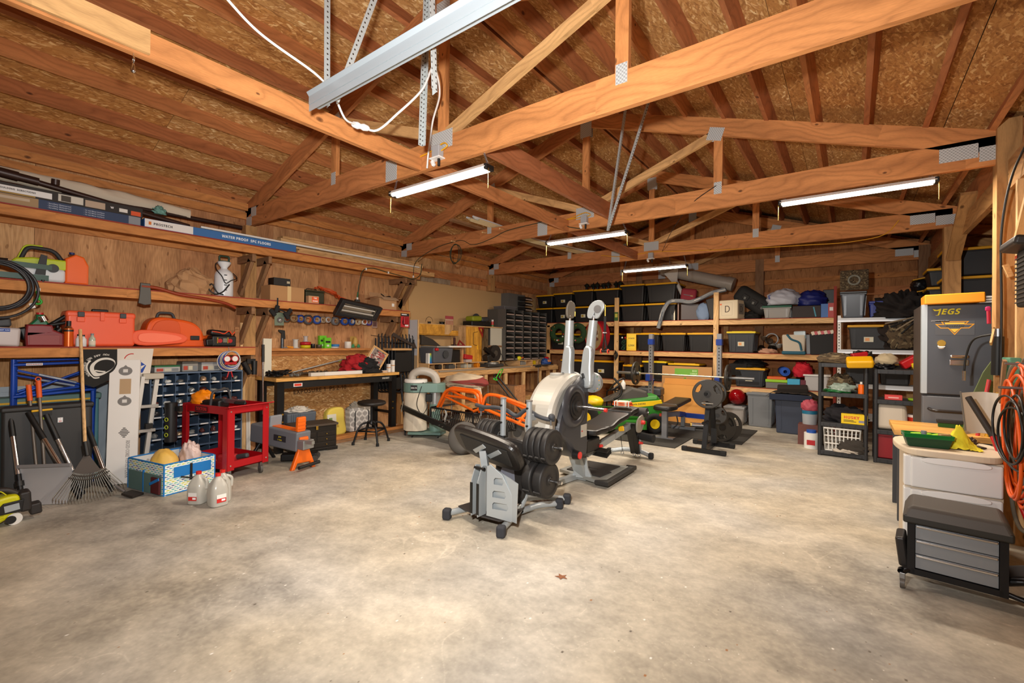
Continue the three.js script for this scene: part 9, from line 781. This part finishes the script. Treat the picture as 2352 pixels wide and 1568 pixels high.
  // butcher block bench
  const b = T('block_bench', 'small bench with butcher block top and grey apron', 'bench', [0.62, 0, -5.33]); bd(b, 'top', W.block, [-0.33, 0.745, 0], [0.27, 0.745, 0], 0.04, 0.68); Q(b, 'apron', M(0x4a4c50, 0.5), [-0.3, 0.25], [0.62, 0.724], [0.28, 0.3]); for (const x of [-0.28, 0.22]) for (const z of [-0.28, 0.28]) Q(b, 'leg', M(0x3a3c40, 0.5), [x - 0.025, x + 0.025], [0, 0.72], [z - 0.025, z + 0.025]);
  // white drawer unit
  const d = T('drawer_unit', 'white plastic three drawer unit with dusty top', 'drawers', [0.56, 0, -4.6]), wp = M(0xe2e2e0, 0.45); Q(d, 'case', M(0xcdbca4, 0.5), [-0.245, 0.245], [0, 0.69], [-0.27, 0.26]); E(d, 'top', M(0xd9c8ae, 0.6), smooth([[-0.25, -0.27], [-0.26, 0.2], [-0.2, 0.3], [0.0, 0.315], [0.2, 0.3], [0.255, 0.2], [0.25, -0.27]], 44), 0.045, [0, 0.715, 0], [PI / 2, 0, 0], 0.01); for (let i = 0; i < 3; i++) { const dr = B(d, 'drawer', wp, [0.46, 0.215, 0.04], [0.01, 0.115 + i * 0.23, 0.275], [0, 0, 0], 0.014); E(dr, 'handle_lip', M(0xeeeeec, 0.4), smooth([[-0.17, 0.0], [0, -0.012], [0.17, 0.0], [0.17, 0.018], [-0.17, 0.018]], 30), 0.03, [0, 0.085, 0.02], [0, 0, 0], 0.004); } for (let i = 0; i < 3; i++) Q(d, 'corner_post', wp, [-0.255, -0.21], [0.01 + i * 0.23, 0.225 + i * 0.23], [0.2, 0.285], 0.01);
  const gt = T('green_tray', 'translucent green tray holding lime clips', 'tray', [0.44, 0.739, -4.46], 0.08); { const gm = new THREE.MeshPhysicalMaterial({ color: 0x0f7a34, roughness: 0.2, transmission: 0.25, thickness: 0, side: THREE.DoubleSide }); put(gt, 'tray', taper(0.26, 0.07, 0.12, 0.85, 0.008), M(0x0c3c20, 0.4)); for (const s of [-1, 1]) B(gt, 'rim', gm, [0.27, 0.03, 0.01], [0, 0.08, s * 0.058], [s * 0.2, 0, 0], 0.003); B(gt, 'rim', gm, [0.01, 0.03, 0.12], [0.13, 0.08, 0], [0, 0, -0.2]); B(gt, 'rim', gm, [0.01, 0.03, 0.12], [-0.13, 0.08, 0], [0, 0, 0.2]); } for (let i = 0; i < 3; i++) B(gt, 'clip', M(0xa8e01c, 0.35), [0.06, 0.02, 0.04], [-0.06 + i * 0.055, 0.085, 0], [0, 0.3 * i, 0.1], 0.008); B(gt, 'brush_handle', M(0xb08a5c, 0.6), [0.07, 0.015, 0.03], [0.09, 0.095, 0.02], [0, 0.5, 0], 0.005); C(gt, 'reel', A.grey, 0.016, 0.016, 0.03, [-0.02, 0.1, 0.02]);
  const yc = T('yellow_cloth', 'yellow microfibre cloth peaked beside the green tray', 'cloth', [0.62, 0.739, -4.53]); sheet(yc, 'cloth', M(0xe8d830, 0.9), (u, v) => { const x = (u - 0.5) * 0.22, z = (v - 0.5) * 0.16, q = Math.hypot(x * 1.1, z * 1.4); return [x + 0.01 * n2(u * 5, v * 5), Math.max(0.002, 0.15 * Math.exp(-q * q * 260) + 0.03 * Math.abs(n2(u * 6, v * 6 + 3)) * Math.exp(-q * 6)), z]; }, 30, 24); const bp = T('black_packet', 'black foil packet lying behind the yellow cloth', 'packet', [0.71, 0.739, -4.62]); B(bp, 'packet', M(0x2a2420, 0.3), [0.1, 0.012, 0.08], [0, 0.008, 0], [0, 0.4, 0], 0.004); blob(bp, 'foil', M(0x5c5248, 0.3, 0.4), 0.07, 0.06, 0.05, [-0.02, 0.01, -0.02], { amp: 0.3 });
  // snow pusher
  const sp = T('snow_pusher', 'white snow scoop with red handle and black grip', 'snow shovel', [0.82, 0, -4.78]); sheet(sp, 'scoop', M(0xe0d6c8, 0.45), (u, v) => { const x = -0.14 + u * 0.28; return [x + (1 - v) * 0.05 * (0.5 - u), 0.8 + v * 0.32 - 0.02 * Math.abs(u - 0.5), -0.14 - 0.1 * Math.sin(u * PI)]; }, 20, 10); B(sp, 'scoop_edge', M(0x6a6660, 0.5), [0.008, 0.3, 0.02], [-0.128, 0.97, -0.14], [0, 0, 0.1]); rod(sp, 'grip', M(0x2a2420, 0.6), [-0.12, 1.09, 0], [-0.01, 0.83, 0.12], 0.02, 12); rod(sp, 'pole', M(0xc4141c, 0.35), [-0.01, 0.83, 0.12], [0.16, 0.02, 0.72], 0.018, 14);
  // coiled cords on the wall
  const coil = (n, l, p, R, m, cnt, tr, sq) => { const t2 = T(n, l, 'cord', p, XR, 'coiled cords on the right wall'); for (let i = 0; i < cnt; i++) put(t2, 'loop', new THREE.TorusGeometry(R - rr(0, 0.06), tr, 7, 44), m, [rr(-0.03, 0.03), rr(-0.04, 0.04), 0.012 * i - cnt * 0.005], [rr(-0.06, 0.06), rr(-0.08, 0.08), rr(0, 3)]).scale.set(0.8, sq, 1); rod(t2, 'wall_hook', A.steel, [0, R * sq - 0.02, -0.12], [0, R * sq - 0.02, 0.06], 0.008); };
  coil('grey_cable_coil', 'thick grey cable coil hanging on the wall studs', [0.92, 0.85, -4.16], 0.48, M(0x77705f, 0.6), 9, 0.012, 1.15); coil('orange_cable_coil', 'orange extension cord coil hanging on the wall studs', [0.84, 0.92, -4.2], 0.4, M(0xee5f14, 0.45), 6, 0.009, 1.15); coil('black_cable_coil', 'thin black cable coil with white tag on the wall', [0.78, 0.95, -4.02], 0.24, A.blk, 4, 0.007, 1.2);
  const wire = T('wall_cable', 'black cable running down the wall post', 'cable', [0.92, 1.0, -5.06]); tube(wire, 'cable', A.blk, [[0.08, 2.0, 0.5], [0.03, 1.75, 0.12], [0.0, 1.4, 0.0], [0.0, 0.8, 0.0], [0.0, 0.2, 0.0], [0.0, 0.05, 0]], 0.008, 40, 6); B(wire, 'wooden_clip', W.pale2, [0.03, 0.1, 0.05], [0.03, 1.05, 0.01], [0, 0, 0.3]);
  const ht = T('wall_heater', 'black mesh speaker heater hanging on the right wall', 'heater', [0.93, 1.72, -4.2], XR); B(ht, 'grille', M(0x1c1a18, 0.6), [0.26, 0.36, 0.16], [0, 0.18, 0], [0, 0, 0], 0.02); for (let i = 0; i < 11; i++) B(ht, 'grille_slat', M(0x3a342c, 0.5), [0.24, 0.008, 0.01], [0, 0.03 + i * 0.028, 0.082]); B(ht, 'hood', M(0x2c2825, 0.4), [0.36, 0.06, 0.26], [0, 0.375, 0.02], [-0.2, 0, 0], 0.02); B(ht, 'badge', M(0xd8502a, 0.4), [0.03, 0.03, 0.004], [-0.1, 0.32, 0.085]); Q(ht, 'bracket', A.blkm, [-0.04, 0.04], [0.05, 0.3], [-0.14, -0.08]);
}
{ // rolling seat with drawers
  const s = T('creeper_seat', 'black rolling mechanic seat with three grey drawers', 'rolling stool', [0.5, 0, -3.79], -0.1), bm = A.blkm, w = 0.38, D = 0.3; put(s, 'cushion', (() => { const g = taper(0.46, 0.085, 0.36, 1.0, 0.02).clone(), p = g.attributes.position; for (let i = 0; i < p.count; i++) { const k = 1 - 0.14 * Math.max(0, p.getY(i) - 0.03) / 0.055; p.setX(i, p.getX(i) * k); p.setZ(i, p.getZ(i) * k); } g.computeVertexNormals(); return g; })(), M(0x47413b, 0.6), [0, 0.42, 0]); B(s, 'cushion_rim', M(0x24231f, 0.5), [0.46, 0.05, 0.36], [0, 0.425, 0], [0, 0, 0], 0.012); for (const x of [-1, 1]) for (const z of [-1, 1]) Q(s, 'corner_post', bm, x < 0 ? [-w / 2 - 0.02, -w / 2 + 0.015] : [w / 2 - 0.015, w / 2 + 0.02], [0.09, 0.41], z < 0 ? [-D / 2, -D / 2 + 0.035] : [D / 2 - 0.035, D / 2]); Q(s, 'bottom_rail', bm, [-w / 2, w / 2], [0.09, 0.125], [D / 2 - 0.03, D / 2]); Q(s, 'drawer_case', A.blk, [-w / 2 + 0.005, w / 2 - 0.005], [0.1, 0.4], [-D / 2 + 0.01, D / 2 - 0.03]); for (let i = 0; i < 3; i++) { const dr = Q(s, 'drawer', M(0x84888c, 0.45, 0.2), [-w / 2 + 0.018, w / 2 - 0.018], [0.13 + i * 0.088, 0.212 + i * 0.088], [D / 2 - 0.03, D / 2 - 0.01]); B(dr, 'drawer_pull', A.chrome, [w - 0.04, 0.014, 0.014], [0, 0.032, 0.012], [0, 0, 0], 0.004); }
  for (const x of [-1, 1]) { pipe(s, 'caster_arm', bm, [[x * w / 2, 0.11, D / 2 - 0.02], [x * (w / 2 + 0.05), 0.1, D / 2 - 0.02], [x * (w / 2 + (x > 0 ? 0.14 : 0.05)), 0.1, D / 2 + (x > 0 ? 0.0 : 0.03)]], 0.014, 0.03, 8); B(s, 'tool_tray', M(0x2c2826, 0.4, 0.3), [0.05, 0.18, 0.2], [x * (w / 2 + (x > 0 ? 0.09 : 0.045)), 0.19, 0], [0, 0, x > 0 ? -1.2 : 0.12], 0.015); for (const z of [-1, 1]) { const cx = x * (w / 2 + (x > 0 ? 0.15 : 0.04)), cz = z * (D / 2 + 0.02); C(s, 'caster', M(0x55504a, 0.5), 0.03, 0.03, 0.022, [cx, 0.031, cz], [0, 0, PI / 2]); B(s, 'caster_fork', A.steel, [0.028, 0.05, 0.02], [cx, 0.068, cz], [0, 0, 0], 0.004); rod(s, 'caster_stem', bm, [cx, 0.09, cz], [x * w / 2, 0.115, z * (D / 2 - 0.02)], 0.012); } }
  pipe(s, 'push_handle', bm, [[w / 2, 0.16, 0.1], [w / 2 + 0.1, 0.2, 0.12], [w / 2 + 0.18, 0.16, 0.02], [w / 2 + 0.18, 0.12, -0.12], [w / 2, 0.14, -0.14]], 0.016, 0.06);
}
scene.traverse((o) => { if (o.isMesh) { o.castShadow = true; o.receiveShadow = true; } });
renderer.render(scene, camera);
